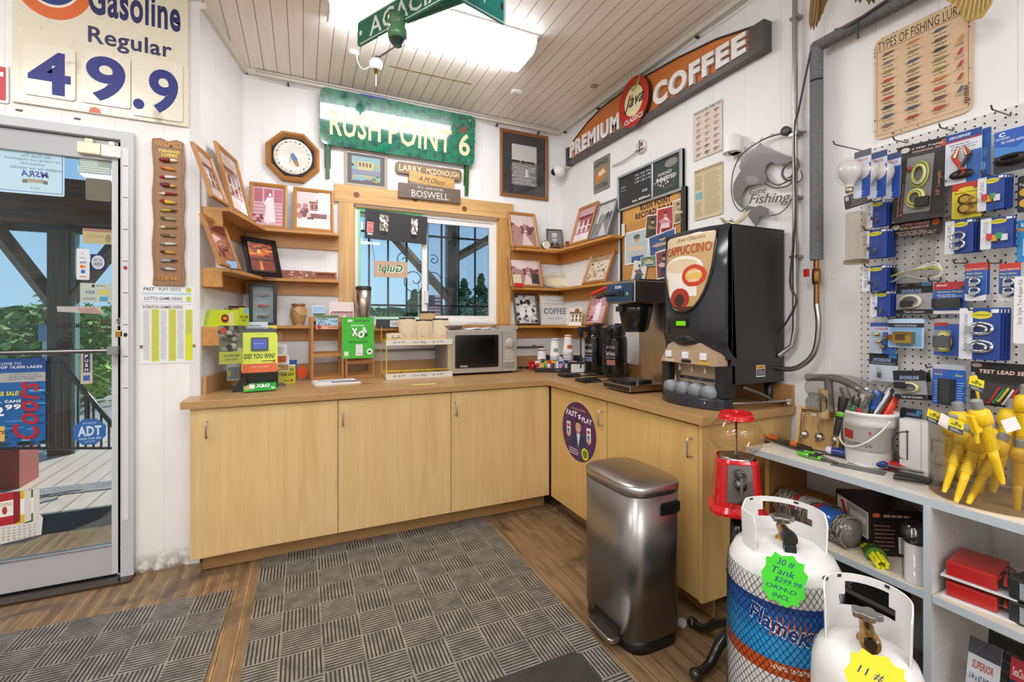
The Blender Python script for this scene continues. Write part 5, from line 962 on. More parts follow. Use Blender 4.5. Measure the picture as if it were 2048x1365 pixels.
m.prism(pts, -.003, .003, 'paper', 'e8552c'); m.box(-.03, .02, .004, .03, 0, .08, 'clear', 'ffffff'); top(m, 'orange_star_card', 'torn edged orange price card between the leaflets and the wooden rack', 'price card', tuple(p), .1)
# letter rack
A, B = onC(622, 759), onC(749, 751); W_ = (B-A).length; ang = math.atan2(B.y-A.y, B.x-A.x); hz = lambda py, P_: EYE+(642.3-py)*(P_.x*SN+P_.y*CS)/FL-CT
HL = hz(634, A); t = T('letter_rack', 'tan wooden two section letter rack with open slots', 'wooden rack', tuple((A+B)/2), ang); wc = 'c48a4c'
def slots(x0, x1, h, nm):
    m = MB(); d0, d1 = 0, .13
    for x in (x0, x1-.016): m.box(x, x+.016, d0, d0+.016, 0, h, 'woodz', wc).box(x, x+.016, d1-.016, d1, 0, h, 'woodz', wc)
    for z in (0, .16 if h > .3 else .1, h-.03): m.box(x0+.016, x1-.016, d0, d0+.012, z, z+.022, 'woodx', wc).box(x0+.016, x1-.016, d1-.012, d1, z, z+.03, 'woodx', wc).box(x0+.02, x1-.02, .012, d1-.012, z, z+.006, 'woodx', 'b07a40')
    m.build(nm, t)
slots(-W_/2, .0, HL, 'left_section'); slots(.01, W_/2, HL*.62, 'right_section')
A2 = (A+B)/2
t = T('postcard', 'green deer and lottery card clipped to the top of the wooden rack', 'postcard', tuple(A+(B-A)*.24+Vector((.0, -.004, HL-.085))), ang, 'postcards'); MB().box(-.072, .072, -.001, 0, 0, .095, 'paper', '4a5a3a').build('card', t); a = Art(.144, .095, -.0012); pic(a, 'colour_group', 0, 0, 1, .72, 4); a.r(0, .74, 1, 1, 'e5a88a'); a.e(.14, .86, .1, .13, 'b8341c'); a.t('NORTHERN', .55, .8, .96, .94, 'a8341c', .03); a.build('print', t)
# green lotto poster
A = onC(684, 757, 5); zt = hz(635, A); zb = hz(718, A); B = onC(748, 757, 5); W_ = abs((onY(748, 680, A.y)-onY(684, 680, A.y)).x)
t = T('lotto_poster', 'bright green lottery game poster standing on the wooden rack', 'poster', (A.x+W_/2, A.y-.0, CT+zb), .03); MB().box(-W_/2, W_/2, 0, .002, 0, zt-zb, 'paper', '45b53a').build('card', t)
a = Art(W_, zt-zb, -.0005); a.t('NEW', .17, .05, .33, .12, 'eef6ea', .05); a.t('Lotto game', .38, .045, .85, .125, '22521c', .02)
for i in range(6): a.e(.3+.07*i, .2, .025, .02, 'f0f4ee'); a.e(.3+.07*i, .2, .012, .01, '45b53a')
a.t("X", .27, .27, .52, .47, '1d3a18', .08, -.1); a.t("X", .29, .26, .5, .46, 'f6f8f4', .05, -.1); a.t("&", .62, .24, .78, .38, 'f0f4ee', .03); a.t("O", .47, .33, .72, .52, '1d3a18', .08, .1); a.t("O", .49, .33, .7, .51, 'f6f8f4', .05, .1); a.t('s', .72, .4, .8, .47, '1d3a18', .03)
a.t('Ends all tournaments 9th', .22, .57, .8, .62, '1d4a18', .01); a.r(.42, .66, .64, .94, 'e2dfda'); a.t('1:9:0', .46, .86, .6, .91, '8a6a5a'); a.e(.86, .84, .09, .075, 'eef2ea'); a.e(.86, .84, .05, .03, '3a5a3a'); a.r(.06, .83, .2, .94, 'cfe0c8'); a.build('print', t)
# tumbler
p = WB.loc(WB.hit(726, 630, .12)[0], WZ0, .1); A = onC(727, 700, 0); zt = WB.hit(727, 573, .18)[1]; zb_ = 1.285-.0
t = T('window_ledge', 'narrow pine ledge board under the window behind the racks', 'shelf', (.93, Yb, 1.265-.02), 0)
MB().box(-.68, .70, -.16, -.023, 0, .02, 'woodx', PW).build('shelf_board', t, bevel=.0015); MB().box(-.68, .70, -.043, -.023, -.085, 0, 'woodx', PW).build('wall_cleat', t)
u, _ = WB.hit(727, 625, .1); t = T('tumbler', 'tall stainless steel travel tumbler with dark lid in front of the window', 'tumbler', (u, Yb-.1, 1.265), 0)
h = WB.hit(727, 573, .1)[1]-1.265; r = .055
MB().lathe([(r*.62, 0), (r*.66, .005), (r*.72, h*.3), (r*.93, h*.5), (r, h*.93)], 30, 'brushed', 'b5a69a').build('cup', t); MB().lathe([(r*1.03, h*.92), (r*1.03, h*.985), (r*.8, h)], 30, 'satin', '2a2624').build('lid', t)
# wire coffee rack
A, B = onC(773, 756, 4), onC(891, 749, 4); W_ = .46; ang = 0.02; t = T('wire_rack', 'yellow wire display rack with coffee bags on its upper tier', 'wire rack', (A.x, A.y, CT), ang); YW = 'e0c02a'
m = MB(); D_ = .2
h1 = hz(689, A)+.0; h2 = hz(655, A)
for x in (0, W_):
    m.tube([(x, 0, 0), (x, 0, h1+.02)], .0035, 6, 'satin', YW).tube([(x, D_, 0), (x, D_, h2)], .0035, 6, 'satin', YW).tube([(x, 0, .01), (x, D_, .04)], .003, 5, 'satin', YW).tube([(x, 0, h1), (x, D_, h1+.03)], .003, 5, 'satin', YW)
m.build('frame', t)
for z in (.01, h1-.01):
    m = MB();
    for i in range(23): x = W_*i/22; m.tube([(x, 0, z), (x, D_, z+.03)], .0015, 4, 'satin', YW)
    for k in (0, .5, 1): m.tube([(0, D_*k, z+.03*k), (W_, D_*k, z+.03*k)], .0028, 5, 'satin', YW)
    m.tube([(0, 0, z+.045), (W_, 0, z+.045)], .0025, 5, 'satin', YW); m.build('tier', t)
for z, tx in ((-.0, '$14.99  -  12oz Bag  -  $14.99'), (h1-.01, '$14.95  -  12oz Bag  -  $14.95')):
    a = Art(W_+.015, .04, -.0062); a.T = Matrix.Translation((W_/2+.005, 0, z)); m = MB().box(-.005, W_+.015, -.006, -.004, z, z+.04, 'paper', 'dcd8cc'); o = m.build('price_strip', t); a.t(tx, .1, .28, .86, .76, '4a463c', 0, .2); a.build('handwriting', o)
rk = t
def coffee_bag(loc, rz, rx, w_=.105, h_=.16, lab='', col='c9b492'):
    t = T('coffee_bag', lab, 'coffee bag', loc, rz, 'coffee bags on the wire rack', rx); q = random.Random(int(loc[0]*1000))
    nx, nz = 7, 9; v = []; f = []
    for s in (-1, 1):
        for j in range(nz):
            for i in range(nx):
                u = i/(nx-1)*2-1; w2 = j/(nz-1); th = .026*(1-u**4)*(1-w2**2)*1.0+.002; v.append((u*w_/2*(1-.06*w2), s*th+q.uniform(-.0012, .0012), w2*h_))
    for s in (0, 1):
        for j in range(nz-1):
            for i in range(nx-1): b = s*nx*nz+j*nx+i; f.append((b, b+1, b+nx+1, b+nx) if s == 0 else (b, b+nx, b+nx+1, b+1))
    for j in range(nz-1):
        for i in (0, nx-1): b = j*nx+i; f.append((b, b+nx, b+nx+nx*nz, b+nx*nz))
    m = MB(); m.add(v, f, 'paper', col, True); m.box(-w_*.46, w_*.46, -.004, .004, h_*.96, h_*1.03, 'paper', '2c2a28'); m.build('bag', t)
    a = Art(w_*.7, h_*.5, -.0); a.T = Matrix.Translation((0, -.027, h_*.24)) @ Matrix.Rotation(-.16, 4, 'X'); a.r(.2, 0, .8, .3, '8a8274'); a.e(.5, .15, .2, .12, 'e2dccc'); a.t('COFFEE', .1, .4, .9, .55, '4a3f30'); a.lines(.1, .62, .9, .95, 2, '7a6a50', .3); a.build('label_print', t); return t
ez = CT+h1+.0
for x, y, h, rz_, rx_, lb in ((.07, .05, .09, .05, -.25, 'short kraft coffee bag lying at the left end of the wire rack'), (.16, .06, .195, -.03, -.22, 'tall kraft coffee bag second from the left on the wire rack'), (.285, .06, .18, .02, -.2, 'kraft coffee bag in the middle of the wire rack'), (.40, .055, .19, -.22, -.25, 'kraft coffee bag tilted at the right end of the wire rack'), (.33, .13, .24, .06, -.15, 'brown coffee bag standing behind the others on the wire rack')):
    coffee_bag((A.x+x, A.y+y, ez-.01), rz_, rx_, .128, h, lb, 'c9b492' if y < .1 else 'b89668')
p = onC(690, 690); a = Art(.24, .055, -.001); t = T('counter_sign', 'small black and white sign strip behind the coffee bags', 'sign', (A.x-.02, Yb-.19+.02, 1.265), .0); MB().box(-.02, .25, 0, .003, 0, .065, 'satin', '2c2e30').build('board', t); a = Art(.16, .05, -.001); a.T = Matrix.Translation((.16, 0, .007)); a.r(0, 0, 1, 1, 'd9d9d6'); a.t('Coffee & Cocoa', .08, .25, .9, .7, '3a3a3a', 0, .2); a.build('print', t)
# microwave
MX, MY = onY(895, 700, 3.25).x, 3.25; MW = onY(1033, 700, MY).x-MX; dep0 = MX*SN+MY*CS; mz = CT+.012; MH = EYE-18.7*dep0/FL-mz
t = T('microwave', 'silver grey microwave oven with a black window on the back counter', 'microwave', (MX+MW/2, MY, CT), 0); w2 = MW/2
MB().box(-w2, w2, .012, .345, .012, .012+MH, 'satin', '9a948b').build('case', t, bevel=.006)
for x in (-w2+.04, w2-.04):
    for y in (.04, .3): MB().cyl(.014, 0, .012, (x, y), 12, 'matte', '222222').build('foot', t)
dw = MW*.78; m = MB().box(-w2, -w2+dw, -.008, .012, .016, .012+MH-.004, 'satin', 'a49d93'); d = m.build('door', t, bevel=.004)
MB().prism(rrect(-w2+.055, -w2+dw-.035, .055, MH-.025, .012), -.011, -.008, 'gloss', '191a1b').build('door_window', d); MB().prism(rrect(-w2+.085, -w2+dw-.065, .085, MH-.05, .01), -.0115, -.011, 'gloss', '0b0c0d').build('window_screen', d)
a = Art(.06, .016, -.0118); a.T = Matrix.Translation((-w2+.12, 0, .062)); a.t('Amana', 0, 0, 1, 1, 'e8e8e8', .01, .3); a.build('brand_print', d)
MB().box(-w2+dw+.004, w2, -.006, .012, .016, .012+MH-.004, 'satin', 'a8a197').build('control_panel', t, bevel=.003)
px_ = w2-(MW-dw)/2+.0; MB().lathe([(.038, -.006), (.034, -.02), (.03, -.022), (.001, -.022)], 24, 'satin', 'b3ada2', (px_, 0, MH*.72), axis='y').box(px_-.004, px_+.004, -.030, -.02, MH*.72-.03, MH*.72+.03, 'satin', 'c4beb4').build('dial', t)
a = Art(MW-dw-.02, MH*.5, -.0065); a.T = Matrix.Translation((px_, 0, .03)); a.lines(.1, .05, .9, .5, 7, 'e0dcd2', .4, 2); a.r(.1, .55, .9, .62, 'c9c4ba'); a.r(.1, .68, .9, .92, '7d776e'); a.r(.14, .71, .86, .89, '9a948b'); a.build('panel_print', t)
tz = CT+.012+MH
t = T('plate_stack', 'stack of white paper plates on top of the microwave', 'paper plates', (MX+.05, MY+.14, tz), 0)
m = MB()
for i in range(6): m.lathe([(.001, .004*i), (.075, .004*i), (.11, .004*i+.014), (.113, .004*i+.014)], 30, 'satin', 'efece8' if i % 2 else 'dedad4', caps=False)
m.build('plates', t)
t = T('plastic_bag_pack', 'clear bag of white lids lying on the microwave', 'bag', (MX+.31, MY+.16, tz), .1)
m = MB(); q = random.Random(9)
for i in range(7): m.lathe([(.04, 0), (.042, .005), (.02, .008)], 18, 'satin', 'efeff0', (-.1+.034*i, q.uniform(-.01, .01), .002+.003*(i % 3)))
m.build('lids', t); MB().ball((0, 0, .027), .15, 'bag', 'f4f4f4', 16, .18, 1, .5).build('bag_film', t)
top(MB().box(-.09, .09, -.06, .06, 0, .045, 'bag', 'efefef').box(-.08, .08, -.05, .05, 0, .03, 'paper', 'd9c9b4'), 'napkin_pack', 'wrapped pack of napkins at the right end of the microwave top', 'napkins', (MX+.54, MY+.15, tz), .05)
# things lying on the counter
A, B, C_ = onC(617, 764, 0), onC(641, 774, 0), onC(728, 765, 0)
m = MB(); W_ = .28;
for i in range(4): m.box(-W_/2+.003*i, W_/2-.004*i, -.1, .1, .003*i, .003*i+.0028, 'paper', 'ece9e6')
t = T('newsletter', 'white stapled newsletter lying on the counter in front of the wooden rack', 'paper', tuple(onC(672, 766, 0)), .12); m.build('pages', t); a = Art(.26, .18, 0); a.T = Matrix.Translation((0, -.09, .0121)) @ Matrix.Rotation(-PI/2, 4, 'X'); a.lines(.05, .1, .95, .6, 6, '8a8a94', .3); a.r(.35, .7, .98, .95, '3a3c52'); a.r(.8, .93, .96, .98, 'b0202a'); a.build('print', t)
p = onC(760, 766, 0); t = T('counter_sticker', 'worn brown and yellow sticker strip on the counter in front of the wire rack', 'sticker', tuple(p), .05); a = Art(.22, .035, 0); a.T = Matrix.Translation((0, -.017, .0006)) @ Matrix.Rotation(-PI/2, 4, 'X'); a.r(0, 0, 1, 1, 'c8a06a'); q = random.Random(4)
for i in range(16): a.e(q.random()*.6, q.random(), .03, .2, q.choice(('6a3a20', '8a5a34')), 7)
a.r(.6, .1, .98, .7, 'e4dca0'); a.build('print', t)
p = onC(848, 769, 0); top(MB().box(-.075, .075, -.018, .018, 0, .0008, 'paper', 'e2da6a'), 'sticky_note', 'yellow paper strip lying flat near the counter edge', 'note', tuple(p), -.03)
p = onC(1048, 733, 4); top(MB().lathe([(.05, 0), (.052, .008), (.035, .014), (.001, .015)], 22, 'gloss', '1d1f22'), 'black_coaster', 'small flat black round dish beside the microwave', 'dish', tuple(p))
p = onC(1066, 741, 1); m = MB(); q = random.Random(12)
for i in range(70):
    a0, b0 = q.uniform(0, 2*PI), q.uniform(-.2, 1.4); d = Vector((math.cos(a0)*math.cos(b0), math.sin(a0)*math.cos(b0), math.sin(b0)+.15)); m.tube([tuple(Vector((0, 0, .035))+d*.012), tuple(Vector((0, 0, .035))+d*.044)], [.006, .002], 4, 'gloss', 'd8202a' if i % 3 else 'b01820')
m.ball((0, 0, .035), .03, 'gloss', 'c01c24', 12); top(m, 'red_spiky_bow', 'red spiky gift bow like ball at the left end of the condiment tray', 'bow', tuple(p))
# condiment tray
A, B = onC(1070, 743, 2), onC(1178, 750, 2); ang = math.atan2(B.y-A.y, B.x-A.x)+.35; W_ = .36
t = T('condiment_tray', 'black plastic condiment organiser full of sugar and tea packets', 'organiser', (A.x, A.y, CT), ang)
m = MB(); D_ = .26
m.box(0, W_, 0, D_, 0, .006, 'satin', '17171a').box(0, W_, 0, .006, 0, .035, 'satin', '1a1a1c').box(0, .006, 0, D_, 0, .06, 'satin', '1a1a1c').box(W_-.006, W_, 0, D_, 0, .06, 'satin', '1a1a1c').box(0, W_, .1, .106, 0, .09, 'satin', '1a1a1c').box(0, W_, D_-.006, D_, 0, .12, 'satin', '1a1a1c')
for k in range(1, 5): m.box(W_*k/5-.002, W_*k/5+.002, 0, .1, 0, .05, 'satin', '1a1a1c')
m.build('tray', t); a = Art(.04, .008, -.0005); a.T = Matrix.Translation((W_/2, 0, .014)); a.t('SERVICE', 0, 0, 1, 1, 'b8b8b8'); a.build('print', t); tray = t
Rz = Matrix.Rotation(ang, 4, 'Z'); cols = ('e8dccb', '3c4638', 'e0c82a', 'c83a3a', 'e8b02a', '5fae5a', 'dfe8e0', '2a4a9a', '2a3a7a', 'e6e6ee', 'e89aa4', 'e8e8ec'); q = random.Random(21)
ORD = 'first second third fourth fifth sixth seventh eighth ninth tenth eleventh twelfth'.split()
for i in range(24):
    k = i % 12; x = .03+W_*.86*(k/12)+q.uniform(-.006, .006); y = .025+(.0 if i < 12 else .045)+q.uniform(0, .02); p = Rz @ Vector((x, y, 0))
    o = MB().box(-.021, .021, -.002, .002, 0, .082, 'paper', cols[k]).box(-.015, .015, -.0026, -.002, .03, .065, 'paper', cols[(k+3) % 12]); top(o, 'condiment_packet', 'small %s packet in the %s row of the condiment tray, %s from the left' % (('white', 'dark', 'yellow', 'red', 'orange', 'green', 'pale green', 'blue', 'navy', 'white', 'pink', 'white')[k], 'front' if i < 12 else 'back', ORD[k]), 'packet', (A.x+p.x, A.y+p.y, CT+.006), ang+q.uniform(-.5, .5), 'condiment packets', q.uniform(-.3, .1), q.uniform(-.25, .25))
p = Rz @ Vector((W_*.66, .06, 0)); top(MB().prism(rrect(-.02, .02, 0, .13, .004), -.006, .006, 'bag', 'eef0f4').box(-.015, .015, -.004, .004, .005, .12, 'paper', 'dfe2ea'), 'stirrer_sleeve', 'clear sleeve of stir sticks leaning in the condiment tray', 'sleeve', (A.x+p.x, A.y+p.y, CT+.01), ang, None, -.1, -.4)
def cup(n):
    m = MB(); prof = []; H0 = .095
    m.lathe([(.041, 0), (.030, H0), (.001, H0)], 26, 'paper', 'ece8e2'); return m, H0
def cup_stack(px_, yb_, n, label, band, yk=.14):
    p = Rz @ Vector((px_, yk+.05, 0)); t = T('cup_stack', label, 'paper cups', (A.x+p.x, A.y+p.y, CT+.006), 0, 'stacks of paper cups')
    for i in range(n):
        z = .0145*i; m = MB(); m.lathe([(.041, z), (.0425, z+.002), (.0425, z+.005), (.041, z+.006), (.0395, z+.014)], 26, 'paper', 'eeeae3' if i % 2 else 'd9cfc2', caps=False); m.build('cup', t)
    z = .0145*n; m = MB().lathe([(.0425, z), (.0425, z+.005), (.04, z+.006), (.031, z+.135), (.031, z+.14), (.027, z+.14), (.027, z+.13), (.001, z+.13)], 26, 'paper', 'efebe5'); o = m.build('top_cup', t)
    m = MB().lathe([(.0318, z+.125), (.0312, z+.135)], 26, 'paper', band, caps=False); m.lathe([(.0392, z+.03), (.0362, z+.06)], 10, 'paper', band, caps=False, a0=-PI*.75, a1=-PI*.4); m.build('band', o)
cup_stack(.03, 0, 2, 'shortest stack of white paper cups in the condiment tray', '7a4a3a'); cup_stack(.14, 0, 8, 'middle stack of white paper cups with a grey emblem', '8aa0a8'); cup_stack(.25, 0, 10, 'tallest stack of paper cups with orange print', 'd8702c')
p = onY(1167, 700, 3.42); top(MB().box(-.05, .05, 0, .02, 0, .14, 'glass', '8a9a90').box(-.05, .05, .02, .024, 0, .14, 'gloss', '6a7468'), 'glass_block', 'green grey glass block behind the cup stacks', 'glass block', (p.x-.05, 3.42, CT), -.2)
top(MB().box(-.07, .07, 0, .09, 0, .085, 'satin', '1a1a1c').box(-.04, .06, -.03, 0, 0, .07, 'paper', 'e6e4e2'), 'napkin_holder', 'black napkin holder with white napkins behind the tray', 'napkin holder', (1.93, 3.02, CT), -.6)
# coffee pots, brewer, cappuccino machine
def station(x, y, rz, label):
    t = T('drip_stand', label, 'airpot stand', (x, y, CT), rz, 'airpot stands'); MB().tube([(-.14, -.09, .012), (.12, -.09, .012), (.12, .09, .012), (-.14, .09, .012)], .004, 6, 'satin', '1a1a1a', closed=True).build('wire_base', t)
    MB().box(-.2, -.07, -.055, .055, .0, .02, 'satin', '26221f').box(-.195, -.075, -.05, .05, .02, .023, 'satin', '1a1816').build('drip_tray', t, bevel=.003); return t
def airpot(x, y, rz, label, txt, tc):
    t = T('airpot', label, 'coffee airpot', (x, y, CT+.018), rz, 'black coffee airpots'); r = .077
    MB().lathe([(r*.9, 0), (r, .012), (r, .255), (r*.93, .28), (r*.6, .30), (.001, .30)], 32, 'gloss', '18181a').build('body', t)
    MB().lathe([(r*.72, .285), (r*.86, .30), (r*.86, .345), (r*.7, .36), (.001, .362)], 28, 'satin', '202022').box(-r*.3, r*.3, -r*.9, -r*.1, .355, .372, 'satin', '2a2a2c').build('pump_lid', t)
    MB().box(-.15, -.05, -.02, .02, .315, .345, 'satin', '1e1e20').box(-.155, -.125, -.014, .014, .27, .32, 'satin', '1e1e20').tube([(-.14, 0, .27), (-.14, 0, .04)], .006, 8, 'satin', '151517').build('spout', t, bevel=.004)
    MB().tube([(.04, r*.8, .34), (.05, r*1.35, .27), (.04, r*1.5, .2), (.03, r*1.2, .15)], .007, 8, 'satin', '1c1c1e', sub=4).tube([(-.02, -.06, .36), (-.22, -.1, .335)], .006, 8, 'satin', '151515').build('carry_handle', t)
    a = Art(.09, .13, 0); n = 8; q = random.Random(int(y*100)); a.mat = 'satin'
    m = MB(); yy = 0
    m.lathe([(r+.0006, .09), (r+.0006, .125)], 8, 'satin', tc, a0=PI*1.0-.3, a1=PI*1.0+.55, caps=False); m.build('label_band', t)
    vv, ff = glyphs(txt, .02, 0, 2)
    for s_, z0, z1, c in ((txt, .155, .185, 'd8d4d0'), ('Javo Classics', .195, .225, 'c9a9a0'), ('fresh roast', .135, .148, 'b8a8a0')):
        vv, ff = glyphs(s_, .015, .1 if s_[0] == 'J' else 0, 2); b = MB(); pts = []
        for a_, b_ in vv: an = PI+.38-(1-a_)*(-.85)-.85+.0; an = PI-.35+.9*a_; pts.append(((r+.0008)*math.cos(an), (r+.0008)*math.sin(an), z0+(z1-z0)*b_))
        b.add(pts, ff, 'satin', c); b.build('lettering', t)
    return t
station(1.90, 2.86, 0, 'black wire drip stand under the left airpot'); airpot(1.99, 2.86, .15, 'left black coffee airpot with white lettering', 'House Blend', '5a6a9a')
station(1.86, 2.56, 0, 'black wire drip stand under the right airpot'); airpot(1.955, 2.56, .3, 'right black coffee airpot with pink and white lettering', 'Dark Roast', 'a86a60')
# brewer
BY0, BY1 = 2.02, 2.27; BX = 1.64
t = T('coffee_brewer', 'stainless steel and black coffee brewer with red tap handle', 'coffee brewer', (BX, (BY0+BY1)/2, CT), -PI/2); w2 = .125
hb = lambda py, X, Y: EYE+(642.3-py)*(X*SN+Y*CS)/FL-CT
z1, z2 = hb(606, 1.70, 2.1), hb(563, 1.70, 2.1)
MB().box(-w2, w2, 0, .46, .012, .045, 'brushed', 'b9a896').box(-w2+.01, w2-.01, -.004, .0, .016, .038, 'satin', '1d1d1d').build('base', t, bevel=.004); MB().box(-.085, .085, .03, .19, .045, .066, 'satin', '1c1b1b').build('warmer_plate', t, bevel=.004); MB().cyl(.018, .045, .07, (.1, .08), 14, 'satin', '151515').build('switch', t)
MB().box(-w2, w2, .27, .46, .045, z1, 'brushed', 'cdb69c').build('tower', t, bevel=.003); MB().box(-w2, w2, .03, .47, z1, z2, 'brushed', 'b7ab9e').box(-.1, .1, .08, .44, z2, z2+.012, 'satin', '2a2a2a').build('head', t, bevel=.005)
MB().prism(rrect(-w2+.005, w2-.005, z1+.008, z2-.012, .012), .018, .030, 'satin', '27405c').build('control_panel', t)
a = Art(.2, z2-z1-.02, .0175, 'satin'); a.T = Matrix.Translation((0, 0, z1+.008)); a.t('BUNN', .34, .1, .62, .28, 'e6e8ea', .03); a.r(.52, .38, .60, .75, '15181c'); a.r(.66, .38, .74, .75, '15181c'); a.e(.88, .6, .05, .09, '6ac84a'); a.e(.4, .55, .07, .14, '15181c'); a.e(.4, .56, .025, .05, 'c82a20'); a.build('print', t)
MB().tube([(-.04, .02, (z1+z2)/2-.01), (-.05, -.05, (z1+z2)/2-.015), (-.07, -.09, (z1+z2)/2-.03)], .011, 8, 'satin', '18181a').build('faucet', t); m = MB(); m.tr((-.075, -.07, (z1+z2)/2), rz=.4, ry=-.35); m.box(-.05, .06, -.01, .01, 0, .016, 'gloss', 'c8301c'); m.build('tap_handle', t, 'red tap handle', bevel=.003)
MB().lathe([(.055, z1-.17), (.075, z1-.15), (.095, z1-.05), (.1, z1-.005), (.001, z1)], 28, 'gloss', '18181a', (0, .14, 0)).box(-.03, .03, .02, .05, z1-.05, z1-.02, 'satin', '18181a').build('brew_basket', t)
a = Art(.06, .018, .034); a.T = Matrix.Translation((0, 0, z1-.05)); a.r(0, 0, 1, 1, 'c9b48a'); a.t('BUNN', .2, .2, .8, .8, '2a2018', .03); a.build('badge', t)
wl = Art(.09, .17, 0); wl.T = Matrix.Translation((w2+.0006, .36, .19)) @ Matrix.Rotation(PI/2, 4, 'Z'); wl.r(0, 0, 1, .14, '3a3a3a'); wl.r(0, .18, 1, .5, 'e6e4e0'); wl.t('SIZE #2', .08, .2, .8, .28, '333333'); wl.r(0, .52, 1, .58, 'd8952a'); wl.r(0, .6, 1, 1, '2a2a2a'); wl.r(.1, .65, .4, .78, 'e8e8e8'); wl.lines(.1, .82, .9, .97, 3, 'e8e8e8', .3); wl.build('label_print', t)
p = WR.loc(-2.36, CT, .18); t = T('sight_glass_tap', 'small clear ribbed tube standing behind the brewer', 'tube', (1.86, 2.33, CT), 0); MB().lathe([(.02, 0), (.022, .01), (.022, .12), (.018, .14), (.001, .145)], 14, 'clear', 'c9b8a4').build('tube', t)
# cappuccino machine
YS = 1.47; YN = 1.86; XF = 1.66
t = T('cappuccino_machine', 'tall black cappuccino machine with an illustrated curved front', 'cappuccino machine', (XF, (YS+YN)/2, CT), -PI/2); w2 = (YN-YS)/2; hs = lambda py, X: EYE+(642.3-py)*(X*SN+YS*CS)/FL-CT
zb = hs(772, 1.75); zt = hs(446, 1.74); D0, D1 = .11, Xr-.012-XF
MB().box(-w2, w2, D0, D1, zb, zt-.004, 'powder', '2b2a2a').box(-w2-.002, w2+.002, D0, D1+.001, zt-.008, zt, 'powder', '232222').build('cabinet', t, bevel=.003)
for sx in (-1, 1): MB().lathe([(.012, 0), (.014, .006), (.022, zb)], 14, 'satin', '161616', (sx*(w2-.045), D1-.05, 0)).build('leg', t)
# curved door: side profile (y depth, z) swept across
mid = zb+(zt-zb)*.0; m = MB(); zD = zb-.0
prof = [(D0, zt), (.055, zt), (.035, zt-.03), (.02, zt-.2), (.012, zt-.36), (.012, zt-.5), (.03, zt-.56), (.06, zt-.60), (.085, zt-.62)]
n = 14; v = []; f = []
for i in range(n+1):
    u = i/n*2-1; ins = .055*abs(u)**3
    for y, z in prof: v.append((u*w2, y+ins*(1 if y < D0-.001 else 0), z))
k = len(prof)
for i in range(n):
    for j in range(k-1): f.append((i*k+j, (i+1)*k+j, (i+1)*k+j+1, i*k+j+1))
m.add(v, f, 'gloss', '2c2e32', True); e0 = [tuple(v[j]) for j in range(k)]; e1 = [tuple(v[n*k+j]) for j in range(k)]; m.add(e0, [tuple(range(k))], 'gloss', '2c2e32'); m.add(e1, [tuple(range(k-1, -1, -1))], 'gloss', '2c2e32'); zlow = prof[-1][1]
m.box(-w2, w2, .085, D0, zlow, zt, 'powder', '26282b'); m.build('door', t)
# illustrated panel on the curved door
def curv(u, z):
    ys = sorted(prof[1:], key=lambda q_: q_[1]);
    for (ya, za), (yb_, zb2) in zip(ys, ys[1:]):
        if za <= z <= zb2: y = ya+(yb_-ya)*(z-za)/(zb2-za+1e-9); return y+.055*abs(u)**3
    return ys[-1][0]+.055*abs(u)**3 if z > ys[-1][1] else ys[0][0]+.055*abs(u)**3
def drape(a, x0, x1, z0, z1, off):
    for i, (x, y, z) in enumerate(a.v):
        X = x0+(x1-x0)*x; Zz = z0+(z1-z0)*z; a.v[i] = (X, curv(X/w2, Zz)-off+y, Zz)
def inpanel(x, z): return z > .0+1.0*(1-math.sqrt(max(0, 1-abs((x-.5)*2)**2.4)))*.85
def panel_piece(test, col, off, mat='satin', nm=None):
    nx, nz = 100, 130; m = MB(); v = []; fs = []; cs = []
    for j in range(nz+1):
        for i in range(nx+1): v.append((i/nx, 0, j/nz))
    for j in range(nz):
        for i in range(nx):
            if test((i+.5)/nx, (j+.5)/nz): fs.append((j*(nx+1)+i, j*(nx+1)+i+1, (j+1)*(nx+1)+i+1, (j+1)*(nx+1)+i))
    m.add(v, fs, mat, col, True); drape(m, -w2*.80, w2*.80, zt-.40, zt-.025, off); return m
pm = MB()
def merge(dst, src): b = len(dst.v); dst.v += src.v; dst.f += [[b+i for i in f_] for f_ in src.f]; dst.m += src.m; dst.c += src.c; dst.s += src.s
trim = MB(); nn = 40
edge = [(i/nn, (1-math.sqrt(max(0, 1-abs((i/nn-.5)*2)**2.4)))*.85) for i in range(nn+1)]
epts = []
for x, z in [(0, 1.0)]+edge+[(1, 1.0)]: X = -w2*.8+w2*1.6*x; Zz = zt-.40+.375*z; epts.append((X, curv(X/w2, Zz)-.003, Zz))
trim.tube(epts, .007, 8, 'gloss', '1b1c1f', closed=True); trim.build('panel_rim', t)
merge(pm, panel_piece(inpanel, 'c4a06a', .0015)); pi_ = inpanel
merge(pm, panel_piece(lambda x, z: inpanel(x, z) and z > .86, 'd8c4a0', .0020)); merge(pm, panel_piece(lambda x, z: inpanel(x, z) and ((x-.42)/.42)**2+((z-.56)/.17)**2 < 1, 'efe6d8', .0022)); merge(pm, panel_piece(lambda x, z: inpanel(x, z) and ((x-.42)/.34)**2+((z-.60)/.09)**2 < 1, 'dcc7a4', .0024)); merge(pm, panel_piece(lambda x, z: inpanel(x, z) and x < .75 and .2 < z < .56 and x > .1+.25*(.56-z), 'ece4da', .0021))
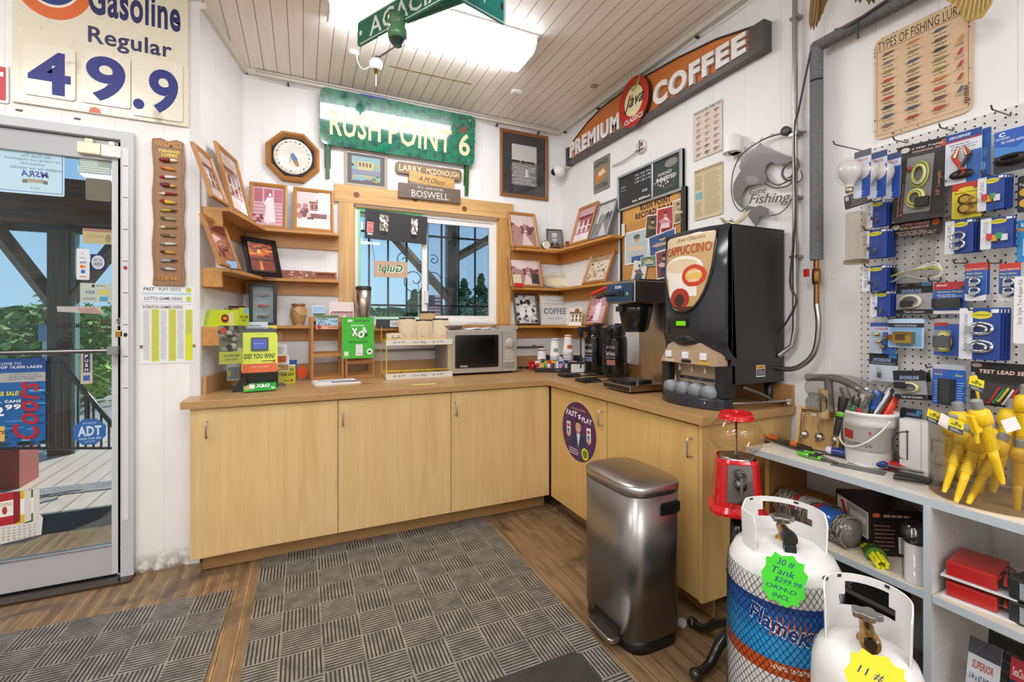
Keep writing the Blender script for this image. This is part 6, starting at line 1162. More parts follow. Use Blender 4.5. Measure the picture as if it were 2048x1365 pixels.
merge(pm, panel_piece(lambda x, z: inpanel(x, z) and ((x-.68)/.22)**2+((z-.46)/.14)**2 < 1, 'c8402a', .0028)); merge(pm, panel_piece(lambda x, z: ((x-.68)/.15)**2+((z-.46)/.085)**2 < 1, 'e0b85a', .0030)); merge(pm, panel_piece(lambda x, z: inpanel(x, z) and ((x-.42)/.2)**2+((z-.17)/.14)**2 < 1, 'a83226', .0028)); merge(pm, panel_piece(lambda x, z: inpanel(x, z) and ((x-.42)/.1)**2+((z-.15)/.08)**2 < 1, '3a2a1c', .0030)); merge(pm, panel_piece(lambda x, z: inpanel(x, z) and z < .07, '5a3018', .0029))
def ptext(s_, x0, x1, z0, z1, c, bold=.02, sh=0, off=.0034):
    vv, ff = glyphs(s_, bold, sh, 2); b = MB(); b.add([(x0+(x1-x0)*a_, 0, z0+(z1-z0)*b_) for a_, b_ in vv], ff, 'satin', c); drape(b, -w2*.80, w2*.80, zt-.40, zt-.025, off); merge(pm, b)
ptext('Java Classics', .3, .85, .91, .97, '9a7a4a', 0, .3); ptext('CAPPUCCINO', .06, .95, .75, .87, 'b8421e', .01); ptext('Java', .56, .8, .48, .53, 'f2e8dc', .01, .3); ptext('CLASSICS', .58, .78, .385, .415, 'f2e8dc')
pm.build('illustrated_panel', t)
# lcd, buttons, bay, tray
zd = zt-.455; u_ = .0
MB().box(-.05, .03, .006, .014, zd-.018, zd+.018, 'satin', '111312').build('display_bezel', t); MB().box(-.04, .02, .0045, .006, zd-.011, zd+.011, 'emit', '6fc01a').build('display', t, 'lit green display')
MB().prism([(-w2*.9, zlow-.03), (w2*.92, zlow-.03), (w2*.92, zlow+.01), (w2*.5, zlow+.07), (-w2*.1, zlow+.095), (-w2*.6, zlow+.06)], .03, .1, 'satin', 'b49a80').build('button_panel', t)
MB().ball((-.01, .035, zlow+.085), .07, 'gloss', '1d1f22', 18, .45, 1.1, .35).build('brow', t)
for i, x in enumerate((-.11, .0, .11)):
    MB().box(x-.017, x+.017, .018, .03, zlow-.005, zlow+.027, 'satin', 'e6e8ea').build('button', t, bevel=.002)
    MB().box(x-.03, x+.03, .0285, .03, zlow-.026, zlow-.012, 'satin', ('d8c8b8', '1c1a18', 'd8b43a')[i]).build('flavour_label', t)
zw = .11; [MB().box(x_, x_+.05, .06, D0+.02, .055, zlow-.03, 'powder', '232426').build('bay_side', t) for x_ in (-w2, w2-.05)]
MB().box(-w2+.05, w2-.05, D0-.001, D0+.012, .055, zlow-.03, 'satin', 'b8a488').build('bay_back', t); MB().box(-w2+.08, w2-.05, D0-.004, D0, .115, zlow-.10, 'satin', '28282a').build('bay_placard', t)
a = Art(.26, zlow-.22, D0-.0045); a.T = Matrix.Translation((.015, 0, .118)); a.t('FBI', .42, .1, .58, .25, 'c9b48a', .03); a.t('RELEASE BUTTON WHEN CUP IS 3/4 FULL', .1, .36, .95, .43, 'e0e0e0', .01)
for x in (.15, .5, .85): a.poly([(x-.08, .55), (x-.05, .95), (x+.05, .95), (x+.08, .55)], '6a6c70'); a.lines(x-.04, .65, x+.04, .88, 3, 'd8d8d8', .3)
a.build('placard_print', t); MB().cyl(.009, .06, zlow-.03, (-w2+.075, .085), 10, 'brushed', 'd0c0a8').build('drain_tube', t)
for x in (-.1, -.02, .06): MB().cyl(.008, zlow-.07, zlow-.03, (x+.02, .07), 10, 'satin', 'c9b8a0').build('nozzle', t)
for i, x in enumerate((-.12, -.04, .04, .12)): MB().lathe([(.001, -.03), (.034, -.03), (.036, .03), (.001, .03)], 20, 'satin', '85898c', (x+.0, .06, .072), axis='y').build('splash_hump', t)
pts = [(w2*math.sin(a_), .085-.10*math.cos(a_)) for a_ in [PI*(-.5+i/16) for i in range(17)]]+[(w2, .12), (-w2, .12)]
MB().extz(pts, 0, .05, 'gloss', '2a2e36').build('drip_tray', t, bevel=.006); MB().extz([(a_*.9, .01+b_*.86) for a_, b_ in pts[:17]]+[(w2*.9, .1), (-w2*.9, .1)], .05, .053, 'satin', '3a3a3c').build('drip_grate', t)
lb = Art(.06, .055, 0); lb.T = Matrix.Translation((w2+.0006, .30, zb+.03)) @ Matrix.Rotation(PI/2, 4, 'Z'); lb.r(0, 0, 1, 1, 'e8e6e2'); lb.r(.04, .04, .96, .3, 'e09a2a'); lb.t('WARNING', .3, .1, .75, .22, '2a2018'); lb.r(.06, .34, .94, .9, '222222'); lb.lines(.12, .4, .9, .84, 5, 'e8e8e8', .3); lb.build('warning_label', t)
# eagle ornament
p = onX(1464, 442, 1.98); q_ = t.location
e = T('eagle_figurine', 'pale brass eagle figurine with spread wings on top of the cappuccino machine', 'figurine', (1.93, 1.60, CT+zt), -PI/2)
MB().lathe([(.022, 0), (.022, .004), (.008, .012), (.006, .018)], 16, 'metal', 'd8ccae').build('base', e); m = MB(); m.ball((0, 0, .032), .016, 'metal', 'd9cdb0', 12, 1.3, .8, .9).ball((-.004, -.008, .056), .009, 'metal', 'd9cdb0', 10).tube([(-.004, -.012, .056), (-.006, -.022, .052)], [.004, .001], 6, 'metal', 'cdbb8a').tube([(0, .01, .02), (0, .035, .012)], [.008, .012], 6, 'metal', 'd9cdb0'); m.build('body', e)
for s in (-1, 1):
    m = MB(); m.add([(s*.008, 0, .04), (s*.035, .004, .055), (s*.075, .01, .085), (s*.09, .012, .088), (s*.07, .01, .06), (s*.05, .008, .045), (s*.03, .004, .032), (s*.01, 0, .028)], [tuple(range(8))], 'metal', 'd5c9a8'); m.add([(s*.008, .006, .04), (s*.035, .010, .055), (s*.075, .016, .085), (s*.09, .018, .088), (s*.07, .016, .06), (s*.05, .014, .045), (s*.03, .010, .032), (s*.01, .006, .028)], [tuple(range(8))], 'metal', 'd5c9a8'); m.build('wing', e)
# hoses behind and under the machine
t = T('water_line', 'grey braided hose and steel tube with a valve lying on the counter end', 'hose', (1.85, 1.45, CT), 0)
MB().tube([(-.0, .03, .10), (.1, -.0, .06), (.18, .0, .02), (.27, .02, .012)], .008, 8, 'metal', '9a9690', sub=5).build('braided_hose', t); MB().tube([(-.18, .09, .03), (.0, .0, .03), (.22, -.025, .03)], .006, 8, 'metal', 'b8b2a8', sub=4).build('steel_tube', t)
MB().lathe([(.006, 0), (.011, .01), (.011, .04), (.007, .05)], 10, 'chrome', 'c8c4bc', (.21, -.025, .03), axis='x').ball((.235, -.03, .015), .012, 'chrome', 'c8c4bc', 10).build('valve', t)
# right wall signs
def wr(x, y, d=.03): return WR.hit(x, y, d)
CD = .045
uL, uR_ = wr(1134, 310, CD)[0], wr(1532, 75, CD)[0]; zb0 = (wr(1138, 327, CD)[1]+wr(1531, 102, CD)[1])/2
t = T('coffee_sign', 'long arched orange coffee sign with white raised letters and a red emblem', 'sign', WR.loc((uL+uR_)/2, zb0, .002), WR.rz, None, 0); uc = (uL+uR_)/2
arc = [wr(x, y, CD) for x, y in ((1142, 286), (1172, 246), (1202, 215), (1252, 177), (1285, 154), (1354, 115), (1430, 78), (1504, 53))]
arc = [(u-uc, z-zb0) for u, z in arc]; hb_ = .035
m = MB().prism([(uL-uc+.02, hb_*.5)]+[(uR_-uc-.06, hb_*.5)]+arc[::-1], -CD+.012, -.012, 'woodx', 'd97a2c', side='1a1614', sidemat='satin'); m.build('arched_panel', t)
m = MB()
for a_, b_ in zip(arc, arc[1:]): m.add([(a_[0], -CD+.008, a_[1]-.006), (b_[0], -CD+.008, b_[1]-.006), (b_[0], -CD+.008, b_[1]+.006), (a_[0], -CD+.008, a_[1]+.006), (a_[0], 0, a_[1]+.006), (b_[0], 0, b_[1]+.006)], [(0, 1, 2, 3), (3, 2, 5, 4)], 'satin', '1d1917')
m.build('arch_rim', t)
MB().box(uL-uc, uR_-uc-.05, -CD-.004, 0, 0, hb_, 'satin', '5d5654').build('base_rail', t, bevel=.002); zt_ = wr(1532, 40, CD)[1]-zb0; MB().box(uR_-uc-.085, uR_-uc, -CD-.012, 0, -.004, zt_+.005, 'satin', '4a4645').build('end_block', t, bevel=.002); MB().box(uL-uc, uL-uc+.045, -CD-.012, 0, -.004, wr(1134, 298, CD)[1]-zb0, 'satin', '4a4645').build('end_block', t, bevel=.002)
def wbx(xl, yl0, yl1, xr, yr0, yr1, d):
    a0, a1 = wr(xl, yl0, d), wr(xl, yl1, d); b0, b1 = wr(xr, yr0, d), wr(xr, yr1, d); return a0[0]-uc, b0[0]-uc, a0[1]-zb0, a1[1]-zb0, b0[1]-zb0, b1[1]-zb0
for txt, q_ in (('PREMIUM', (1142, 287, 318, 1241, 224, 258)), ('COFFEE', (1309, 172, 217, 1495, 62, 105))):
    x0, x1, za, zb_, zc2, zd2 = wbx(*q_, CD); vv, ff = glyphs(txt, .045, 0, 4); m = MB()
    P3 = lambda a_, b_, y: (x0+(x1-x0)*a_, y, (zb_+(zd2-zb_)*a_)*(1-b_)+(za+(zc2-za)*a_)*b_)
    vF = [P3(a_, b_, -CD-.012) for a_, b_ in vv]; vB = [P3(a_, b_, -CD+.010) for a_, b_ in vv]; m.add(vF, ff, 'satin', 'efeae6')
    ed = {}
    for f_ in ff:
        for i in range(len(f_)): e_ = (f_[i], f_[(i+1) % len(f_)]); ed[e_] = 1
    sides = [e_ for e_ in ed if (e_[1], e_[0]) not in ed]; nV = len(vF)
    m.add(vF+vB, [(a_, a_+nV, b_+nV, b_) for a_, b_ in sides], 'satin', 'd8cfc8'); m.build('raised_lettering', t)
e0, e1 = wr(1243, 205, CD), wr(1303, 200, CD); ez0, ez1 = wr(1273, 253, CD)[1], wr(1273, 155, CD)[1]; W_, H_ = e1[0]-e0[0], ez1-ez0; cx, cz = (e0[0]+e1[0])/2-uc, (ez0+ez1)/2-zb0
em = MB().prism([(cx+W_/2*math.cos(2*PI*i/48), cz+H_/2*math.sin(2*PI*i/48)) for i in range(48)], -CD-.022, -CD+.01, 'satin', 'b8281f', side='3a2a20').build('emblem', t)
a = Art(W_, H_, -CD-.0225, 'satin'); a.T = Matrix.Translation((cx, 0, cz-H_/2)); a.e(.52, .49, .31, .3, 'ecdfb0', 36); a.t('Java', .18, .34, .86, .66, '14110f', .02, .5, res=5); a.t('CLASSICS', .2, .8, .82, .9, 'f2ead8', .03); a.poly([(.5, .3), (.56, .2), (.74, .06), (.7, .18), (.6, .27)], '7cc043'); a.poly([(.5, .3), (.42, .2), (.44, .16), (.5, .22)], '5aa034'); a.e(.48, .38, .025, .02, 'b8281f'); a.e(.44, .42, .02, .018, 'b8281f')
a.build('emblem_print', em)
def tin(box, label, col, name='tin_sign', d=.004, group=None, r=.008, mat='print'):
    P = Pan(WR, name, label, 'sign', *box, d, .0025, group); P.board('sheet', col, mat, r); return P, P.art()
def fishes(a, x0, y0, x1, y1, nx, ny, cols, seed=1, cap=True):
    q = random.Random(seed)
    for j in range(ny):
        for i in range(nx):
            cx = x0+(x1-x0)*(i+.5)/nx; cy = y0+(y1-y0)*(j+.4)/ny; w_ = (x1-x0)/nx*.34; h_ = (y1-y0)/ny*.2; c = q.choice(cols)
            a.poly([(cx-w_, cy+h_*.3), (cx-w_*.3, cy-h_), (cx+w_*.5, cy-h_*.8), (cx+w_*.8, cy-h_*.2), (cx+w_, cy-h_), (cx+w_, cy+h_*.6), (cx+w_*.75, cy), (cx, cy+h_)], c)
            if cap: a.lines(cx-w_*.6, cy+h_*1.3, cx+w_*.7, cy+h_*2.1, 1, '6a5a4a', .5, i+j)
    return a
P, a = tin((1187, 1219, 315, 382), 'small tin sign with an orange sunfish and HAPPINESS lettering', '8a8578'); a.t('HAPPINESS', .08, .1, .92, .24, '2b2822', .02); a.t('THE SOUND OF', .15, .03, .85, .08, '3a362e'); a.poly([(.12, .5), (.3, .34), (.65, .3), (.85, .4), (.86, .5), (.7, .62), (.4, .66), (.28, .78), (.14, .72)], 'c9823a'); a.poly([(.3, .42), (.62, .36), (.8, .46), (.6, .52), (.35, .54)], 'e8dcc0'); a.e(.76, .43, .04, .02, '222222'); a.t('OUTDOORSMAN', .1, .76, .9, .92, '3a372e', .02); a.build('print', P.root)
P, a = tin((1386, 1444, 212, 312), 'pale tin chart of freshwater game fish near the coffee sign', 'e2d2c4', group='fishing charts'); a.t('FRESHWATER GAME FISH', .04, .02, .96, .075, '4a4038', .03); fishes(a, .04, .1, .96, .98, 3, 7, ('8a7f70', 'a8907a', '6a6258', 'b88a6a')); a.build('print', P.root)
P, a = tin((1388, 1445, 332, 435), 'tan fishing tackle knowledge chart below the game fish chart', 'd9c6a0', group='fishing charts'); a.t('FISHING TACKLE KNOWLEDGE', .03, .015, .97, .07, '3f3626', .03); a.r(.02, .09, .98, .094, '7a6a4a'); a.r(.05, .45, .32, .62, '9ccabf'); a.lines(.04, .12, .33, .42, 12, '7a6a50', .4, 1); a.lines(.36, .12, .97, .94, 34, '8a7a5c', .35, 2); a.lines(.04, .65, .33, .95, 12, '8a7a5c', .4, 3)
for i in range(4): a.r(.08+.06*i, .47, .10+.06*i, .6, '5a8a98')
a.build('print', P.root)
P, a = tin((1749, 1946, 35, 252), 'large worn tan tin chart reading TYPES OF FISHING LURES', 'e0c09a', r=.03); P.root.rotation_euler[1] = -.0
a.line([(.03, .05), (.03, .96), (.96, .96), (.96, .05)], .0015, '5a4030'); a.t('TYPES OF FISHING LURES', .04, .035, .94, .125, '241a14', .0); a.line([(.04, .135), (.94, .135)], .002, '3a2a20')
q = random.Random(31); nm = iter(('Minnow', 'Blue Sardine', 'Green Sardine', 'Crank', 'Anchovy', 'Aji', 'Popper', 'Spotted Mackerel', 'Naked Flesh', 'Rotten', 'Halo Red Head', 'Kembong', 'Shad', 'Vibration', 'Jointed Minnow', 'Walker', 'Pencil', 'Topwater', 'Swimbait', 'Wood Lures', 'Wood Lures', 'Springs', 'Topwater', 'Sinking', 'Soft lure', 'Spinner', 'Spoon'))
for j in range(9):
    for i in range(3):
        cx, cy = .16+.27*i, .18+.088*j; c = q.choice(('6a4a3a', '4a5a68', '8a8a3a', 'b8442c', '5a6a4a', 'a8452c', '77706a', 'c9803a', '3a3632')); w_ = .085
        a.poly([(cx-w_, cy+.004), (cx-w_*.4, cy-.016), (cx+w_*.5, cy-.013), (cx+w_, cy-.004), (cx+w_*.4, cy+.010), (cx-w_*.5, cy+.014)], c); a.line([(cx+w_, cy-.004), (cx+w_+.02, cy-.008)], .0012, '555555'); a.line([(cx, cy+.01), (cx+.008, cy+.026), (cx-.006, cy+.026)], .001, '555555'); a.e(cx-w_*.7, cy-.001, .006, .004, 'f0ead8', 6); a.t(next(nm), cx-.06, cy+.032, cx+.06, cy+.05, '3a2c22', .01)
for j in range(5): cy = .35+.11*j; a.poly([(.86, cy+.02), (.9, cy-.03), (.93, cy-.03), (.9, cy+.02)], ('c98a3a', 'b8442c', 'c04a3a', 'a8552c', '5a6a7a')[j]); a.t(('VIB', 'Grub', 'Drop Jig', 'Texas', 'Tube')[j], .84, cy+.035, .93, cy+.052, '3a2c22')
for i in range(26):
    s_ = i % 4; v = q.random(); v = .05+.9*v; x, y = ((.018, v), (.978, v), (v, .015), (v, .983))[s_]; a.e(x, y, .006+.006*q.random(), .004+.006*q.random(), q.choice(('6a4030', '8a5a44', '4a3226')), 7)
for k in range(8): a.e(.95, .78+.02*k, .02*q.random()+.01, .008, '5a3020', 6)
a.build('print', P.root)
# wall dial thing with two wires
u, z = wr(1281, 293, .02); t = T('wall_socket_box', 'round white and chrome wall box with two wires running left', 'electrical box', WR.loc(u, z, .001), WR.rz)
MB().lathe([(.045, 0), (.046, -.02), (.03, -.026), (.001, -.027)], 24, 'satin', 'dedad4', (0, 0, 0), axis='y').build('box', t); MB().box(-.04, .04, -.034, -.026, -.03, -.022, 'chrome', 'b9b4ac').box(-.003, .003, -.03, -.026, -.04, .04, 'satin', '3a3a3a').box(.012, .03, -.03, -.026, -.005, .02, 'satin', '8a2a24').build('fittings', t)
MB().tube([(-.03, -.02, -.02), (-.2, -.012, -.035), (-.33, -.01, -.03)], .002, 5, 'satin', '6a645c', sub=3).tube([(-.03, -.02, -.026), (-.2, -.012, -.05), (-.33, -.01, -.04)], .002, 5, 'satin', '6a645c', sub=3).build('wires', t)
# menu board
P = Pan(WR, 'menu_board', 'black and silver letter board with coffee prices', 'menu board', 1234, 1362, 325, 403, .002, .03)
# frame as sheared-free rectangle from its corner pixels
MB().box(-P.W/2, P.W/2, -.018, 0, 0, P.H, 'satin', '26282a').build('panel', P.root)
m = MB(); W2, H2 = P.W/2, P.H; fw = .018
for b in ((-W2, W2, 0, fw), (-W2, W2, H2-fw, H2)): m.box(b[0], b[1], -.03, 0, b[2], b[3], 'metal', 'b9babc')
for x in (-W2, W2*.18-fw/2, W2-fw): m.box(x, x+fw, -.03, 0, fw, H2-fw, 'metal', 'b9babc')
m.build('silver_frame', P.root, bevel=.002); a = P.art('satin', -.0115)
for i in range(9): a.r(.03, .12+.095*i, .56, .126+.095*i, '0f1011')
for i, s_ in enumerate(('12oz  16oz  20oz', '1.60 1.75 1.85', '1.89 1.95 2.10')): a.t(s_, .3, .14+.095*i, .55, .19+.095*i, 'e8e8e6', .02)
a.t('Coffee', .05, .33, .14, .37, 'e0e0e0'); a.t('Capp', .05, .42, .14, .46, 'e0e0e0'); a.t('ICE', .42, .62, .5, .68, 'e8e8e6', .03); a.t('ALL REFILLS', .25, .8, .54, .86, 'e8e8e6', .05)
a.r(.61, .07, .95, .93, '2c3a3c'); a.e(.85, .22, .09, .1, '8a8478'); a.e(.8, .66, .1, .16, '5a4a38'); a.e(.8, .66, .07, .11, '2c3a3c'); a.t('HAND', .66, .38, .86, .46, 'd8d4cc', .02, .2); a.t('ROASTED', .64, .5, .92, .6, 'e4e0d8', .03, .15)
for i in range(30): a.e(.62+.2*q.random(), .5+.25*q.random(), .012, .02, 'c9ccc8', 6)
a.build('print', P.root)
# record board
P = Pan(WR, 'record_board', 'cork RUSH POINT RECORD BOARD covered with fishing snapshots', 'pin board', 1240, 1370, 395, 566, .002, .022)
MB().box(-P.W/2, P.W/2, -.014, 0, 0, P.H, 'paper', 'c08a4a').build('cork', P.root); m = MB(); W2, H2 = P.W/2, P.H
for b in ((-W2, W2, 0, .02), (-W2, W2, H2-.02, H2)): m.box(b[0], b[1], -.022, 0, b[2], b[3], 'satin', '2c2a28')
for x in (-W2, W2-.035): m.box(x, x+(.02 if x < 0 else .035), -.022, 0, .02, H2-.02, 'satin', '2c2a28')
m.build('frame', P.root); MB().box(-W2-.022, -W2, -.02, 0, 0, H2, 'satin', 'd8dadc').build('side_strip', P.root)
a = P.art('print', -.0075); a.r(.06, .03, .9, .22, 'd09a50'); a.t('RUSH POINT', .34, .035, .8, .11, '3f1f2a', .05); a.t('RECORD BOARD', .26, .125, .9, .2, '3f1f2a', .05); a.build('lettering', P.root)
def snap(x0, y0, x1, y1, rot, cols, label, sd):
    q = random.Random(sd); w_, h_ = (x1-x0)*P.W, (y1-y0)*P.H; cx, cz = ((x0+x1)/2-.5)*P.W, (1-(y0+y1)/2)*P.H; o = T('photo_print', label, 'photo', WR.loc(P.uc+cx, P.z0+cz-h_/2, .0185+.0012*sd), WR.rz, 'snapshots on the record board', 0, rot)
    a = Art(w_, h_, -.0006); a.mat = 'paper'; MB().box(-w_/2, w_/2, -.0005, 0, 0, h_, 'paper', 'efece6').build('paper', o); a.r(.04, .04, .96, .96, cols[0]); a.poly([(.2, .96), (.3, .5), (.45, .38), (.6, .38), (.75, .5), (.82, .96)], cols[1]); a.e(.52, .27, .11, .11, 'c9a080'); a.poly([(.1, .5), (.3, .42), (.85, .55), (.9, .62), (.3, .6)], cols[2]); a.e(.52, .2, .14, .07, cols[3]); a.r(.3, .78, .8, .96, cols[4]); a.build('print', o)
snap(.08, .33, .48, .74, 0, ('b8c4c4', 'b9bcbc', 'd8c4a4', '5a6a5a', '3a5a98'), 'large snapshot of an angler in a grey shirt holding a fish', 1)
snap(.42, .2, .62, .48, .12, ('5a4a3c', '3a3430', '8a7a5a', '2a2420', '4a4038'), 'dark tilted snapshot of an angler by trees', 2)
snap(.60, .16, .84, .46, .05, ('b83a44', 'e0d0d0', 'c9909a', '7a3a3a', '8a3038'), 'red toned snapshot of two people', 3)
snap(.84, .12, 0.99, .38, -.03, ('b8a480', '8a7a5c', 'd0c09a', '6a5a44', '7a6a50'), 'sepia group snapshot at the right edge of the board', 4)
snap(.5, .44, .9, .68, -.1, ('3a5a8a', '4a5a78', 'c4a888', '2a3a5a', '7a8a9a'), 'blue snapshot with people in a boat', 5)
snap(.2, .72, .42, .97, .25, ('d8d8d0', '4a5a6a', '8a6a5a', '3a3a3a', '5a4a4a'), 'tilted snapshot near the lower left of the board', 6)
snap(.36, .68, .62, .8, .05, ('6a8a6a', 'b8c4c0', 'c9a888', '4a5a4a', '5a6a7a'), 'small wide snapshot of anglers below the boat photo', 7)
snap(.62, .64, .86, .96, -.08, ('8a4a4a', '3a3a58', 'd0b0a0', '2a2a3a', '5a3a4a'), 'reddish snapshot at the lower right of the board', 8)
u, z = wr(1246, 462, .03); top(MB().box(-.012, .02, -.008, 0, -.04, .05, 'paper', 'e2dccf'), 'paper_pad', 'small cream pad hanging at the upper left corner of the record board', 'note pad', WR.loc(u, z, .026), WR.rz)
# white cylinder dispenser
u, z = wr(1463, 309, .06); u0, u1, z0, z1 = WR.box(1449, 1476, 272, 306, .05); t = T('air_freshener', 'white cylindrical dispenser on the wall beside the charts', 'dispenser', WR.loc((u0+u1)/2, z0, .045), WR.rz); r = (u1-u0)/2
MB().cyl(r, 0, z1-z0, mat='satin', col='efedea', n=28).box(-r*.7, r*.7, .0, .044, 0, z1-z0, 'satin', 'e4e2de').build('body', t, bevel=.003); MB().cyl(.006, -.012, 0, (0, -r*.4), mat='satin', col='8a8680').build('nozzle', t)
# bass wall art
BD = .03; c0 = wr(1528, 370, BD); t = T('fish_wall_art', 'grey metal cut out bass with fishing lettering and a bent rod', 'wall art', WR.loc(c0[0], c0[1], 0), WR.rz)
def q5(x, y): u, z = wr(1160+x/3.413, 180+y/3.413, BD); return (u-c0[0], z-c0[1])
def Q5(l): return [q5(*l[i:i+2]) for i in range(0, len(l), 2)]
BC = '6e6a6a'; BK = '5a5656'
back = Q5([1478,470, 1440,455, 1400,445, 1330,437, 1280,432, 1230,436, 1180,455, 1140,480, 1110,520, 1095,560, 1070,600, 1050,640, 1045,700, 1055,750, 1085,790, 1120,812, 1112,770, 1105,730, 1125,680, 1150,655, 1200,648, 1260,640, 1275,610, 1262,560, 1275,510, 1310,490, 1360,520, 1400,500, 1440,500])
MB().prism(back[::-1], -BD-.003, -BD, 'satin', BC).build('body', t)
m = MB()
for l in ([1245,432, 1232,358, 1196,398, 1205,440], [1205,440, 1190,402, 1150,440, 1162,465], [1162,465, 1145,440, 1112,478, 1130,495], [1130,500, 1108,480, 1085,530, 1100,550], [1245,432, 1234,362, 1262,388, 1330,418, 1400,442, 1300,434]): m.prism(Q5(l)[::-1], -BD-.002, -BD, 'satin', '7c7878')
m.build('dorsal_fin', t); MB().prism(Q5([1120,805, 1145,790, 1200,800, 1232,788, 1290,812, 1285,850, 1222,866, 1225,900, 1205,936, 1180,905, 1150,862])[::-1], -BD-.003, -BD, 'satin', BC).build('tail', t); MB().prism(Q5([1130,600, 1160,585, 1200,590, 1230,620, 1190,645, 1150,640])[::-1], -BD-.004, -BD, 'satin', '8a8686').build('side_fin', t)
m = MB()
def stroke(l, r=.004, cl=False): m.tube([(x, -BD, z) for x, z in Q5(l)], r, 6, 'satin', BK, sub=3, closed=cl)
stroke([1478,470, 1490,520, 1460,590, 1420,620, 1380,580, 1400,520, 1440,490, 1478,470], .006); stroke([1460,500, 1450,580, 1420,600], .004); stroke([1262,560, 1290,620, 1350,650, 1410,625], .004); stroke([1262,640, 1330,668, 1420,655, 1455,610], .004); stroke([1330,500, 1335,470, 1365,460, 1380,490, 1355,505], .003, True); m.build('jaw_lines', t)
m = MB(); stroke([1540,287, 1440,292, 1360,302, 1300,318, 1230,350, 1150,402, 1085,465, 1045,560, 1035,640], [.005, .003]); stroke([1035,640, 1036,720, 1060,790, 1100,830, 1120,812], .003); stroke([1285,860, 1360,845, 1425,785, 1455,700, 1455,640, 1500,625, 1518,590, 1505,550], .003); m.build('rod_and_line', t)
m = MB()
for x, y in ((1240, 345), (1310, 316), (1130, 410), (1180, 374), (1085, 462)): cx, cz = q5(x, y-6); m.tube([(cx+.008*math.cos(i*PI/5), -BD, cz+.008*math.sin(i*PI/5)) for i in range(10)], .0015, 5, 'satin', BK, closed=True)
cx, cz = q5(1415, 284); m.lathe([(.001, -BD-.02), (.022, -BD-.02), (.022, -BD), (.001, -BD)], 16, 'satin', '4a4747', (cx, 0, cz), axis='y'); m.build('reel_and_guides', t)
for s_, l in (('Gone', (1160, 675, 1272, 716)), ('Fishing', (1155, 716, 1440, 798))):
    a0, a1, b0 = q5(l[0], l[3]), q5(l[2], l[3]-14), q5(l[0], l[1]); vv, ff = glyphs(s_, .0, .35, 4); m = MB(); m.add([(a0[0]+(a1[0]-a0[0])*a_, -BD-.003, a0[1]+(a1[1]-a0[1])*a_+(b0[1]-a0[1])*b_) for a_, b_ in vv], ff, 'satin', BK); m.add([(a0[0]+(a1[0]-a0[0])*a_, -BD, a0[1]+(a1[1]-a0[1])*a_+(b0[1]-a0[1])*b_) for a_, b_ in vv], ff, 'satin', BK); m.build('lettering', t)
# pipes
uc_ = wr(1590, 350, .03)[0]; m = MB().tube([tuple(WR.loc(uc_, Zc-.02, .03)), tuple(WR.loc(uc_, 1.28, .03)), tuple(WR.loc(uc_-.01, 1.2, .035)), tuple(WR.loc(uc_-.06, 1.15, .06))], .012, 10, 'metal', 'b2b2ae')
for z in (2.75, 2.2, 1.9, 1.62): p = WR.loc(uc_, z, 0); m.box(p.x-.04, p.x-.001, p.y-.022, p.y+.022, z-.006, z+.006, 'metal', 'a2a29e')
top(m, 'conduit', 'vertical galvanised conduit on the right wall beside the metal bass', 'pipe')
ux = wr(1633, 300, .05)[0]; zt_ = wr(1640, 90, .05)[1]; zv = wr(1633, 520, .05)[1]
ux2 = wr(1900, -40, .05)[0]; t = T('foam_pipe', 'thick grey foam wrapped pipe elbowing down beside the pegboard', 'pipe', WR.loc(ux, zv, .05), WR.rz)
MB().tube([(0, 0, 0), (0, 0, zt_-zv-.16)], .026, 18, 'rubber', '66666a').tube([(0, 0, zt_-zv-.15), (0, 0, zt_-zv)], .026, 18, 'rubber', '646468').build('upright_foam', t); MB().tube([(0, 0, zt_-zv), (.9, 0, zt_-zv)], .026, 18, 'rubber', '5c5c60').ball((0, 0, zt_-zv), .0262, 'rubber', '646468', 18).build('horizontal_foam', t)
m = MB().tube([(0, 0, 0), (0, 0, -.2)], .011, 10, 'metal', 'a8744a').lathe([(.016, -.04), (.018, -.06), (.018, -.09), (.015, -.11)], 12, 'metal', 'a07a4a').build('copper_pipe', t); MB().box(-.038, -.016, -.035, -.022, -.075, -.04, 'gloss', 'c02020').build('valve_handle', t, 'red valve handle', bevel=.003)
MB().tube([(0, 0, -.2), (.015, -.01, -.3), (.0, -.02, -.42), (-.07, -.03, -.49), (-.16, -.03, -.5), (-.26, -.02, -.49)], .012, 9, 'metal', '9c9a94', sub=5).build('flexible_hose', t)
m = MB().tube([tuple(WR.loc(ux-.01, zt_-.02, .075)), tuple(WR.loc(uc_+.03, zt_-.25, .05)), tuple(WR.loc(uc_+.01, 2.2, .05)), tuple(WR.loc(uc_+.015, 1.8, .05)), tuple(WR.loc(uc_-.01, 1.5, .05)), tuple(WR.loc(uc_+.02, 1.4, .05)), tuple(WR.loc(uc_-.09, 1.22, .05))], .0045, 6, 'satin', '3a302a', sub=5)
top(m, 'power_cable', 'dark brown cable hanging along the conduit', 'cable')
p = WR.loc(ux+.18, zt_+.03, .05); m = MB().tube([(-.1, 0, .0), (-.02, -.03, -.03), (.2, -.03, .0), (.5, -.03, .01)], .006, 6, 'satin', '4a4038', sub=4).tube([(.0, -.03, -.03), (.0, -.02, -.10)], .004, 5, 'satin', '1c1c1c'); o = top(m, 'power_cable', 'dark cable strapped along the horizontal foam pipe', 'cable', tuple(p), WR.rz)
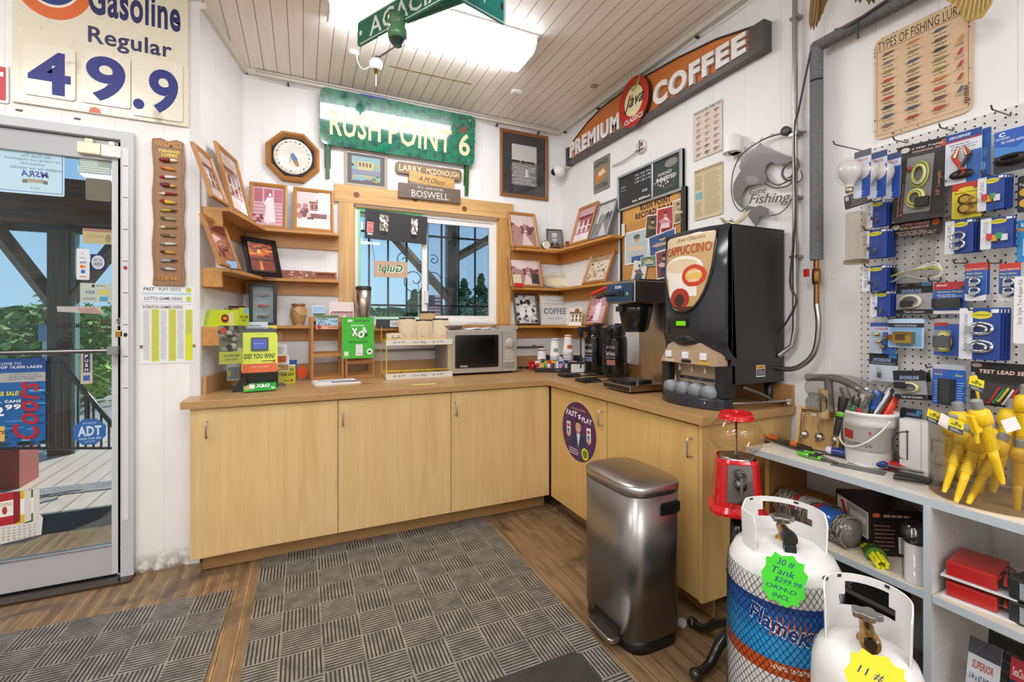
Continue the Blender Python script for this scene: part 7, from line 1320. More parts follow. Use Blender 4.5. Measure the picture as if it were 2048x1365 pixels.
# feathers of mounted birds and a fish tail at the top of the frame
def feather_fan(px0, px1, ytip, label, n, cols, name, cat, d=.12, ang=.25, ztop=.25):
    c = wr((px0+px1)/2, -40, d); t = T(name, label, cat, WR.loc(c[0], c[1], 0), WR.rz)
    for i in range(n):
        x = px0+(px1-px0)*(i+.5)/n; tip = wr(x, ytip[i], d-.01*i); w_ = .014; a0 = (tip[0]-c[0], tip[1]-c[1]); b0 = ((a0[0])*.35, .12); dx, dz = a0[0]-b0[0], a0[1]-b0[1]; L = math.hypot(dx, dz); nx_, nz_ = -dz/L, dx/L
        pts = []; k = 8
        for s in range(k+1): f_ = s/k; ww = w_*(1 if f_ < .7 else math.sqrt(max(0, 1-((f_-.7)/.3)**2))); pts.append((b0[0]+dx*f_+nx_*ww, b0[1]+dz*f_+nz_*ww))
        for s in range(k, -1, -1): f_ = s/k; ww = w_*(1 if f_ < .7 else math.sqrt(max(0, 1-((f_-.7)/.3)**2))); pts.append((b0[0]+dx*f_-nx_*ww, b0[1]+dz*f_-nz_*ww))
        m = MB(); y = -d+.012*i*.5; m.prism(pts, y-.002, y, 'satin', cols[i % len(cols)]); m.tube([(b0[0], y-.003, b0[1]), (a0[0]*.98+b0[0]*.02, y-.003, a0[1])], .0015, 4, 'satin', '5a4228'); m.build('feather', t)
feather_fan(1618, 1668, (60, 62, 56, 44, 30, 14, 4), 'brown wing feathers of a mounted bird hanging in from the top edge', 7, ('8a6a44', 'a07c50', '77583a'), 'bird_wing', 'taxidermy wing')
feather_fan(1706, 1768, (6, 8, -6, 12, 10, -4), 'short brown feathers tips of a mounted bird right of the wing', 6, ('7a5a30', '4a3824', '9a743c'), 'bird_wing', 'taxidermy wing')
c = wr(1935, -10, .12); t = T('fish_mount', 'yellow brown tail of a mounted fish overlapping the lure chart', 'mounted fish', WR.loc(c[0], c[1], 0), WR.rz)
def qq(x, y): u, z = wr(x, y, .12); return (u-c[0], z-c[1])
m = MB(); n = 9; pr = [qq(*v) for v in ((1880, -10), (1897, 4), (1915, 10), (1925, 36), (1932, 46), (1945, 40), (1965, 36), (1982, 12), (1990, -10))]; m.prism(pr, -.126, -.12, 'satin', 'b8984a'); m.build('tail_fin', t)
m = MB()
for i in range(18): a0 = qq(1915+4*i, -12); b0 = qq(1897+5*i, 8+30*math.sin(i/17*PI)); m.tube([(a0[0], -.127, a0[1]), (b0[0], -.127, b0[1])], .0011, 4, 'satin', '7a6024' if i % 2 else 'd8c070')
m.build('fin_rays', t); MB().lathe([(.03, 0), (.05, .1), (.06, .2)], 16, 'gloss', '8a7a3a', (-.02, -.1, .02), sy=.6).build('body', t)
# pegboard and goods
PD = .016; pu0 = wr(1722, 450, PD)[0]; pz1 = wr(1760, 293, PD)[1]
o = top(MB().box(pu0, -.05, -PD, 0, .79, pz1, 'peg', 'e4e1db'), 'pegboard', 'white perforated pegboard covering the right part of the right wall', 'pegboard', (Xr-.0005, 0, 0), WR.rz)
bpy.context.view_layer.update()
def hook(xl, yh, L=.12, lab='', d0=PD):
    u, z = wr(xl, yh, d0); t = T('pegboard_hook', lab, 'hook', WR.loc(u, z, d0), WR.rz, 'pegboard hooks'); MB().tube([(0, 0, .012), (0, -.006, 0), (0, -L+.01, -.004), (0, -L, .008)], .0026, 6, 'metal', '77746e').build('wire', t); return t
BL, YL = '1d3f8f', 'd8cf2e'
def blister(xl, xr, yt, yb, d, label, draw, body='e8e8ea', group=None, name='blister_pack', r=.006, tilt=0, lean=.05, bub=None, cat='packaged goods', th=.0015, mat='print'):
    P = Pan(WR, name, label, cat, xl, xr, yt, yb, d, th, group, tilt); P.root.rotation_euler[0] = -lean; W_, H_ = P.W, P.H
    P.board('card', body, mat, r); a = P.art(); draw(a); a.build('print', P.root)
    if bub:
        for (x0, y0, x1, y1, dp) in bub:
            X0, X1, Z0, Z1 = (x0-.5)*W_, (x1-.5)*W_, (1-y1)*H_, (1-y0)*H_; m = MB(); i_ = min(X1-X0, Z1-Z0)*.12
            m.add([(X0, -th, Z0), (X1, -th, Z0), (X1, -th, Z1), (X0, -th, Z1), (X0+i_, -th-dp, Z0+i_), (X1-i_, -th-dp, Z0+i_), (X1-i_, -th-dp, Z1-i_), (X0+i_, -th-dp, Z1-i_)], [(4, 5, 6, 7), (0, 1, 5, 4), (1, 2, 6, 5), (2, 3, 7, 6), (3, 0, 4, 7)], 'clear', 'ffffff'); m.build('clear_bubble', P.root)
    return P
def frac(P, x, y, dp): return ((x-.5)*P.W, -P.th-dp, (1-y)*P.H)
def coil(P, cx, cy, rx, ry, cols, n=3, r=.0022, name='coiled_wire', dp=.01):
    for k in range(n):
        m = MB(); pts = [frac(P, cx+rx*(1-.12*k)*math.cos(2*PI*i/20+k*.7), cy+ry*(1-.12*k)*math.sin(2*PI*i/20+k*.7), dp+.003*k) for i in range(20)]; m.tube(pts, r, 5, 'gloss', cols[k % len(cols)], closed=True); m.build(name, P.root)
def bluecards(xl, xr, yt, yb, n, what, item, lab, d=.11, dx=6):
    """a peg of identical blue cards, the front one complete with its blister, the ones behind showing their edges"""
    hook((xl+xr)/2+n*dx*.3, yt+3, d+.03-PD, 'wire peg holding the %s' % lab)
    for i in range(n):
        di = d-.017*i; ox = dx*i*1.0
        def dr(a):
            a.r(.0, 0, .34, 1, 'e2e4ea'); a.t(what, .09, .12, .24, .85 if len(what) > 8 else .5, '5a5e70', 0, 0, rot=1); a.e(.55, .14, .26, .075, YL); a.t('Champion', .36, .11, .74, .17, '2a2c18', .01, .2)
            a.r(.78, .03, .96, .1, 'e8e8ea')
        P = blister(xl+ox, xr-(n-1)*dx+ox, yt, yb, di, ('front blue card of the %s' % lab) if i == 0 else 'blue card %s the front one of the %s' % (('', 'directly behind', 'two behind', 'three behind')[i], lab), dr, BL, 'blue carded %s' % lab, bub=[(.18, .32, .85, .9, .018)] if i == 0 else None)
        if i == 0: item(P)
def bulbs(P):
    for x, y in ((.35, .55), (.62, .68)): c = frac(P, x, y, .009); MB().ball(c, .008, 'clear', 'f4f4f4', 10).lathe([(.005, -.018), (.005, -.006)], 10, 'metal', 'b9b4a8', c).build('small_bulb', P.root)
def fuses(P):
    for i, c in enumerate(('c83a4a', 'd8a02a', '3a9a6a', 'd8d8dc')): p = frac(P, .32+.15*i, .62+.06*(i % 2), .008); MB().box(p[0]-.007, p[0]+.007, p[1]-.003, p[1]+.003, p[2]-.01, p[2]+.01, 'gloss', c).build('fuse', P.root)
def clamps(P):
    for y in (.5, .74):
        m = MB(); c = frac(P, .5, y, .009); rr = P.W*.24; m.tube([(c[0]+rr*math.cos(i*PI/8), c[1], c[2]+rr*.8*math.sin(i*PI/8)) for i in range(16)], .004, 6, 'chrome', 'c9ccd0', closed=True).box(c[0]-.012, c[0]+.006, c[1]-.006, c[1]+.004, c[2]-rr*.8-.006, c[2]-rr*.8+.006, 'chrome', 'b9bcc0'); m.build('clamp', P.root)
def bigclamps(P):
    for y in (.4, .74):
        for k in range(2): m = MB(); c = frac(P, .55-.03*k, y+.02*k, .008+.006*k); rr = P.W*(.30-.1*k); m.tube([(c[0]+rr*math.cos(i*PI/12), c[1]+.004*math.sin(i), c[2]+rr*.62*math.sin(i*PI/12)) for i in range(24)], .0045, 6, 'chrome', 'd0d8dc', closed=True); m.box(c[0]-rr-.006, c[0]-rr+.012, c[1]-.008, c[1]+.004, c[2]-.01, c[2]+.008, 'chrome', 'aab0b4'); m.build('hose_clamp', P.root)
# big light bulbs in blister packs
for i, (xl, xr, yt, yb, d) in enumerate(((1706, 1740, 300, 395, .26), (1734, 1772, 303, 396, .20), (1766, 1800, 306, 397, .14))):
    P = blister(xl, xr, yt, yb, d, ('frontmost', 'middle', 'rearmost')[i]+' blister pack holding a large frosted light bulb', lambda a: (a.r(0, 0, 1, .14, '3a4a78' if i else '5a5a60'), a.t('SUPERIOR', .1, .17, .8, .24, 'b8402c', .02, .2), a.r(.5, .3, 1, 1, '1f4fa8'), a.lines(.1, .8, .6, .95, 3, 'dfe4ee', .4)), 'ccd4e2', 'light bulb packs')
    c = frac(P, .1 if i == 0 else .2, .44, .035); b = MB().lathe([(.012, -.062), (.015, -.05), (.02, -.04), (.034, -.02), (.038, .002), (.033, .022), (.018, .034), (.001, .038)], 26, 'satin', 'c9c6c2', c); b.build('light_bulb', P.root); MB().lathe([(.004, -.085), (.012, -.08), (.013, -.062)], 16, 'metal', 'b8aa90', c).build('screw_base', P.root); MB().ball((c[0], c[1], c[2]-.005), .046, 'clear', 'ffffff', 16, 1.15).build('clear_bubble', P.root)
hook(1738, 305, .24, 'long wire peg holding the light bulb packs')
blister(1690, 1745, 383, 412, .19, 'small black card hanging tilted below the light bulbs', lambda a: (a.r(.05, .1, .18, .4, 'd8d8d8'), a.lines(.22, .15, .95, .9, 5, 'a8a8a8', .35)), '3a3632', tilt=-.12)
bluecards(1731, 1784, 402, 454, 3, 'BULB', bulbs, 'bulb cards below the light bulbs'); bluecards(1720, 1791, 460, 517, 4, 'BULBS', bulbs, 'bulb cards in the second row'); bluecards(1723, 1791, 532, 582, 4, 'MINI BULB', bulbs, 'bulb cards in the third row'); bluecards(1740, 1792, 583, 634, 3, 'BULB', bulbs, 'bulb cards in the fourth row', d=.09)
c = wr(1712, 470, .16); t = T('clear_tube_bag', 'clear plastic sleeve hanging left of the bulb cards', 'plastic bag', WR.loc(c[0], wr(1712, 526, .16)[1], .16), WR.rz); MB().prism(rrect(-.028, .028, 0, .2, .01), -.02, .02, 'bag', 'f0ece4').build('sleeve', t); MB().prism(rrect(-.034, .034, -.006, .012, .004), -.024, .024, 'bag', 'd8d0c0').build('hem', t)
def kit(a):
    a.r(0, 0, 1, .13, '1f1c1b'); a.e(.88, .07, .08, .045, 'c8602a'); a.e(.16, .06, .09, .035, 'd8cfc8'); a.t('4 Way Trailer', .28, .05, .86, .08, 'e8e0d8', .03, .2); a.t('Connection Kit', .3, .09, .82, .12, 'd8b09a', .03, .2); a.r(.06, .17, .22, .95, '2a2320'); a.t('Includes Mounting Hardware', .09, .3, .14, .93, 'c87a5a', .02, rot=1); a.t('& Connectors', .16, .5, .2, .93, 'c87a5a', .02, rot=1); a.r(.72, .17, .96, .95, '2a2320'); a.t("25' Length", .8, .42, .88, .72, 'c87a5a', .02, rot=1); a.r(.22, .17, .72, .9, '8a8a88')
P = blister(1782, 1890, 284, 440, .09, 'big black blister pack with a coiled green and yellow trailer wiring kit', kit, '3a3634', r=.015, tilt=.05, bub=[(.2, .17, .76, .92, .03)])
coil(P, .5, .42, .16, .16, ('c9c83a', '5a7a3a', 'e8e8e4'), 4, .003); coil(P, .46, .72, .17, .12, ('d8c83a', 'e8e8e4', '6a8a3a'), 4, .003); pq = frac(P, .6, .78, .012); MB().box(pq[0]-.02, pq[0]+.02, pq[1]-.01, pq[1]+.008, pq[2]-.018, pq[2]+.018, 'satin', '1a1a1a').build('plug', P.root, bevel=.003); pq = frac(P, .3, .33, .01); MB().ball(pq, .009, 'gloss', 'a8303a', 10).build('connector', P.root)
hook(1815, 286, .1, 'wire peg holding the trailer wiring kit')
P = blister(1777, 1884, 441, 472, .06, 'black card reading 4-WIRE HARNESS WITH CONNECTOR above a bag of white wire', lambda a: (a.e(.13, .3, .09, .16, 'd8cfc8'), a.e(.88, .25, .07, .2, 'c8602a'), a.t('4-WIRE HARNESS', .24, .12, .78, .3, 'e0a890', .04, .25), a.t('WITH CONNECTOR', .22, .36, .76, .52, 'e0a890', .04, .25), a.lines(.14, .62, .92, .95, 3, 'd8b0a0', .35)), '241e1c', tilt=.03)
MB().prism(rrect(-P.W*.36, P.W*.4, -.19, -.002, .01), -.014, .002, 'bag', 'f2f2f2').build('clear_bag', P.root)
m = MB();
for k in range(3): m.tube([(-.07+.02*k, -.006, -.15+.008*k), (0, -.006, -.13), (.07, -.006, -.125+.01*k), (.09, -.006, -.145), (.05, -.006, -.165), (-.02, -.006, -.15), (-.06, -.006, -.17), (-.08, -.006, -.16)], .0035, 6, 'satin', 'e8e6e0' if k else 'c9c83a', sub=4)
m.build('white_wire', P.root); MB().box(-.09, -.045, -.012, .0, -.14, -.115, 'satin', '222222').build('plug', P.root, bevel=.003)
P = blister(1889, 1962, 262, 366, .09, 'clear pack with red and black battery clips', lambda a: (a.r(0, 0, 1, .14, '2a4a9a'), a.r(0, .14, 1, .17, 'b8303a'), a.t('SEASENSE', .1, .05, .7, .1, 'e8ecf2', .03, .2), a.lines(.1, .2, .9, .34, 3, '5a5a5a', .3), a.r(.6, .4, 1, 1, '2a62b0')), 'dfe4ec', 'battery clip packs', bub=[(.05, .35, .95, .93, .03)])
for s_, c_ in ((-1, 'c83a2c'), (1, '1c1c1c')):
    pq = frac(P, .5+.2*s_, .5, .012); MB().tube([(pq[0], pq[1], pq[2]), (pq[0]-.012*s_, pq[1], pq[2]+.035)], [.01, .003], 8, 'metal', 'c8886a').tube([(pq[0], pq[1], pq[2]), (pq[0]+.03*s_*-1, pq[1], pq[2]-.06)], .007, 8, 'gloss', c_).build('battery_clip', P.root)
coil(P, .5, .84, .3, .07, ('1a1a1a', '222222'), 3, .004)
blister(1950, 1980, 256, 364, .07, 'second battery clip pack tucked behind the first', lambda a: (a.r(0, 0, 1, .1, '2a4a9a'), a.e(.5, .45, .3, .1, '5a8ac8'), a.e(.4, .7, .3, .1, '8ab0dc')), '2c66b4', 'battery clip packs'); hook(1907, 262, .1, 'wire peg holding the battery clip packs')
P = blister(1987, 2062, 256, 342, .09, 'blue and black card holding a dark DC power cord', lambda a: (a.r(0, 0, 1, .5, '2a5cb8'), a.r(0, .5, 1, 1, '2e2e30'), a.poly([(0, .35), (.6, .45), (1, .3), (1, .6), (0, .6)], '4a86d0'), a.t('C', .12, .04, .3, .14, 'e8eef6', .05), a.t('ICE KRUSH', .04, .16, .42, .21, 'e8eef6', .02), a.t('DC CORD WITH ALL', .2, .25, .98, .31, 'e8eef6', .03)), '2a5cb8'); coil(P, .5, .72, .44, .1, ('1a1614', '2a221e'), 4, .004); hook(2022, 232, .14, 'wire peg holding the DC cord card')
P = blister(1903, 1966, 364, 436, .1, 'bright yellow and red card with two brass terminals', lambda a: (a.r(0, 0, 1, .2, 'c8302c'), a.e(.45, .17, .25, .05, 'e2da3a'), a.t('Battery Terminal', .08, .24, .92, .31, '2a2a14', .02)), 'e2cf2a', bub=[(.15, .36, .85, .95, .025)])
for y in (.5, .76): pq = frac(P, .5, y, .012); MB().lathe([(.012, -.01), (.018, -.008), (.018, .008), (.012, .01)], 16, 'metal', 'b89a4a', pq, axis='y').box(pq[0]-.006, pq[0]+.03, pq[1]-.005, pq[1]+.005, pq[2]-.014, pq[2]-.004, 'metal', 'b89a4a').build('brass_terminal', P.root)
hook(1914, 366, .11, 'wire peg holding the yellow terminal card')
bluecards(1954, 2026, 352, 420, 4, 'FUSES', fuses, 'fuse cards at the upper right'); bluecards(1889, 1964, 440, 507, 4, 'CLAMPS', clamps, 'clamp cards at board centre'); bluecards(1960, 2032, 434, 497, 2, 'ATM FUSE', fuses, 'fuse cards in the lower right row')
blister(2034, 2070, 350, 424, .06, 'dark card with yellow discs at the right edge', lambda a: (a.e(.5, .45, .4, .12, 'd8a82a'), a.e(.5, .75, .4, .12, 'd8a82a'), a.t('Tube', .1, .2, .6, .28, 'e8e8e8', .02)), '24262a'); blister(2033, 2074, 438, 524, .08, 'sky blue card at the right edge of the photo', lambda a: (a.r(0, .2, 1, .26, 'd8862a'), a.r(.3, .45, .7, .85, 'a8d4ea'), a.t('Li', .2, .08, .6, .16, 'e8f0f6', .03)), '2a8ac8')
def redblue(a): a.r(0, 0, 1, .2, 'c0392b'); a.r(0, .2, 1, .8, '2458ac'); a.poly([(0, .8), (.5, .9), (1, .84), (1, .8), (1, .7), (0, .7)], '2458ac'); a.t('AUTO PRODUCTS', .06, .14, .92, .19, 'e8d8d8', .02); a.t('Hose Clamps', .06, .25, .8, .31, 'e2d83a', .02); a.t('Made to Last', .06, .34, .84, .39, 'e2d83a', .02)
for xs, lb, n in (((1929, 1972), 'left', 2), ((1997, 2041), 'right', 1)):
    for k in range(n):
        P = blister(xs[0]+7*k, xs[1]+7*k, 526, 602, .09-.02*k, ('red and blue hose clamp card, the %s one of two pegs' % lb) if k == 0 else 'red and blue hose clamp card behind the left one', redblue, 'e4e4e8', 'red and blue clamp cards', bub=[(.12, .42, .75, .88, .02)] if k == 0 else None)
        if k == 0: clamps(P)
    hook(xs[0]+6, 527, .1, 'wire peg holding the %s red and blue card' % lb)
P = blister(1792, 1864, 566, 628, .06, 'black topped pack with a coiled flat connector wire', lambda a: (a.r(0, 0, 1, .34, '1c1c1e'), a.r(.7, .0, .95, .12, '3a8ac8'), a.t('SHORELINE', .14, .2, .7, .32, '8aa8d8', .03, .15), a.r(0, .86, 1, 1, '1c1c1e'), a.t('Trailer Connector', .22, .9, .8, .97, 'd8d8d8', .01)), 'a8a8aa', bub=[(.08, .34, .9, .86, .02)]); coil(P, .44, .6, .3, .2, ('c9c4b4', 'e8e2c8', '8a8a84'), 3, .0035); pq = frac(P, .36, .68, .014); MB().box(pq[0]-.02, pq[0]+.02, pq[1]-.008, pq[1]+.006, pq[2]-.012, pq[2]+.012, 'satin', '1c1c1c').build('plug', P.root, bevel=.003)
P = blister(1867, 1932, 564, 628, .07, 'red and blue charger card with a black plug adapter', lambda a: (a.r(0, 0, 1, .24, 'b02a34'), a.t('Attwood', .06, .05, .4, .13, 'f0e0e0', .03, .2), a.e(.9, .2, .08, .06, '3a3a1a'), a.r(0, .24, 1, .9, '2458a8'), a.t('Automatic Charger', .1, .28, .9, .35, 'e2d83a', .02), a.lines(.08, .38, .9, .48, 2, 'e8e8ee', .35), a.r(0, .9, 1, 1, 'e8dfe2')), '2458a8', bub=[(.1, .48, .9, .86, .02)]); pq = frac(P, .5, .66, .01); MB().box(pq[0]-.045, pq[0]+.035, pq[1]-.008, pq[1]+.008, pq[2]-.016, pq[2]+.016, 'satin', '17181a').build('charger', P.root, bevel=.003); hook(1882, 562, .09, 'wire peg holding the charger card')
P = blister(1739, 1790, 646, 708, .07, 'blue pack of four small brass bulbs', lambda a: (a.r(0, 0, 1, .12, '2a4a9a'), a.t('SUPERIOR', .2, .16, .72, .24, 'b8402c', .02, .2), a.r(.5, .3, 1, 1, '2a62b0')), 'b8c4d8', bub=[(.05, .3, .75, .95, .02)])
for i, (x, y) in enumerate(((.2, .38), (.55, .5), (.3, .62), (.45, .78))): pq = frac(P, x, y, .01); MB().ball(pq, .008, 'clear', 'f4f4f4', 10).lathe([(.006, .007), (.006, .02)], 10, 'metal', 'b8923a', pq, axis='x').build('small_bulb', P.root)
P = blister(1776, 1847, 638, 696, .08, 'pale blue pack holding a square brass coupler lock', lambda a: (a.r(0, .15, 1, .3, '23262c'), a.t('PADLOCK COUPLER', .18, .2, .8, .27, 'b8c4d8', .02), a.r(.05, .3, .95, .95, '7ab0dc')), 'b9d4ea', bub=[(.06, .32, .94, .92, .03)]); pq = frac(P, .5, .65, .016); MB().box(pq[0]-.028, pq[0]+.03, pq[1]-.014, pq[1]+.014, pq[2]-.022, pq[2]+.022, 'metal', 'b8964a').box(pq[0]-.05, pq[0]-.028, pq[1]-.008, pq[1]+.008, pq[2]-.01, pq[2]+.01, 'metal', '8a5a24').box(pq[0]-.02, pq[0]+.012, pq[1]-.0145, pq[1]-.013, pq[2]-.012, pq[2]+.012, 'satin', '4a3a1c').build('brass_lock', P.root, bevel=.003); hook(1803, 636, .1, 'wire peg holding the brass lock pack')
P = blister(1867, 1924, 638, 712, .06, 'blue card with grey blocks and a looped yellow wire', lambda a: (a.r(0, 0, 1, .14, 'b8b4b0'), a.r(0, .1, .5, .2, 'b0323a'), a.r(0, .2, 1, .88, '2a5cb0'), a.r(0, .3, .6, .9, '8a98a8')), '2a5cb0', bub=[(.05, .3, .75, .94, .025)]); coil(P, .4, .62, .26, .26, ('d8c82a', 'c9b82a', 'e8e2c8'), 3, .0035)
for y in (.55, .7): pq = frac(P, .36, y, .016); MB().box(pq[0]-.024, pq[0]+.024, pq[1]-.006, pq[1]+.006, pq[2]-.011, pq[2]+.011, 'satin', '4a4c50').build('relay_block', P.root, bevel=.002)
hook(1880, 636, .08, 'wire peg holding the yellow wire card')
bluecards(1917, 2020, 616, 720, 4, 'Assorted Hose Clamps', bigclamps, 'large hose clamp cards', d=.13, dx=7)
blister(2026, 2075, 552, 688, .12, 'white card reading Strip Style Tire Repair Kit at the right edge', lambda a: (a.t('Strip Style Tire Repair Kit', .15, .05, .4, .72, '2a2a2a', 0, rot=1), a.r(.6, .25, 1, .45, '1c1c1e'), a.e(.8, .12, .15, .03, 'd8cf2e'), a.t('VICTOR', .5, .7, .8, .95, '2a2a2a', .03, rot=1)), 'e9e8e8')
P = blister(1737, 1795, 707, 763, .06, 'black and white card holding one small LED bulb', lambda a: (a.r(0, 0, 1, .42, '1f2226'), a.r(.68, .0, .95, .16, '3a8ac8'), a.t('SHORELINE', .14, .18, .76, .3, '9ab4dc', .03, .15), a.t('LED Bulb Replacement', .06, .33, .9, .39, 'd8d8d8')), 'c4ccd8', bub=[(.3, .35, .6, .85, .02)]); pq = frac(P, .42, .62, .01); MB().ball(pq, .009, 'clear', 'f6f6f0', 10).cyl(.007, pq[2]-.028, pq[2]-.008, (pq[0], pq[1]), 12, 'metal', 'a8a090').build('led_bulb', P.root)
for k, (x0, x1) in enumerate(((1790, 1856), (1806, 1866))):
    P = blister(x0, x1, 742+3*k, 800, .10-.04*k, 'black topped bag with a coiled wire and plug hanging over the bucket' if k == 0 else 'second black topped bag behind the coiled wire bag', lambda a: (a.r(0, 0, 1, .35, '1c1c1e'), a.t('SHORELINE', .2, .18, .8, .31, '9ab4dc', .03, .15), a.r(0, .82, 1, 1, '1c1c1e'), a.t('Trailer End Connectors', .2, .86, .85, .95, 'd8d8d8', .01)), '9a9a9c', 'black topped wire packs', tilt=-.1)
    if k == 0: coil(P, .5, .58, .3, .16, ('c9b83a', 'e8e2d8', '5a5a54'), 3, .003); pq = frac(P, .28, .5, .014); MB().box(pq[0]-.02, pq[0]+.016, pq[1]-.008, pq[1]+.006, pq[2]-.012, pq[2]+.012, 'satin', '1c1c1c').build('plug', P.root, bevel=.003)
P = blister(1864, 1930, 730, 812, .08, 'blue pack holding a black battery meter', lambda a: (a.r(0, 0, 1, .12, 'c4ccd8'), a.t('Attwood', .05, .13, .4, .19, 'c0303a', .03), a.r(0, .2, 1, 1, '1f66c4'), a.lines(.04, .4, .28, .95, 9, 'b8d0f0', .35), a.lines(.72, .4, .96, .95, 9, 'b8d0f0', .35, 4), a.t('Battery', .06, .22, .3, .28, 'e2d83a', .02), a.t('Meter', .7, .22, .92, .28, 'e2d83a', .02)), '1f66c4', bub=[(.3, .28, .7, .95, .03)]); pq = frac(P, .5, .62, .014); MB().box(pq[0]-.022, pq[0]+.022, pq[1]-.01, pq[1]+.01, pq[2]-.05, pq[2]+.04, 'satin', '16171a').build('meter', P.root, bevel=.003); hook(1877, 732, .09, 'wire peg holding the battery meter pack')
P = blister(1940, 2070, 727, 815, .10, 'wide black test lead pack with coloured clips', lambda a: (a.e(.1, .08, .09, .05, 'c8a090'), a.t('TEST LEAD SET', .14, .17, .92, .26, 'e8c8b8', .04, .1), a.e(.97, .12, .05, .06, 'c8602a'), a.r(.1, .42, .95, .96, '2c2826')), '171514', bub=[(.08, .4, .95, .97, .03)])
for i, c_ in enumerate(('c02030', '1f8a5a', 'd8c02a', 'e8e4e0', 'c02030', '1f8a5a', '1c1c1c')): p0 = frac(P, .3+.09*i, .9-.03*(i % 3), .008+.003*i); p1 = frac(P, .5+.07*i, .55+.03*(i % 2), .012); MB().tube([p0, ((p0[0]+p1[0])/2-.01, p0[1], p0[2]-.004), p1], .0035, 6, 'gloss', c_, sub=3).build('test_lead', P.root)
blister(1800, 1843, 818, 846, .05, 'small dark card with blue logo just above the bucket', lambda a: (a.t('SHORELINE', .3, .3, .9, .5, '9ab4dc', .03, .15), a.r(.75, .05, .98, .35, '3a8ac8'), a.lines(.2, .6, .9, .9, 2, 'a8a8a8', .35)), '23282c')
# shelf unit
SX = 1.755; ZT, ZM = .768, .475
t = T('shelf_unit', 'pale blue painted wooden shelf unit under the pegboard', 'shelf unit', (SX, .72, 0), -PI/2, None)
# local x = -world Y (from the counter end towards the right), local y = into the wall
L0, L1 = .72-1.385, .72+.35; dv = .72-.757; DP = Xr-SX-.004; PB = 'b9c4ca'
MB().box(L0, L1, 0, DP, ZT-.02, ZT, 'worn', 'e2dccf').box(L0, L1, -.004, 0, ZT-.024, ZT+.001, 'worn', PB).build('top_board', t)
MB().box(L0+.04, dv, .0, DP, ZM-.02, ZM, 'worn', 'd8ccb4').box(L0+.04, dv, -.004, 0, ZM-.022, ZM+.001, 'worn', PB).build('left_shelf', t)
MB().box(dv+.02, L1, .0, DP, ZM-.02, ZM, 'worn', 'd8cdb8').box(dv+.02, L1, -.004, 0, ZM-.022, ZM+.001, 'worn', PB).build('right_shelf', t)
MB().box(dv, dv+.018, -.004, DP, 0, ZT-.024, 'worn', 'd5d6d2').box(dv-.001, dv+.019, -.006, -.004, 0, ZT-.024, 'worn', PB).build('divider', t); MB().box(L0, L0+.02, .12, DP, 0, ZT-.02, 'woodz', 'c29458').build('left_post', t); MB().box(L0+.02, dv, DP-.05, DP-.02, ZM, ZM+.07, 'woodx', 'a87c44').box(L0+.33, L0+.36, DP-.03, DP, ZM, ZT-.02, 'woodz', '6a4a2c').build('back_rails', t)
MB().box(dv+.02, L1, 0, DP, .10, .12, 'worn', 'd0c4ac').box(L0+.02, dv, .0, DP, .04, .06, 'worn', 'b9a988').build('bottom_boards', t)
def onT(x, y): return onZ(x, y, ZT+.0)
# bucket of tools
p = Vector((1.985, 1.03, ZT)); t = T('tool_bucket', 'white plastic bucket with a grey and red label, full of hand tools', 'bucket', tuple(p), -PI/2-.35)
dB = p.x*SN+p.y*CS; rB = 45*dB/FL; hB = EYE+(642.3-826)*dB/FL-ZT+.01
MB().lathe([(rB*.80, 0), (rB*.84, .01), (rB*.93, hB*.74), (rB*.99, hB*.75), (rB*.99, hB*.82), (rB, hB*.83), (rB, hB*.93), (rB*1.04, hB*.94), (rB*1.04, hB), (rB*.97, hB), (rB*.9, hB*.3), (.001, hB*.28)], 40, 'satin', 'eceae6').build('bucket_body', t)
MB().lathe([(rB*.885, hB*.28), (rB*.925, hB*.60)], 30, 'satin', 'a8a4a0', caps=False, a0=-PI, a1=0).lathe([(rB*.925, hB*.601), (rB*.932, hB*.66)], 30, 'satin', '2a2624', caps=False, a0=-PI, a1=0).lathe([(rB*.888, hB*.29), (rB*.935, hB*.66)], 3, 'satin', 'b83024', caps=False, a0=-.75, a1=-.62).build('label_band', t)
m = MB(); vv, ff = glyphs('Home Du Fourmilier Du', .0, .2, 2); m.add([((rB*.912)*math.cos(-PI*.5-1.15+2.1*a_), (rB*.912)*math.sin(-PI*.5-1.15+2.1*a_), hB*(.37+.1*b_)) for a_, b_ in vv], ff, 'satin', '2a2624'); m.lathe([(rB*.925, hB*.48), (rB*.94, hB*.64)], 8, 'satin', 'b02a20', caps=False, a0=-PI*.5-.35, a1=-PI*.5+.2); m.build('lettering', t)
MB().tube([(rB*1.05*math.cos(a_), rB*1.05*math.sin(a_), hB*.88-(.55*hB)*math.sin(-a_)**1 if a_ < 0 else hB*.88) for a_ in [-PI*i/12 for i in range(13)]], .0035, 6, 'satin', 'e8e6e2').build('bail_handle', t)
def tool(name, label, cat, base, tip, parts, group=None):
    """parts: (from, to, radius0, radius1, material, colour, part name) along base->tip"""
    b, q_ = Vector(base), Vector(tip); t = T(name, label, cat, tuple(b), 0, group); d = q_-b
    for f0, f1, r0, r1, mt, c, nm in parts:
        m = MB(); k = 6; m.tube([tuple(d*(f0+(f1-f0)*i/k)) for i in range(k+1)], [r0+(r1-r0)*i/k+.15*max(r0, r1)*math.sin(PI*i/k) for i in range(k+1)], 10, mt, c); m.build(nm, t)
    return t
zz = ZT+hB*.35
def bk(x, y, z, dd=0): r_ = ray(x, y); dep = dB+dd; return Vector((r_[0]*dep, r_[1]*dep, EYE+r_[2]*dep)) if z is None else None
def bp(x, y, dd=0): r_ = ray(x, y); return Vector((r_[0]*(dB+dd), r_[1]*(dB+dd), EYE+r_[2]*(dB+dd)))
G_ = 'tools in the white bucket'
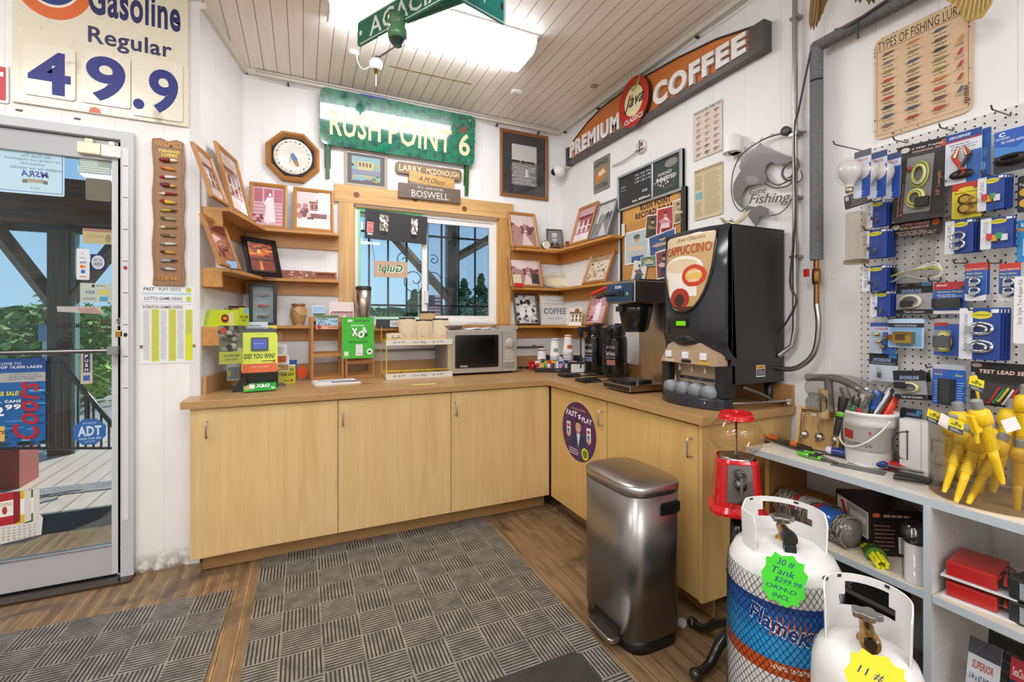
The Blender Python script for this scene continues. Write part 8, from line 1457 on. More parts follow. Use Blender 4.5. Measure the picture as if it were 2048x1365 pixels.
tool('screwdriver', 'tool with a fat red and black handle leaning in the bucket', 'screwdriver', bp(1762, 850), bp(1790, 795), [(.0, .5, .012, .014, 'gloss', '2a1c1a', 'grip'), (.3, 1, .017, .014, 'gloss', 'd8391f', 'handle')], G_)
tool('file', 'long grey steel file with a paper sleeve in the bucket', 'file', bp(1735, 850), bp(1782, 778), [(.0, 1, .014, .014, 'metal', '8a8a88', 'blade'), (.75, 1, .018, .02, 'clear', 'ffffff', 'clear_sleeve')], G_)
tool('knife', 'tool with a blue and black handle in the bucket', 'knife', bp(1738, 840), bp(1756, 782), [(0, .4, .008, .01, 'satin', '1c1c20', 'blade_guard'), (.35, 1, .012, .015, 'gloss', '2a5cb0', 'handle')], G_)
tool('pliers', 'chrome pliers with red grip ends in the bucket', 'pliers', bp(1712, 840), bp(1728, 790), [(0, .5, .008, .008, 'gloss', 'c83024', 'grip'), (.45, 1, .009, .02, 'chrome', 'b0b0ae', 'jaws')], G_)
tool('pliers', 'green handled pliers standing between the blue knife and the bag', 'pliers', bp(1700, 835), bp(1715, 795), [(0, .6, .007, .007, 'gloss', '2a6a3a', 'grip'), (.6, 1, .009, .014, 'metal', '6a6a68', 'jaws')], G_)
tool('pliers', 'black handled wire cutters hung over the rim of the bucket', 'pliers', bp(1672, 872, -.06), bp(1688, 795, -.06), [(0, .55, .009, .012, 'satin', '1e1e20', 'grip'), (.5, .62, .013, .013, 'gloss', '6aa83a', 'green_band'), (.6, 1, .010, .016, 'metal', '4a4a48', 'jaws')], G_)
# plastic bagged pipes behind, jar, wooden hook display
c = bp(1682, 783, .10); t = T('bagged_fittings', 'clear bag of grey pipe fittings and brushes leaning on the wall behind the hook display', 'bag', tuple(c), -PI/2)
m = MB(); q = random.Random(5)
for pts in ([(-.14, 0, .04), (-.03, 0, .05), (.04, -.01, .035), (.12, -.02, -.005)], [(-.05, .0, .05), (-.04, 0, -.09)], [(.02, -.02, .02), (.05, -.03, -.05)]): m.tube(pts, .015, 10, 'satin', '77736c', sub=3)
m.build('pipe_fittings', t); MB().tube([(-.06, -.01, .0), (-.06, -.01, -.12)], .02, 10, 'woodz', 'd8b98a').build('wooden_handle', t); MB().ball((0, 0, .0), .1, 'bag', 'e8e8e6', 18, .7, 1.5, .45).build('bag_film', t)
p = bp(1632, 822, .02); t = T('glass_jar', 'small clear glass jar standing on the hook display', 'jar', (p.x, p.y, p.z), 0); MB().lathe([(.03, 0), (.034, .004), (.036, .04), (.026, .055), (.026, .068), (.024, .068)], 24, 'clear', 'd8dcd8').build('jar', t); MB().tube([(-.02, -.03, .0), (-.018, -.03, .05), (0, -.03, .06), (.014, -.03, .05), (.016, -.03, .01)], .0025, 6, 'satin', '2a2a2a', sub=3).build('wire', t)
u0, u1 = wr(1603, 862, .14)[0], wr(1681, 870, .14)[0]; W_ = u1-u0; H_ = .175; t = T('hook_display', 'light wooden tray displaying chrome coat hooks', 'display board', WR.loc((u0+u1)/2, ZT, .15), WR.rz+.18, None, -.22)
MB().box(-W_/2, W_/2, -.004, 0, 0, H_, 'woodz', 'c9a468').build('back_panel', t); m = MB()
for b in ((-W_/2, W_/2, 0, .012), (-W_/2, W_/2, H_-.012, H_)): m.box(b[0], b[1], -.03, -.004, b[2], b[3], 'woodx', 'd8b478')
for x in (-W_/2, W_/2-.01): m.box(x, x+.01, -.03, -.004, .012, H_-.012, 'woodz', 'd8b478')
m.build('rim', t); a = Art(.02, .012, -.0045); a.T = Matrix.Translation((-.03, 0, .14)); a.r(0, 0, 1, 1, 'ece8e0'); a.build('price_sticker', t)
for x in (-.06, .0, .06): MB().lathe([(.001, -.022), (.012, -.02), (.02, -.008), (.021, -.004)], 18, 'chrome', 'c9c6c2', (x, 0, .055), axis='y', caps=False).tube([(x, -.012, .06), (x, -.03, .09), (x-.002, -.032, .14)], .0035, 7, 'chrome', 'c9c6c2').ball((x, -.032, .142), .006, 'chrome', 'c9c6c2', 8).tube([(x, -.016, .045), (x, -.035, .03), (x, -.04, .045)], .0035, 7, 'chrome', 'c9c6c2', sub=3).build('coat_hook', t)
# flat packed tools on the top board
def lay(px_, py_, rz_, W_, D_, lab, cat='packaged tool', name='blister_pack', col='a8a6a2', grp='packed tools on the top board', film=True):
    p = onT(px_, py_); t = T(name, lab, cat, (p.x, p.y, ZT), rz_, grp); MB().box(-W_/2, W_/2, -D_/2, D_/2, 0, .0015, 'print', col).build('card', t)
    if film: MB().prism([(-W_*.45, .0015), (W_*.45, .0015), (W_*.4, .022), (-W_*.4, .022)], -D_*.4, D_*.4, 'clear', 'ffffff').build('clear_bubble', t)
    return t
AX = -PI/2
t = lay(1550, 882, AX-.2, .18, .07, 'grey card with orange handled pliers at the left end of the top board', col='8a8684')
for s in (-1, 1): MB().tube([(-.08, .018*s, .012), (-.03, .02*s, .014), (.02, .004*s, .012)], .007, 8, 'gloss', 'd8602a', sub=3).build('grip', t)
MB().tube([(.02, 0, .012), (.07, 0, .012)], [.009, .004], 8, 'metal', '8a8884').build('jaws', t)
t = lay(1595, 898, AX-.2, .2, .07, 'grey card with an orange and black knife', col='8e8a88'); MB().tube([(-.06, 0, .013), (.06, .006, .014)], .011, 8, 'gloss', '2a2624').build('handle', t); MB().tube([(-.03, 0, .015), (.0, .002, .016)], .0125, 8, 'gloss', 'e0702a').build('orange_band', t)
def driver(px_, py_, lab, rz_=.25):
    t = lay(px_+18, py_, AX+rz_, .26, .055, lab, col='8c8c86', name='screwdriver_pack'); m = MB().lathe([(.001, -.118), (.012, -.116), (.017, -.105), (.016, -.095), (.0175, -.06), (.017, -.04), (.012, -.02), (.006, -.01)], 16, 'gloss', ['e4e6ea']*2+['e4e6ea']+['2c3f8a']*4+['2c3f8a'], (0, 0, .018), axis='x'); m.build('handle', t); MB().tube([(-.01, 0, .018), (.09, 0, .016)], .004, 8, 'chrome', 'a8aaac').box(.03, .11, -.018, -.012, .002, .008, 'chrome', '9a9c9e').build('shaft', t); return t
driver(1660, 902, 'screwdriver set with blue and white ball handle, leftmost of three'); driver(1703, 922, 'screwdriver set with blue and white ball handle, middle of three'); driver(1765, 942, 'screwdriver set with blue and white ball handle, nearest of three')
p = onT(1640, 922); t = T('pliers', 'pliers with lime green and black handles on the board edge', 'pliers', (p.x, p.y, ZT+.002), AX-.1)
for s in (-1, 1): MB().tube([(-.08, .02*s, .01), (-.03, .02*s, .011), (.01, .006*s, .01)], .008, 8, 'gloss', '5cb82a', sub=3).build('grip', t); MB().tube([(-.03, .02*s, .012), (.0, .01*s, .012)], .0086, 8, 'satin', '1e201c').build('black_sleeve', t)
MB().tube([(.01, 0, .01), (.07, 0, .01)], [.01, .004], 8, 'metal', '6a6a66').build('jaws', t)
t = lay(1838, 948, AX+.1, .2, .12, 'red card with a red handled spring clamp', col='b0392c'); MB().tube([(-.1, -.02, .014), (-.03, -.015, .016), (.03, 0, .014)], [.016, .012], 10, 'gloss', 'c8201c').build('red_handle', t); MB().tube([(.02, 0, .014), (.08, .01, .012)], [.01, .006], 8, 'satin', '3a3a38').build('jaws', t)
p = onT(1842, 968); t = T('pliers', 'black handled pliers lying at the front edge beside the yellow spout tub', 'pliers', (p.x, p.y, ZT+.002), AX+.35)
for s in (-1, 1): MB().tube([(-.07, .025*s, .01), (-.02, .02*s, .011), (.03, .006*s, .01)], .008, 8, 'satin', '23241f', sub=3).build('grip', t)
MB().tube([(.03, 0, .01), (.08, 0, .01)], [.01, .005], 8, 'metal', '55554f').build('jaws', t)
t = lay(1716, 938, AX+.3, .16, .06, 'flat grey tool card with small chrome bits under the screwdrivers', col='6e7068', film=False)
p = onT(1822, 925); t = T('parts_tray', 'clear divided tray with brass clips on the top board', 'tray', (p.x, p.y, ZT), AX-.08); m = MB(); W_, D_, H_ = .20, .13, .035
m.box(-W_/2, W_/2, -D_/2, -D_/2+.002, 0, H_, 'clear', 'f0e8e4').box(-W_/2, W_/2, D_/2-.002, D_/2, 0, H_, 'clear', 'f0e8e4').box(-W_/2, -W_/2+.002, -D_/2, D_/2, 0, H_, 'clear', 'f0e8e4').box(W_/2-.002, W_/2, -D_/2, D_/2, 0, H_, 'clear', 'f0e8e4').box(-.001, .001, -D_/2, D_/2, 0, H_, 'clear', 'f0e8e4').box(-W_/2, W_/2, -D_/2, D_/2, 0, .002, 'clear', 'f0e8e4'); m.build('tray_body', t)
q = random.Random(17)
for i in range(12):
    x, y = q.uniform(-.09, -.01) if i < 8 else q.uniform(.01, .09), q.uniform(-.04, .04); m = MB(); rr = .016; a0 = q.uniform(0, 3); m.tube([(x+rr*math.cos(k*.6)*math.cos(a0), y+rr*math.cos(k*.6)*math.sin(a0), .02+rr*abs(math.sin(k*.6))) for k in range(9)], .0018, 5, 'metal', 'b8923a' if i < 8 else 'c9b89a'); top(m, 'metal_clip', 'brass coloured metal clip lying in the clear divided tray', 'clip', tuple(Vector((p.x, p.y, ZT))+Matrix.Rotation(AX-.08, 3, 'Z') @ Vector((0, 0, 0))), AX-.08, 'metal clips in the tray')
u0, u1 = wr(1796, 880, .17)[0], wr(1886, 885, .17)[0]; W_ = u1-u0; H_ = wr(1840, 845, .17)[1]-ZT; t = T('clip_display', 'white box with clear lid showing a D shaped wire clip and a square one', 'display box', WR.loc((u0+u1)/2, ZT, .16), WR.rz)
MB().box(-W_/2, W_/2, 0, .05, 0, H_, 'paper', 'eceae8').build('box', t); MB().box(-W_/2-.004, W_/2+.004, -.006, .054, H_, H_+.004, 'clear', 'ffffff').box(-W_/2-.004, -W_/2, -.006, .05, 0, H_, 'clear', 'ffffff').build('clear_cover', t); MB().box(-.001, .001, -.001, 0, 0, H_, 'paper', 'b9b6b2').build('seam', t)
MB().tube([(-.04, -.003, H_*.8), (-.04, -.003, H_*.25), (-.06, -.003, H_*.25), (-.085, -.003, H_*.4), (-.085, -.003, H_*.6), (-.06, -.003, H_*.75), (-.035, -.003, H_*.78)], .0018, 6, 'satin', '3a3632').build('d_clip', t); MB().tube([(.03, -.003, H_*.72), (.03, -.003, H_*.3), (.085, -.003, H_*.3), (.085, -.003, H_*.72)], .0018, 6, 'satin', '3a3632', closed=True).build('square_clip', t)
# tub with yellow pour spouts
tx, ty = 1.93, .655; rT = .155
t = T('spout_tub', 'large round clear tub holding yellow gas can spouts', 'tub', (tx, ty, ZT), 0); MB().lathe([(rT, 0), (rT, .23), (rT-.003, .23), (rT-.003, .004), (.001, .004)], 48, 'clear', 'f2eee8').build('tub_wall', t); MB().lathe([(rT*1.06, 0), (rT*1.06, .003), (.001, .003)], 40, 'paper', 'd8c4a8').build('base_disc', t)
YW2 = 'ecc51a'
def spout():
    t = T('pour_spout', 'x', 'gas can spout', (0, 0, 0)); n = 9; prof = [(.008, 0), (.012, .03), (.015, .10), (.017, .14)]
    MB().lathe(prof, 14, 'satin', YW2).build('nozzle', t); pr = []
    for i in range(n): pr += [(.017, .14+.011*i), (.0245, .1455+.011*i)]
    pr.append((.016, .14+.011*n)); MB().lathe(pr, 14, 'satin', YW2).build('bellows', t); z = .14+.011*n
    MB().lathe([(.02, z), (.031, z+.005), (.034, z+.03), (.031, z+.055), (.02, z+.065), (.001, z+.067)], 16, 'satin', YW2).build('collar', t)
    MB().box(-.012, .012, -.045, -.018, z-.02, z+.05, 'satin', YW2).tube([(0, -.032, z-.015), (0, -.045, z-.06)], [.009, .006], 8, 'satin', YW2).build('trigger', t, bevel=.004); pr = []
    for i in range(6): pr += [(.016, z+.064+.006*i), (.021, z+.067+.006*i)]
    pr += [(.012, z+.102), (.001, z+.104)]; MB().lathe(pr, 12, 'satin', '9a9a98').build('grey_cap', t); reg(t); return t
sp0 = spout()
def place_spout(tip, head, first, lab):
    a_, b_ = Vector(tip), Vector(head); d = b_-a_; e = d.to_track_quat('Z', 'Y').to_euler(); o = sp0 if first else dup(sp0); o.location = a_; o.rotation_euler = e; props(o, lab, 'gas can spout', 'yellow pour spouts in the tub'); s = d.length/.34; o.scale = (s, s, s); return o
dT = tx*SN+ty*CS
def tp(x, y, dd=0): r_ = ray(x, y); return Vector((r_[0]*(dT+dd), r_[1]*(dT+dd), EYE+r_[2]*(dT+dd)))
SPL = [((1888, 985), (1935, 850), -.02, 'leftmost of the front row'), ((1912, 1005), (1962, 862), -.05, 'second from the left in the front row'), ((1936, 1008), (2010, 868), -.06, 'long one crossing the middle'), ((2034, 1030), (2040, 880), -.08, 'upright one at the right'), ((2006, 968), (1950, 800), -.11, 'largest one hanging over the rim with its nozzle down to the right'), ((1896, 975), (1905, 830), .03, 'upright one at the left rear'), ((1925, 970), (1915, 805), .06, 'rear one with a grey ribbed cap'), ((1985, 985), (2030, 800), .02, 'rear right one leaning right'), ((1960, 990), (1985, 840), .05, 'middle rear one'), ((1958, 800), (1945, 745), .0, 'small one standing tallest with a yellow tag'), ((2045, 960), (2055, 770), -.02, 'one cut by the right edge of the photo')]
for i, (a_, b_, dd, lb) in enumerate(SPL):
    A_, B_ = tp(*a_, dd), tp(*b_, dd+.0); place_spout(A_, B_, i == 0, 'yellow spout, '+lb)
for i, (x, y, dd, r_, txt, c1) in enumerate(((1868, 835, -.08, .4, 'SCEPTER', 'e0cf1a'), (1893, 845, -.09, .5, 'SCEPTER', 'e8e6e2'), (1912, 853, -.13, .35, 'SCEPTER', 'e0cf1a'), (1953, 770, -.1, .3, 'SCEPTER', 'e0cf1a'), (2022, 850, -.1, -.3, 'SCEPTER', 'ecebe6'))):
    p = tp(x, y, dd); t = T('price_tag', 'yellow and navy tag tied to a pour spout, %s' % ('far left', '', 'lowest in front', 'topmost', '')[i] if c1[0:2] == 'e0' else ('white tag between two yellow tags on the spouts' if i == 1 else 'white price tag on the right hand spouts'), 'tag', tuple(p), -YAW, 'tags on the pour spouts', -.2, r_)
    MB().box(-.022, .022, 0, .0006, -.018, .018, 'paper', c1).build('card', t)
    if c1 == 'e0cf1a': a = Art(.044, .036, -.0003); a.T = Matrix.Translation((0, 0, -.018)); a.r(0, .62, 1, 1, '1f3558'); a.t(txt, .15, .3, .85, .5, '2a2a14', .03); a.poly([(.4, .1), (.5, .22), (.62, .12), (.58, .28), (.42, .28)], '22301a'); a.lines(.1, .7, .9, .92, 2, 'e2e2a0', .4); a.build('print', t)
# goods on the lower left shelf
def onM(x, y, z=ZM): return onZ(x, y, z)
for i, (x, y, rz_, lb, c) in enumerate(((1612, 1040, -1.9, 'bag of steel wool mesh with a red and white label at the back', 'e0dcd8'), (1638, 1068, -2.15, 'bag of steel wool mesh with a blue label in front', '2a66b8'))):
    p = onM(x, y); p = Vector((max(p.x, 1.84), p.y, 0)); t = T('steel_wool_bag', lb, 'steel wool', (1.87+.03*(1-i), 1.215-.10*i+.0, ZM), rz_+.3, 'steel wool bags'); m = MB(); q = random.Random(i+2)
    m.lathe([(.02, -.125), (.05, -.11), (.056, 0), (.05, .11), (.02, .125)], 20, 'matte', '7d766a', (0, 0, .056), axis='x', caps=True)
    for k in range(130): z = q.uniform(-.11, .11); a0 = q.uniform(0, 2*PI); m.tube([(z, .056*math.cos(a0+j*.5), .056+.056*math.sin(a0+j*.5)) if j % 2 else (z+.012, .057*math.cos(a0+j*.5), .056+.057*math.sin(a0+j*.5)) for j in range(6)], .0016, 4, 'satin', 'b8b0a0' if k % 2 else '5a544a')
    m.build('steel_wool', t); MB().lathe([(.0585, -.03), (.0585, .07)], 20, 'satin', c, (0, 0, .056), axis='x', caps=False, a0=-.3, a1=PI*.95).lathe([(.059, -.03), (.059, -.01)], 20, 'satin', 'b8302c', (0, 0, .056), axis='x', caps=False, a0=-.3, a1=PI*.95).lathe([(.0592, .02), (.0592, .045)], 8, 'satin', 'e0cf2a', (0, 0, .056), axis='x', caps=False, a0=.5, a1=1.4).build('label_wrap', t)
    MB().lathe([(.03, -.14), (.06, -.118), (.061, 0), (.06, .118), (.03, .14)], 20, 'clear', 'f6f6f6', (0, 0, .056), axis='x').build('clear_bag', t)
A, B, Cc = onM(1731, 1062), onM(1792, 1072), onM(1672, 1040)
t = T('tool_box', 'black product box with a picture panel of a red tool on the lower left shelf', 'boxed tool', (1.975, 1.0, ZM), -PI/2-.55); bw, bd, bh = .21, .17, .165
MB().box(-bw/2, bw/2, -bd/2, bd/2, 0, bh, 'satin', '1c1819').build('box', t, bevel=.001)
a = Art(bw, bh, -bd/2-.0005); a.r(.05, .1, .96, .68, 'd8d2cc'); a.r(.35, .13, .93, .65, '9a948c'); a.poly([(.15, .18), (.24, .15), (.42, .55), (.33, .6)], 'b8221c'); a.r(.45, .25, .9, .4, 'c9c4bc'); a.lines(.06, .76, .9, .96, 3, 'a86a5a', .35); a.build('front_print', t)
a = Art(bd, bh, 0); a.T = Matrix.Translation((bw/2+.0006, 0, 0)) @ Matrix.Rotation(PI/2, 4, 'Z'); a.e(.12, .12, .08, .05, 'd8602a'); a.lines(.25, .08, .95, .17, 1, 'c9a090', .6); a.lines(.06, .3, .5, .9, 7, 'a86a5a', .3); a.r(.58, .3, .78, .5, '4a4644'); a.r(.8, .28, .97, .48, '4a4644'); a.r(.58, .55, .95, .8, '55504e'); a.build('side_print', t)
t = T('rope_hank', 'small hank of bright yellow rope with a green sleeve on the lower shelf', 'rope', (1.835, .935, ZM), .75); m = MB()
for k in range(7): o_ = .016*math.cos(k*.9); h_ = .016+.013*math.sin(k*.9); m.tube([(-.075, o_, h_), (0, o_*1.1, h_+.002), (.06, o_, h_), (.078, o_*.3, .016)], .0065, 6, 'satin', 'e2dc22', sub=3)
m.build('rope', t); MB().lathe([(.031, -.02), (.031, .015)], 16, 'satin', '4a7a2a', (0, 0, .018), axis='x', sy=1).build('sleeve', t)
def filt(x, y, rz_, lean, lb, L=.2, r=.034):
    t = T('filter_cartridge', lb, 'filter', (x, y, ZM), rz_, 'bagged filters', lean); MB().lathe([(r, 0), (r, L*.75), (r*.9, L*.78)], 22, 'satin', 'dcd8d2').build('cartridge', t); MB().lathe([(r*1.05, L*.74), (r*1.15, L*.76), (r*1.15, L*.92), (r*.9, L), (.001, L)], 22, 'satin', '23211f').build('black_cap', t); MB().lathe([(r*1.2, 0), (r*1.3, L*1.04), (r*.6, L*1.12)], 18, 'bag', 'eeeeee').build('bag_film', t); return t
filt(1.80, .80, 0, .0, 'bagged white filter with a black cap standing at the divider', .17, .028); o = filt(1.93, .90, .9, PI/2-.05, 'bagged white filter with a black cap lying behind the yellow rope', .17, .030); o.location.z = ZM+.042; o.rotation_euler = (PI/2-.02, 0, 2.0)
# big black pack under the shelf
t = T('pump_pack', 'large black blister pack standing under the lower left shelf', 'packaged goods', (1.80, 1.06, .062), AX, None, -.12); MB().box(-.2, .23, -.02, 0, 0, .37, 'satin', '1d1c1c').build('card', t, bevel=.003)
a = Art(.43, .37, -.0205); a.T = Matrix.Translation((.015, 0, 0)); a.r(0, .26, 1, .3, '6a625a'); a.t('SHORELINE', .28, .13, .62, .25, '77736c', .04, .2); a.t('SUBMERSIBLE', .66, .3, .9, .36, 'a8a49c', .02); a.t('PUMP', .66, .38, .86, .44, 'a8a49c', .02); a.lines(.06, .1, .22, .24, 3, '6a6660', .3); a.build('print', t); MB().prism(rrect(-.17, .2, .02, .26, .02), -.07, -.022, 'clear', '9a9a98').build('clear_bubble', t)
# right compartment goods
for k in range(2):
    t = T('jumper_set', 'red tray pack of hose fittings, %s of the stacked pair' % ('lower', 'upper')[k], 'packaged goods', (1.87, .665, ZM+.062*k), AX+.15, 'stacked red packs'); MB().box(-.075, .085, -.085, .09, 0, .004, 'paper', 'e4e2e2').build('card', t); MB().box(-.065, .045, -.075, .08, .004, .048, 'gloss', 'b8221f').build('red_tray', t, bevel=.004)
    m = MB(); q = random.Random(k)
    for i in range(5): m.tube([(.03+.01*i, -.07, .03), (.05, -.02+.01*i, .045), (.06, .05, .03), (.03, .07, .04)], .005, 6, 'gloss', 'c83a24' if i % 2 else '1c1c1c', sub=3)
    m.build('cable', t); MB().box(-.07, .08, -.08, .085, .004, .056, 'clear', 'ffffff').build('clear_lid', t)
for k in range(2):
    t = T('battery_box', 'grey black box with a silver tool picture, %s of the two at the right edge' % ('lower', 'upper')[k], 'boxed tool', (1.87, .50, ZM+.066*k), AX-.1, 'grey black boxes'); MB().box(-.08, .1, -.08, .08, 0, .062, 'satin', '2a2b2c').build('box', t, bevel=.006); a = Art(.15, .045, -.0805); a.T = Matrix.Translation((.02, 0, .008)); a.r(0, 0, 1, 1, '9aa2aa');
    for i in range(3): a.line([(.2+.1*i, .2), (.5+.1*i, .8)], .004, 'e0e4e8')
    a.build('print', t)
def low(x0, x1, y0, lb, dr, col, X=1.83, z=.12, h=.24, ln=.2):
    p0, p1 = onX(x0, y0, X), onX(x1, y0, X); W_ = abs(p0.y-p1.y); t = T('blister_pack', lb, 'packaged goods', (X, (p0.y+p1.y)/2, z), AX, 'packs in the lowest right compartment', -ln); MB().box(-W_/2, W_/2, -.002, 0, 0, h, 'print', col).build('card', t); a = Art(W_, h, -.0025); dr(a); a.build('print', t); MB().box(-W_*.4, W_*.4, -.03, -.003, .02, h*.55, 'clear', 'ffffff').build('clear_bubble', t)
low(1925, 1990, 1300, 'white and blue anchor pack low in the right compartment', lambda a: (a.r(0, 0, 1, .2, '4a4a50'), a.t('SUPERIOR', .15, .26, .8, .36, 'b8402c', .02, .2), a.t('1/4 x 6" NOR', .1, .42, .8, .5, '333a44', .02), a.t('CHAIN & ANCHOR', .05, .56, .9, .64, '333a44', .02), a.r(0, .72, 1, 1, '5a86c4')), 'd8dde4', X=1.81)
low(2008, 2060, 1310, 'navy and red pack at the lower right corner', lambda a: (a.r(0, 0, 1, .25, 'b0303a'), a.t('SeaChoice', .1, .1, .8, .2, 'e8d8d8', .02), a.t('Anchor Rope', .1, .36, .9, .46, 'd8c83a', .02), a.lines(.1, .55, .7, .9, 6, '8a98b8', .3)), '1c2a4a', X=1.80)
low(1965, 2060, 1270, 'yellow and black pack behind the two front packs', lambda a: (a.r(.1, .0, .7, .2, '8a8424'), a.lines(.1, .3, .9, .9, 6, '5a5a50', .3)), '2a2a24', X=1.93, h=.28)
# trash can
tx0, tx1, ty0, ty1, th_ = 1.155, 1.43, 1.405, 1.785, .665
t = T('trash_can', 'tall brushed stainless steel step trash can with a black base', 'trash can', ((tx0+tx1)/2, (ty0+ty1)/2, 0), 0); hx2, hy2 = (tx1-tx0)/2, (ty1-ty0)/2
def superr(k, ex=4.2, n=64):
    out_ = []
    for i in range(n): a_ = 2*PI*i/n; c_, s_ = math.cos(a_), math.sin(a_); out_.append((hx2*k*math.copysign(abs(c_)**(2/ex), c_), hy2*k*math.copysign(abs(s_)**(2/ex), s_)))
    return out_
MB().extz(superr(.96), 0, .055, 'satin', '18191a', True).build('plastic_base', t)
b = MB(); pts = superr(1.0); b.extz(pts, .055, th_-.045, 'brushed', '9c9894', True, 1.0).build('body', t)
m = MB(); rings = [(1.005, th_-.042), (1.02, th_-.038), (1.02, th_-.016), (1.0, th_-.006), (.93, th_+.002), (.6, th_+.007), (.001, th_+.008)]
v = []; nn = 64
for k, z in rings: v += [(x, y, z) for x, y in superr(k)]
f = [(j*nn+i, j*nn+(i+1) % nn, (j+1)*nn+(i+1) % nn, (j+1)*nn+i) for j in range(len(rings)-1) for i in range(nn)]; m.add(v, f, 'brushed', 'b4aea8', True); m.build('lid', t)
hzr = EYE+(642.3-1010)*(1.40*SN+1.405*CS)/FL; MB().prism(rrect(-.005, .098, hzr-.026, hzr+.022, .014), -hy2-.004, -hy2+.03, 'satin', '151617').prism(rrect(.01, .085, hzr-.013, hzr+.012, .008), -hy2-.008, -hy2-.003, 'satin', '0c0c0d').build('side_handle', t)
MB().box(-hx2-.004, -hx2+.03, -.10, .07, .012, .075, 'satin', '121213').build('pedal_recess', t); pd = MB().prism(rrect(-.105, .06, -.012, .012, .011), -.0, .04, 'metal', 'b0ada8'); pd.T = Matrix.Identity(4)
m = MB(); m.extz(rrect(-hx2-.055, -hx2+.01, -.115, .055, .02), .03, .05, 'metal', 'aaa6a0', True); m.build('foot_pedal', t, bevel=.004)
# gumball machine
GX, GY = 1.522, 1.245; dG = GX*SN+GY*CS; zg = lambda py: EYE+(642.3-py)*dG/FL
t = T('gumball_machine', 'empty red gumball machine with a glass globe on a black cast iron stand', 'gumball machine', (GX, GY, 0), -YAW-.30)
zb1, zb2, zgl, ztp = zg(1018), zg(918), zg(893), zg(824); rb = 52*dG/FL
m = MB();
def ring4(w1, z1_, w2, z2_, col='b8141c', r=.25):
    n = 40; v = []
    for w_, z_ in ((w1, z1_), (w2, z2_)):
        for i in range(n): a_ = 2*PI*i/n; c_, s_ = math.cos(a_), math.sin(a_); v.append((w_*math.copysign(abs(c_)**.55, c_), w_*math.copysign(abs(s_)**.55, s_), z_))
    m.add(v, [(i, (i+1) % n, n+(i+1) % n, n+i) for i in range(n)], 'gloss', col, True)
for a_, b_ in (((rb, zb1), (rb, zb1+.012)), ((rb, zb1+.012), (rb*.86, zb1+.03)), ((rb*.86, zb1+.03), (rb*.72, zb2)), ((rb*.72, zb2), (rb*.66, zb2+.01))): ring4(a_[0], a_[1], b_[0], b_[1], 'c4131b')
ring4(.001, zb1, rb, zb1); m.build('red_body', t)
fw_ = rb*.58; fy = -rb*.80; m = MB(); zc1, zc2 = zb1+.055, zb2-.004
m.add([(-fw_*.8, fy-.012, zc1), (fw_*.8, fy-.012, zc1), (fw_*.7, fy+.004, zc2), (-fw_*.7, fy+.004, zc2), (-fw_*.8, fy+.03, zc1), (fw_*.8, fy+.03, zc1), (fw_*.7, fy+.04, zc2), (-fw_*.7, fy+.04, zc2)], [(0, 1, 2, 3), (0, 4, 5, 1), (1, 5, 6, 2), (2, 6, 7, 3), (3, 7, 4, 0)], 'metal', '8a8784'); m.build('coin_plate', t)
zm_ = (zc1+zc2)/2; m = MB().lathe([(.001, fy-.028), (.02, fy-.026), (.022, fy-.006)], 20, 'metal', '7a7774', (0, 0, zm_), axis='y').tube([(-.0, fy-.03, zm_-.03), (0, fy-.034, zm_), (0, fy-.03, zm_+.03)], [.006, .006], 8, 'metal', '9a9794'); m.tube([(.016*math.cos(i*PI/6), fy-.02, zm_+.035+.016*math.sin(i*PI/6)) for i in range(12)], .004, 6, 'metal', '6a6764', closed=True); m.build('coin_knob', t)
MB().lathe([(.001, fy-.03), (.018, fy-.026), (.024, fy-.005)], 18, 'glass', 'ffffff', (0, 0, zb1+.028), axis='y').build('chute_flap', t); MB().lathe([(.024, fy-.004), (.03, fy-.012), (.03, fy)], 18, 'gloss', 'b0121a', (0, 0, zb1+.028), axis='y').build('chute_rim', t)
MB().lathe([(rb*.62, zb2), (rb*.62, zb2+.012), (rb*.55, zb2+.016)], 30, 'metal', '9a9692').build('neck_ring', t)
zc_ = (zb2+ztp)/2+.002; RG = rb*.98; m = MB(); pr = []
for i in range(15): a_ = -PI/2+.62+(PI-1.2)*i/14; pr.append((RG*math.cos(a_), zc_+RG*.80*math.sin(a_)))
m.lathe(pr, 40, 'glass', 'f8f4ee', caps=False); m.build('glass_globe', t); MB().cyl(.004, zb2, ztp-.01, n=8, mat='metal', col='77746e').build('center_rod', t)
MB().lathe([(rb*.62, pr[-1][1]-.004), (rb*.63, pr[-1][1]+.006), (rb*.54, pr[-1][1]+.022), (rb*.5, ztp-.012), (rb*.25, ztp-.002), (.001, ztp)], 36, 'gloss', 'c4131b').lathe([(.01, ztp-.002), (.012, ztp+.004), (.001, ztp+.007)], 12, 'gloss', 'c4131b').build('red_lid', t)
m = MB().lathe([(.03, zb1-.012), (.03, zb1)], 20, 'gloss', '1a1a1a').lathe([(.024, .15), (.028, .17), (.022, .19), (.024, .30), (.020, .32), (.034, .335), (.036, .35), (.022, .365), (.024, .42), (.021, zb1-.012)], 20, 'gloss', '1c1b1a').lathe([(.03, .09), (.036, .11), (.03, .13), (.034, .14), (.024, .15)], 20, 'gloss', '1c1b1a')
m.build('cast_pole', t)
for k in range(4):
    a_ = PI/2*k+.75; d = Vector((math.cos(a_), math.sin(a_), 0)); L = [(.0, .13), (.05, .12), (.10, .085), (.14, .04), (.185, .024), (.21, .022)]; MB().tube([(d.x*r, d.y*r, z) for r, z in L], [.022, .014], 10, 'gloss', '24211e', sub=3).ball((d.x*.215, d.y*.215, .022), .022, 'gloss', '2a2724', 12, 1, 1.1, 1.1).build('foot', t)
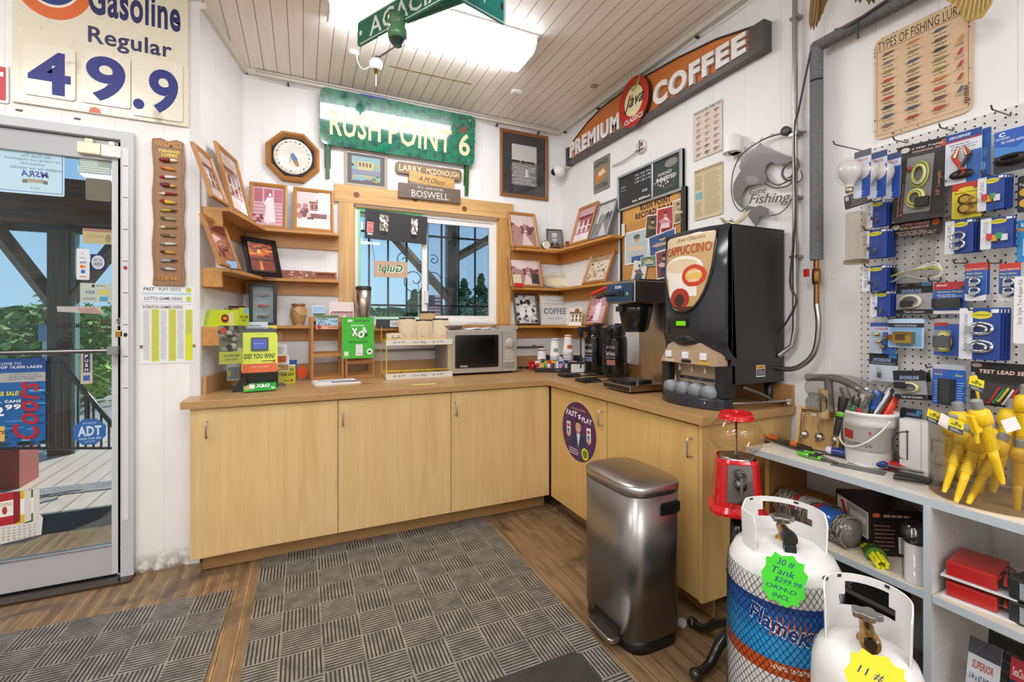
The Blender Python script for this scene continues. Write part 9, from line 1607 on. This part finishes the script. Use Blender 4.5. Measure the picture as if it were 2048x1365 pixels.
# propane tanks
def tank(x, y, R, zs, zc2, label, rz_, big):
    t = T('propane_tank', label, 'propane tank', (x, y, 0), rz_, None); W1 = 'e6e4e0'
    prof = [(R*.6, .0), (R*.62, .03), (R*.9, .05), (R, .09)]; cols = [W1, W1, W1]
    if big:
        bands = [(z_+.062, c_) for z_, c_ in [(.10, W1), (.235, W1), (.245, 'c8551f'), (.275, 'd8662a'), (.285, '1f8ac8'), (.34, '2a9ad8'), (.38, '2a86cc'), (.42, '1f6ab8'), (.44, '1c4f9c'), (.448, W1)]]
        for z, c in bands: prof.append((R, z)); cols.append(c)
        cols = [W1]*3+[W1, W1, 'c8551f', 'c8551f', '2a94d4', '2f9cdc', '2a86cc', '1f62b0', '1b4a98', W1]
    prof += [(R, zs-.10), (R*.97, zs-.06), (R*.86, zs-.025), (R*.6, zs-.004), (R*.3, zs+.004), (.001, zs+.006)]; cols = cols[:len(prof)-1]+[W1]*(len(prof)-1-len(cols))
    MB().lathe(prof, 56, 'gloss', cols).build('tank_body', t)
    # collar: two guards with a hand hole and open front
    rc = R*.74; m = MB(); n = 48; h = zc2-zs+.02
    def guard(a0, a1, hole=True, hm=6):
        k = 20; v = []; fr = (0, .12, .22, .42, .62, .86, 1)
        for i in range(k+1):
            a_ = a0+(a1-a0)*i/k
            e_ = min(1, .5+min(i, k-i)/4)
            for f_ in fr: z = zs-.02+h*f_*(.55+.45*e_ if f_ == 1 else (.55+.45*e_)); rr = rc*(1+.03*f_); v.append((rr*math.cos(a_), rr*math.sin(a_), z))
        nf = len(fr); fs = []
        for i in range(k):
            for j in range(nf-1):
                if hole and j in (3, 4) and (hm if j == 3 else hm+1) <= i <= (k-1-hm if j == 3 else k-2-hm): continue
                fs.append((i*nf+j, (i+1)*nf+j, (i+1)*nf+j+1, i*nf+j+1))
        m.add(v, fs, 'satin', 'ecebe8', True); v2 = [(x_*.965, y_*.965, z_) for x_, y_, z_ in v]; m.add(v2, [tuple(reversed(q_)) for q_ in fs], 'satin', 'e0dedb', True)
        top_ = [i*nf+nf-1 for i in range(k+1)];
        for a_, b_ in zip(top_, top_[1:]): m.add([v[a_], v[b_], v2[b_], v2[a_]], [(0, 1, 2, 3)], 'satin', 'f0efec')
        for e_ in (0, k): m.add([v[e_*nf+j] for j in range(nf)]+[v2[e_*nf+j] for j in range(nf-1, -1, -1)], [tuple(range(2*nf))], 'satin', 'ecebe8')
    if big: guard(-.08*PI, .86*PI, True, 5); guard(-.99*PI, -.80*PI, False)
    else: guard(-.13*PI, 1.06*PI, True, 6)
    m.build('collar', t)
    MB().lathe([(.022, zs), (.02, zs+.012), (.012, zs+.014), (.012, zs+.04)], 16, 'metal', 'b08a4a').build('valve_stem', t); MB().lathe([(.011, -.05), (.013, -.03), (.016, -.01), (.014, .02)], 14, 'metal', 'b08a4a', (0, 0, zs+.038), axis='y').lathe([(.02, -.075), (.023, -.06), (.02, -.04)], 14, 'satin' if big else 'metal', '1c1c1c' if big else 'b8924a', (0, 0, zs+.036), axis='y', caps=big).build('valve_outlet', t)
    if not big: MB().lathe([(.013, -.073), (.012, -.05), (.001, -.05)], 14, 'satin', '2a1c10', (0, 0, zs+.036), axis='y').build('valve_bore', t)
    else: MB().box(-.016, .016, -.078, -.05, zs-.01, zs+.02, 'satin', '1b1b1c').build('outlet_cap_tag', t, bevel=.003)
    k = 24; hd = MB(); hd.extz([((.030+.005*math.cos(5*2*PI*i/30))*math.cos(2*PI*i/30), (.022+.004*math.cos(5*2*PI*i/30))*math.sin(2*PI*i/30)) for i in range(30)], zs+.062, zs+.078, 'metal', 'a4a29e', True); hd.cyl(.008, zs+.04, zs+.062, n=10, mat='metal', col='8a8884'); hd.build('hand_wheel', t, bevel=.003)
    for a_ in (.3*PI, .7*PI, .88*PI): MB().tube([((rc*1.03)*math.cos(a_+s_*.12), (rc*1.03)*math.sin(a_+s_*.12), zc2-.006) for s_ in (-.5, 0, .5)], .006, 6, 'satin', '1a1a1a').build('rubber_pad', t)
    return t
T1 = tank(1.372, .953, .157, .625, .72, 'large white propane tank with a blue and orange label under black netting', -YAW-.25, True)
R1 = .157
m = MB(); nh = 58; z0_, z1_ = .03, .545
for s in (-1, 1):
    for k in range(nh):
        a0 = 2*PI*k/nh; pts = []
        for i in range(23):
            f_ = i/22; z = .06+f_*(.565-.06); rr = R1+.0018 if z < .525 else R1+.0018-(z-.525)*.10; an = a0+s*f_*2.1; pts.append((rr*math.cos(an), rr*math.sin(an), z))
        m.tube(pts, .0008, 3, 'satin', '1a1d24')
m.build('netting', T1)
def wrap(m_, vv, ff, a0, a1, z0, z1, col, R=R1+.0008, slant=0): m_.add([((R)*math.cos(a0+(a1-a0)*a_), R*math.sin(a0+(a1-a0)*a_), z0+(z1-z0)*b_+slant*a_) for a_, b_ in vv], ff, 'satin', col)
m = MB(); AC = -1.857
for s_, z0, z1, sl, a0, a1 in (('Flame', .435, .49, -.035, AC-.58, AC+.25), ('King', .385, .44, -.0, AC+.22, AC+.95)):
    vv, ff = glyphs(s_, .06, .3, 3); wrap(m, vv, ff, a0, a1, z0, z1, 'e8ecf2', R1+.0006, sl); vv, ff = glyphs(s_, .02, .3, 3); wrap(m, vv, ff, a0+.01, a1-.01, z0+.003, z1-.003, '1b3f86', R1+.0012, sl)
sq = [(0, 0), (1, 0), (1, 1), (0, 1)]; vv, ff = glyphs('100% INSPECTED', .03, .2, 2); wrap(m, vv, ff, AC-.2, AC+.8, .316, .33, 'f0e0d0')
for i in range(9): c_ = AC-.2+.09*i; h_ = (.05, .07, .08, .06, .075, .06, .08, .06, .05)[i]; wrap(m, [(0, 0), (1, 0), (.5, 1)], [(0, 1, 2)], c_, c_+.05, .43-.02*abs(i-4)/4, .43+h_*.7, 'd8602a', R1+.0005)
wrap(m, [(0, 1), (.5, 0), (1, 1)], [(0, 1, 2)], AC-.15, AC+.75, .35, .42, 'd8602a', R1+.0004); m.build('label_print', T1)
T2 = tank(1.277, .668, .117, .515, .64, 'smaller plain white propane tank with a brass valve at the bottom edge', -YAW-.55, False)
a = MB()
def burst(W_, H_, n, seed):
    q = random.Random(seed); P_ = []
    for i in range(n): a_ = 2*PI*i/n; k = 1 if i % 2 else .86; P_.append((W_/2*k*math.copysign(abs(math.cos(a_))**.7, math.cos(a_)), H_/2+H_/2*k*math.copysign(abs(math.sin(a_))**.7, math.sin(a_))))
    return P_
def tag(par, W_, H_, col, lines, label, cx, cy, dd, tilt, lean):
    r_ = ray(cx, cy); p = Vector((r_[0]*dd, r_[1]*dd, EYE+r_[2]*dd)); t = T('price_tag', label, 'price tag', tuple(p), -math.atan2(p.x, p.y), 'handwritten tank price tags', -lean, tilt); MB().prism(burst(W_, H_, 22, 1), -.0008, 0, 'paper', col).build('card', t); a = Art(W_, H_, -.001)
    for i, (s_, x0, x1, y0, y1) in enumerate(lines): a.t(s_, x0, y0, x1, y1, '1c3a8a', -.0, .25)
    a.build('handwriting', t)
tag(T1, .112, .150, '4fe83a', [('30 #', .3, .68, .12, .25), ('Tank', .22, .72, .3, .42), ('$299.99', .3, .88, .47, .58), ('ORM-D', .14, .8, .64, .72), ('INCL.', .3, .7, .78, .87)], 'bright green starburst price tag reading 30 # Tank on the large propane tank', 1560, 1212, 1.272, .12, .0)
tag(T2, .105, .12, 'f2ea3a', [('11 #', .2, .6, .3, .44), ('Tank', .38, .85, .58, .78)], 'yellow starburst price tag reading 11 # Tank on the smaller propane tank', 1745, 1436, .905, .1, .25)
top(MB().extz(rrect(-.03, .03, -.02, .02, .008), 0, .002, 'paper', 'd8d8d8'), 'litter_scrap', 'pale scrap of paper lying on the wooden floor under the cabinet end', 'litter', (1.50, 1.50, .0), .4)
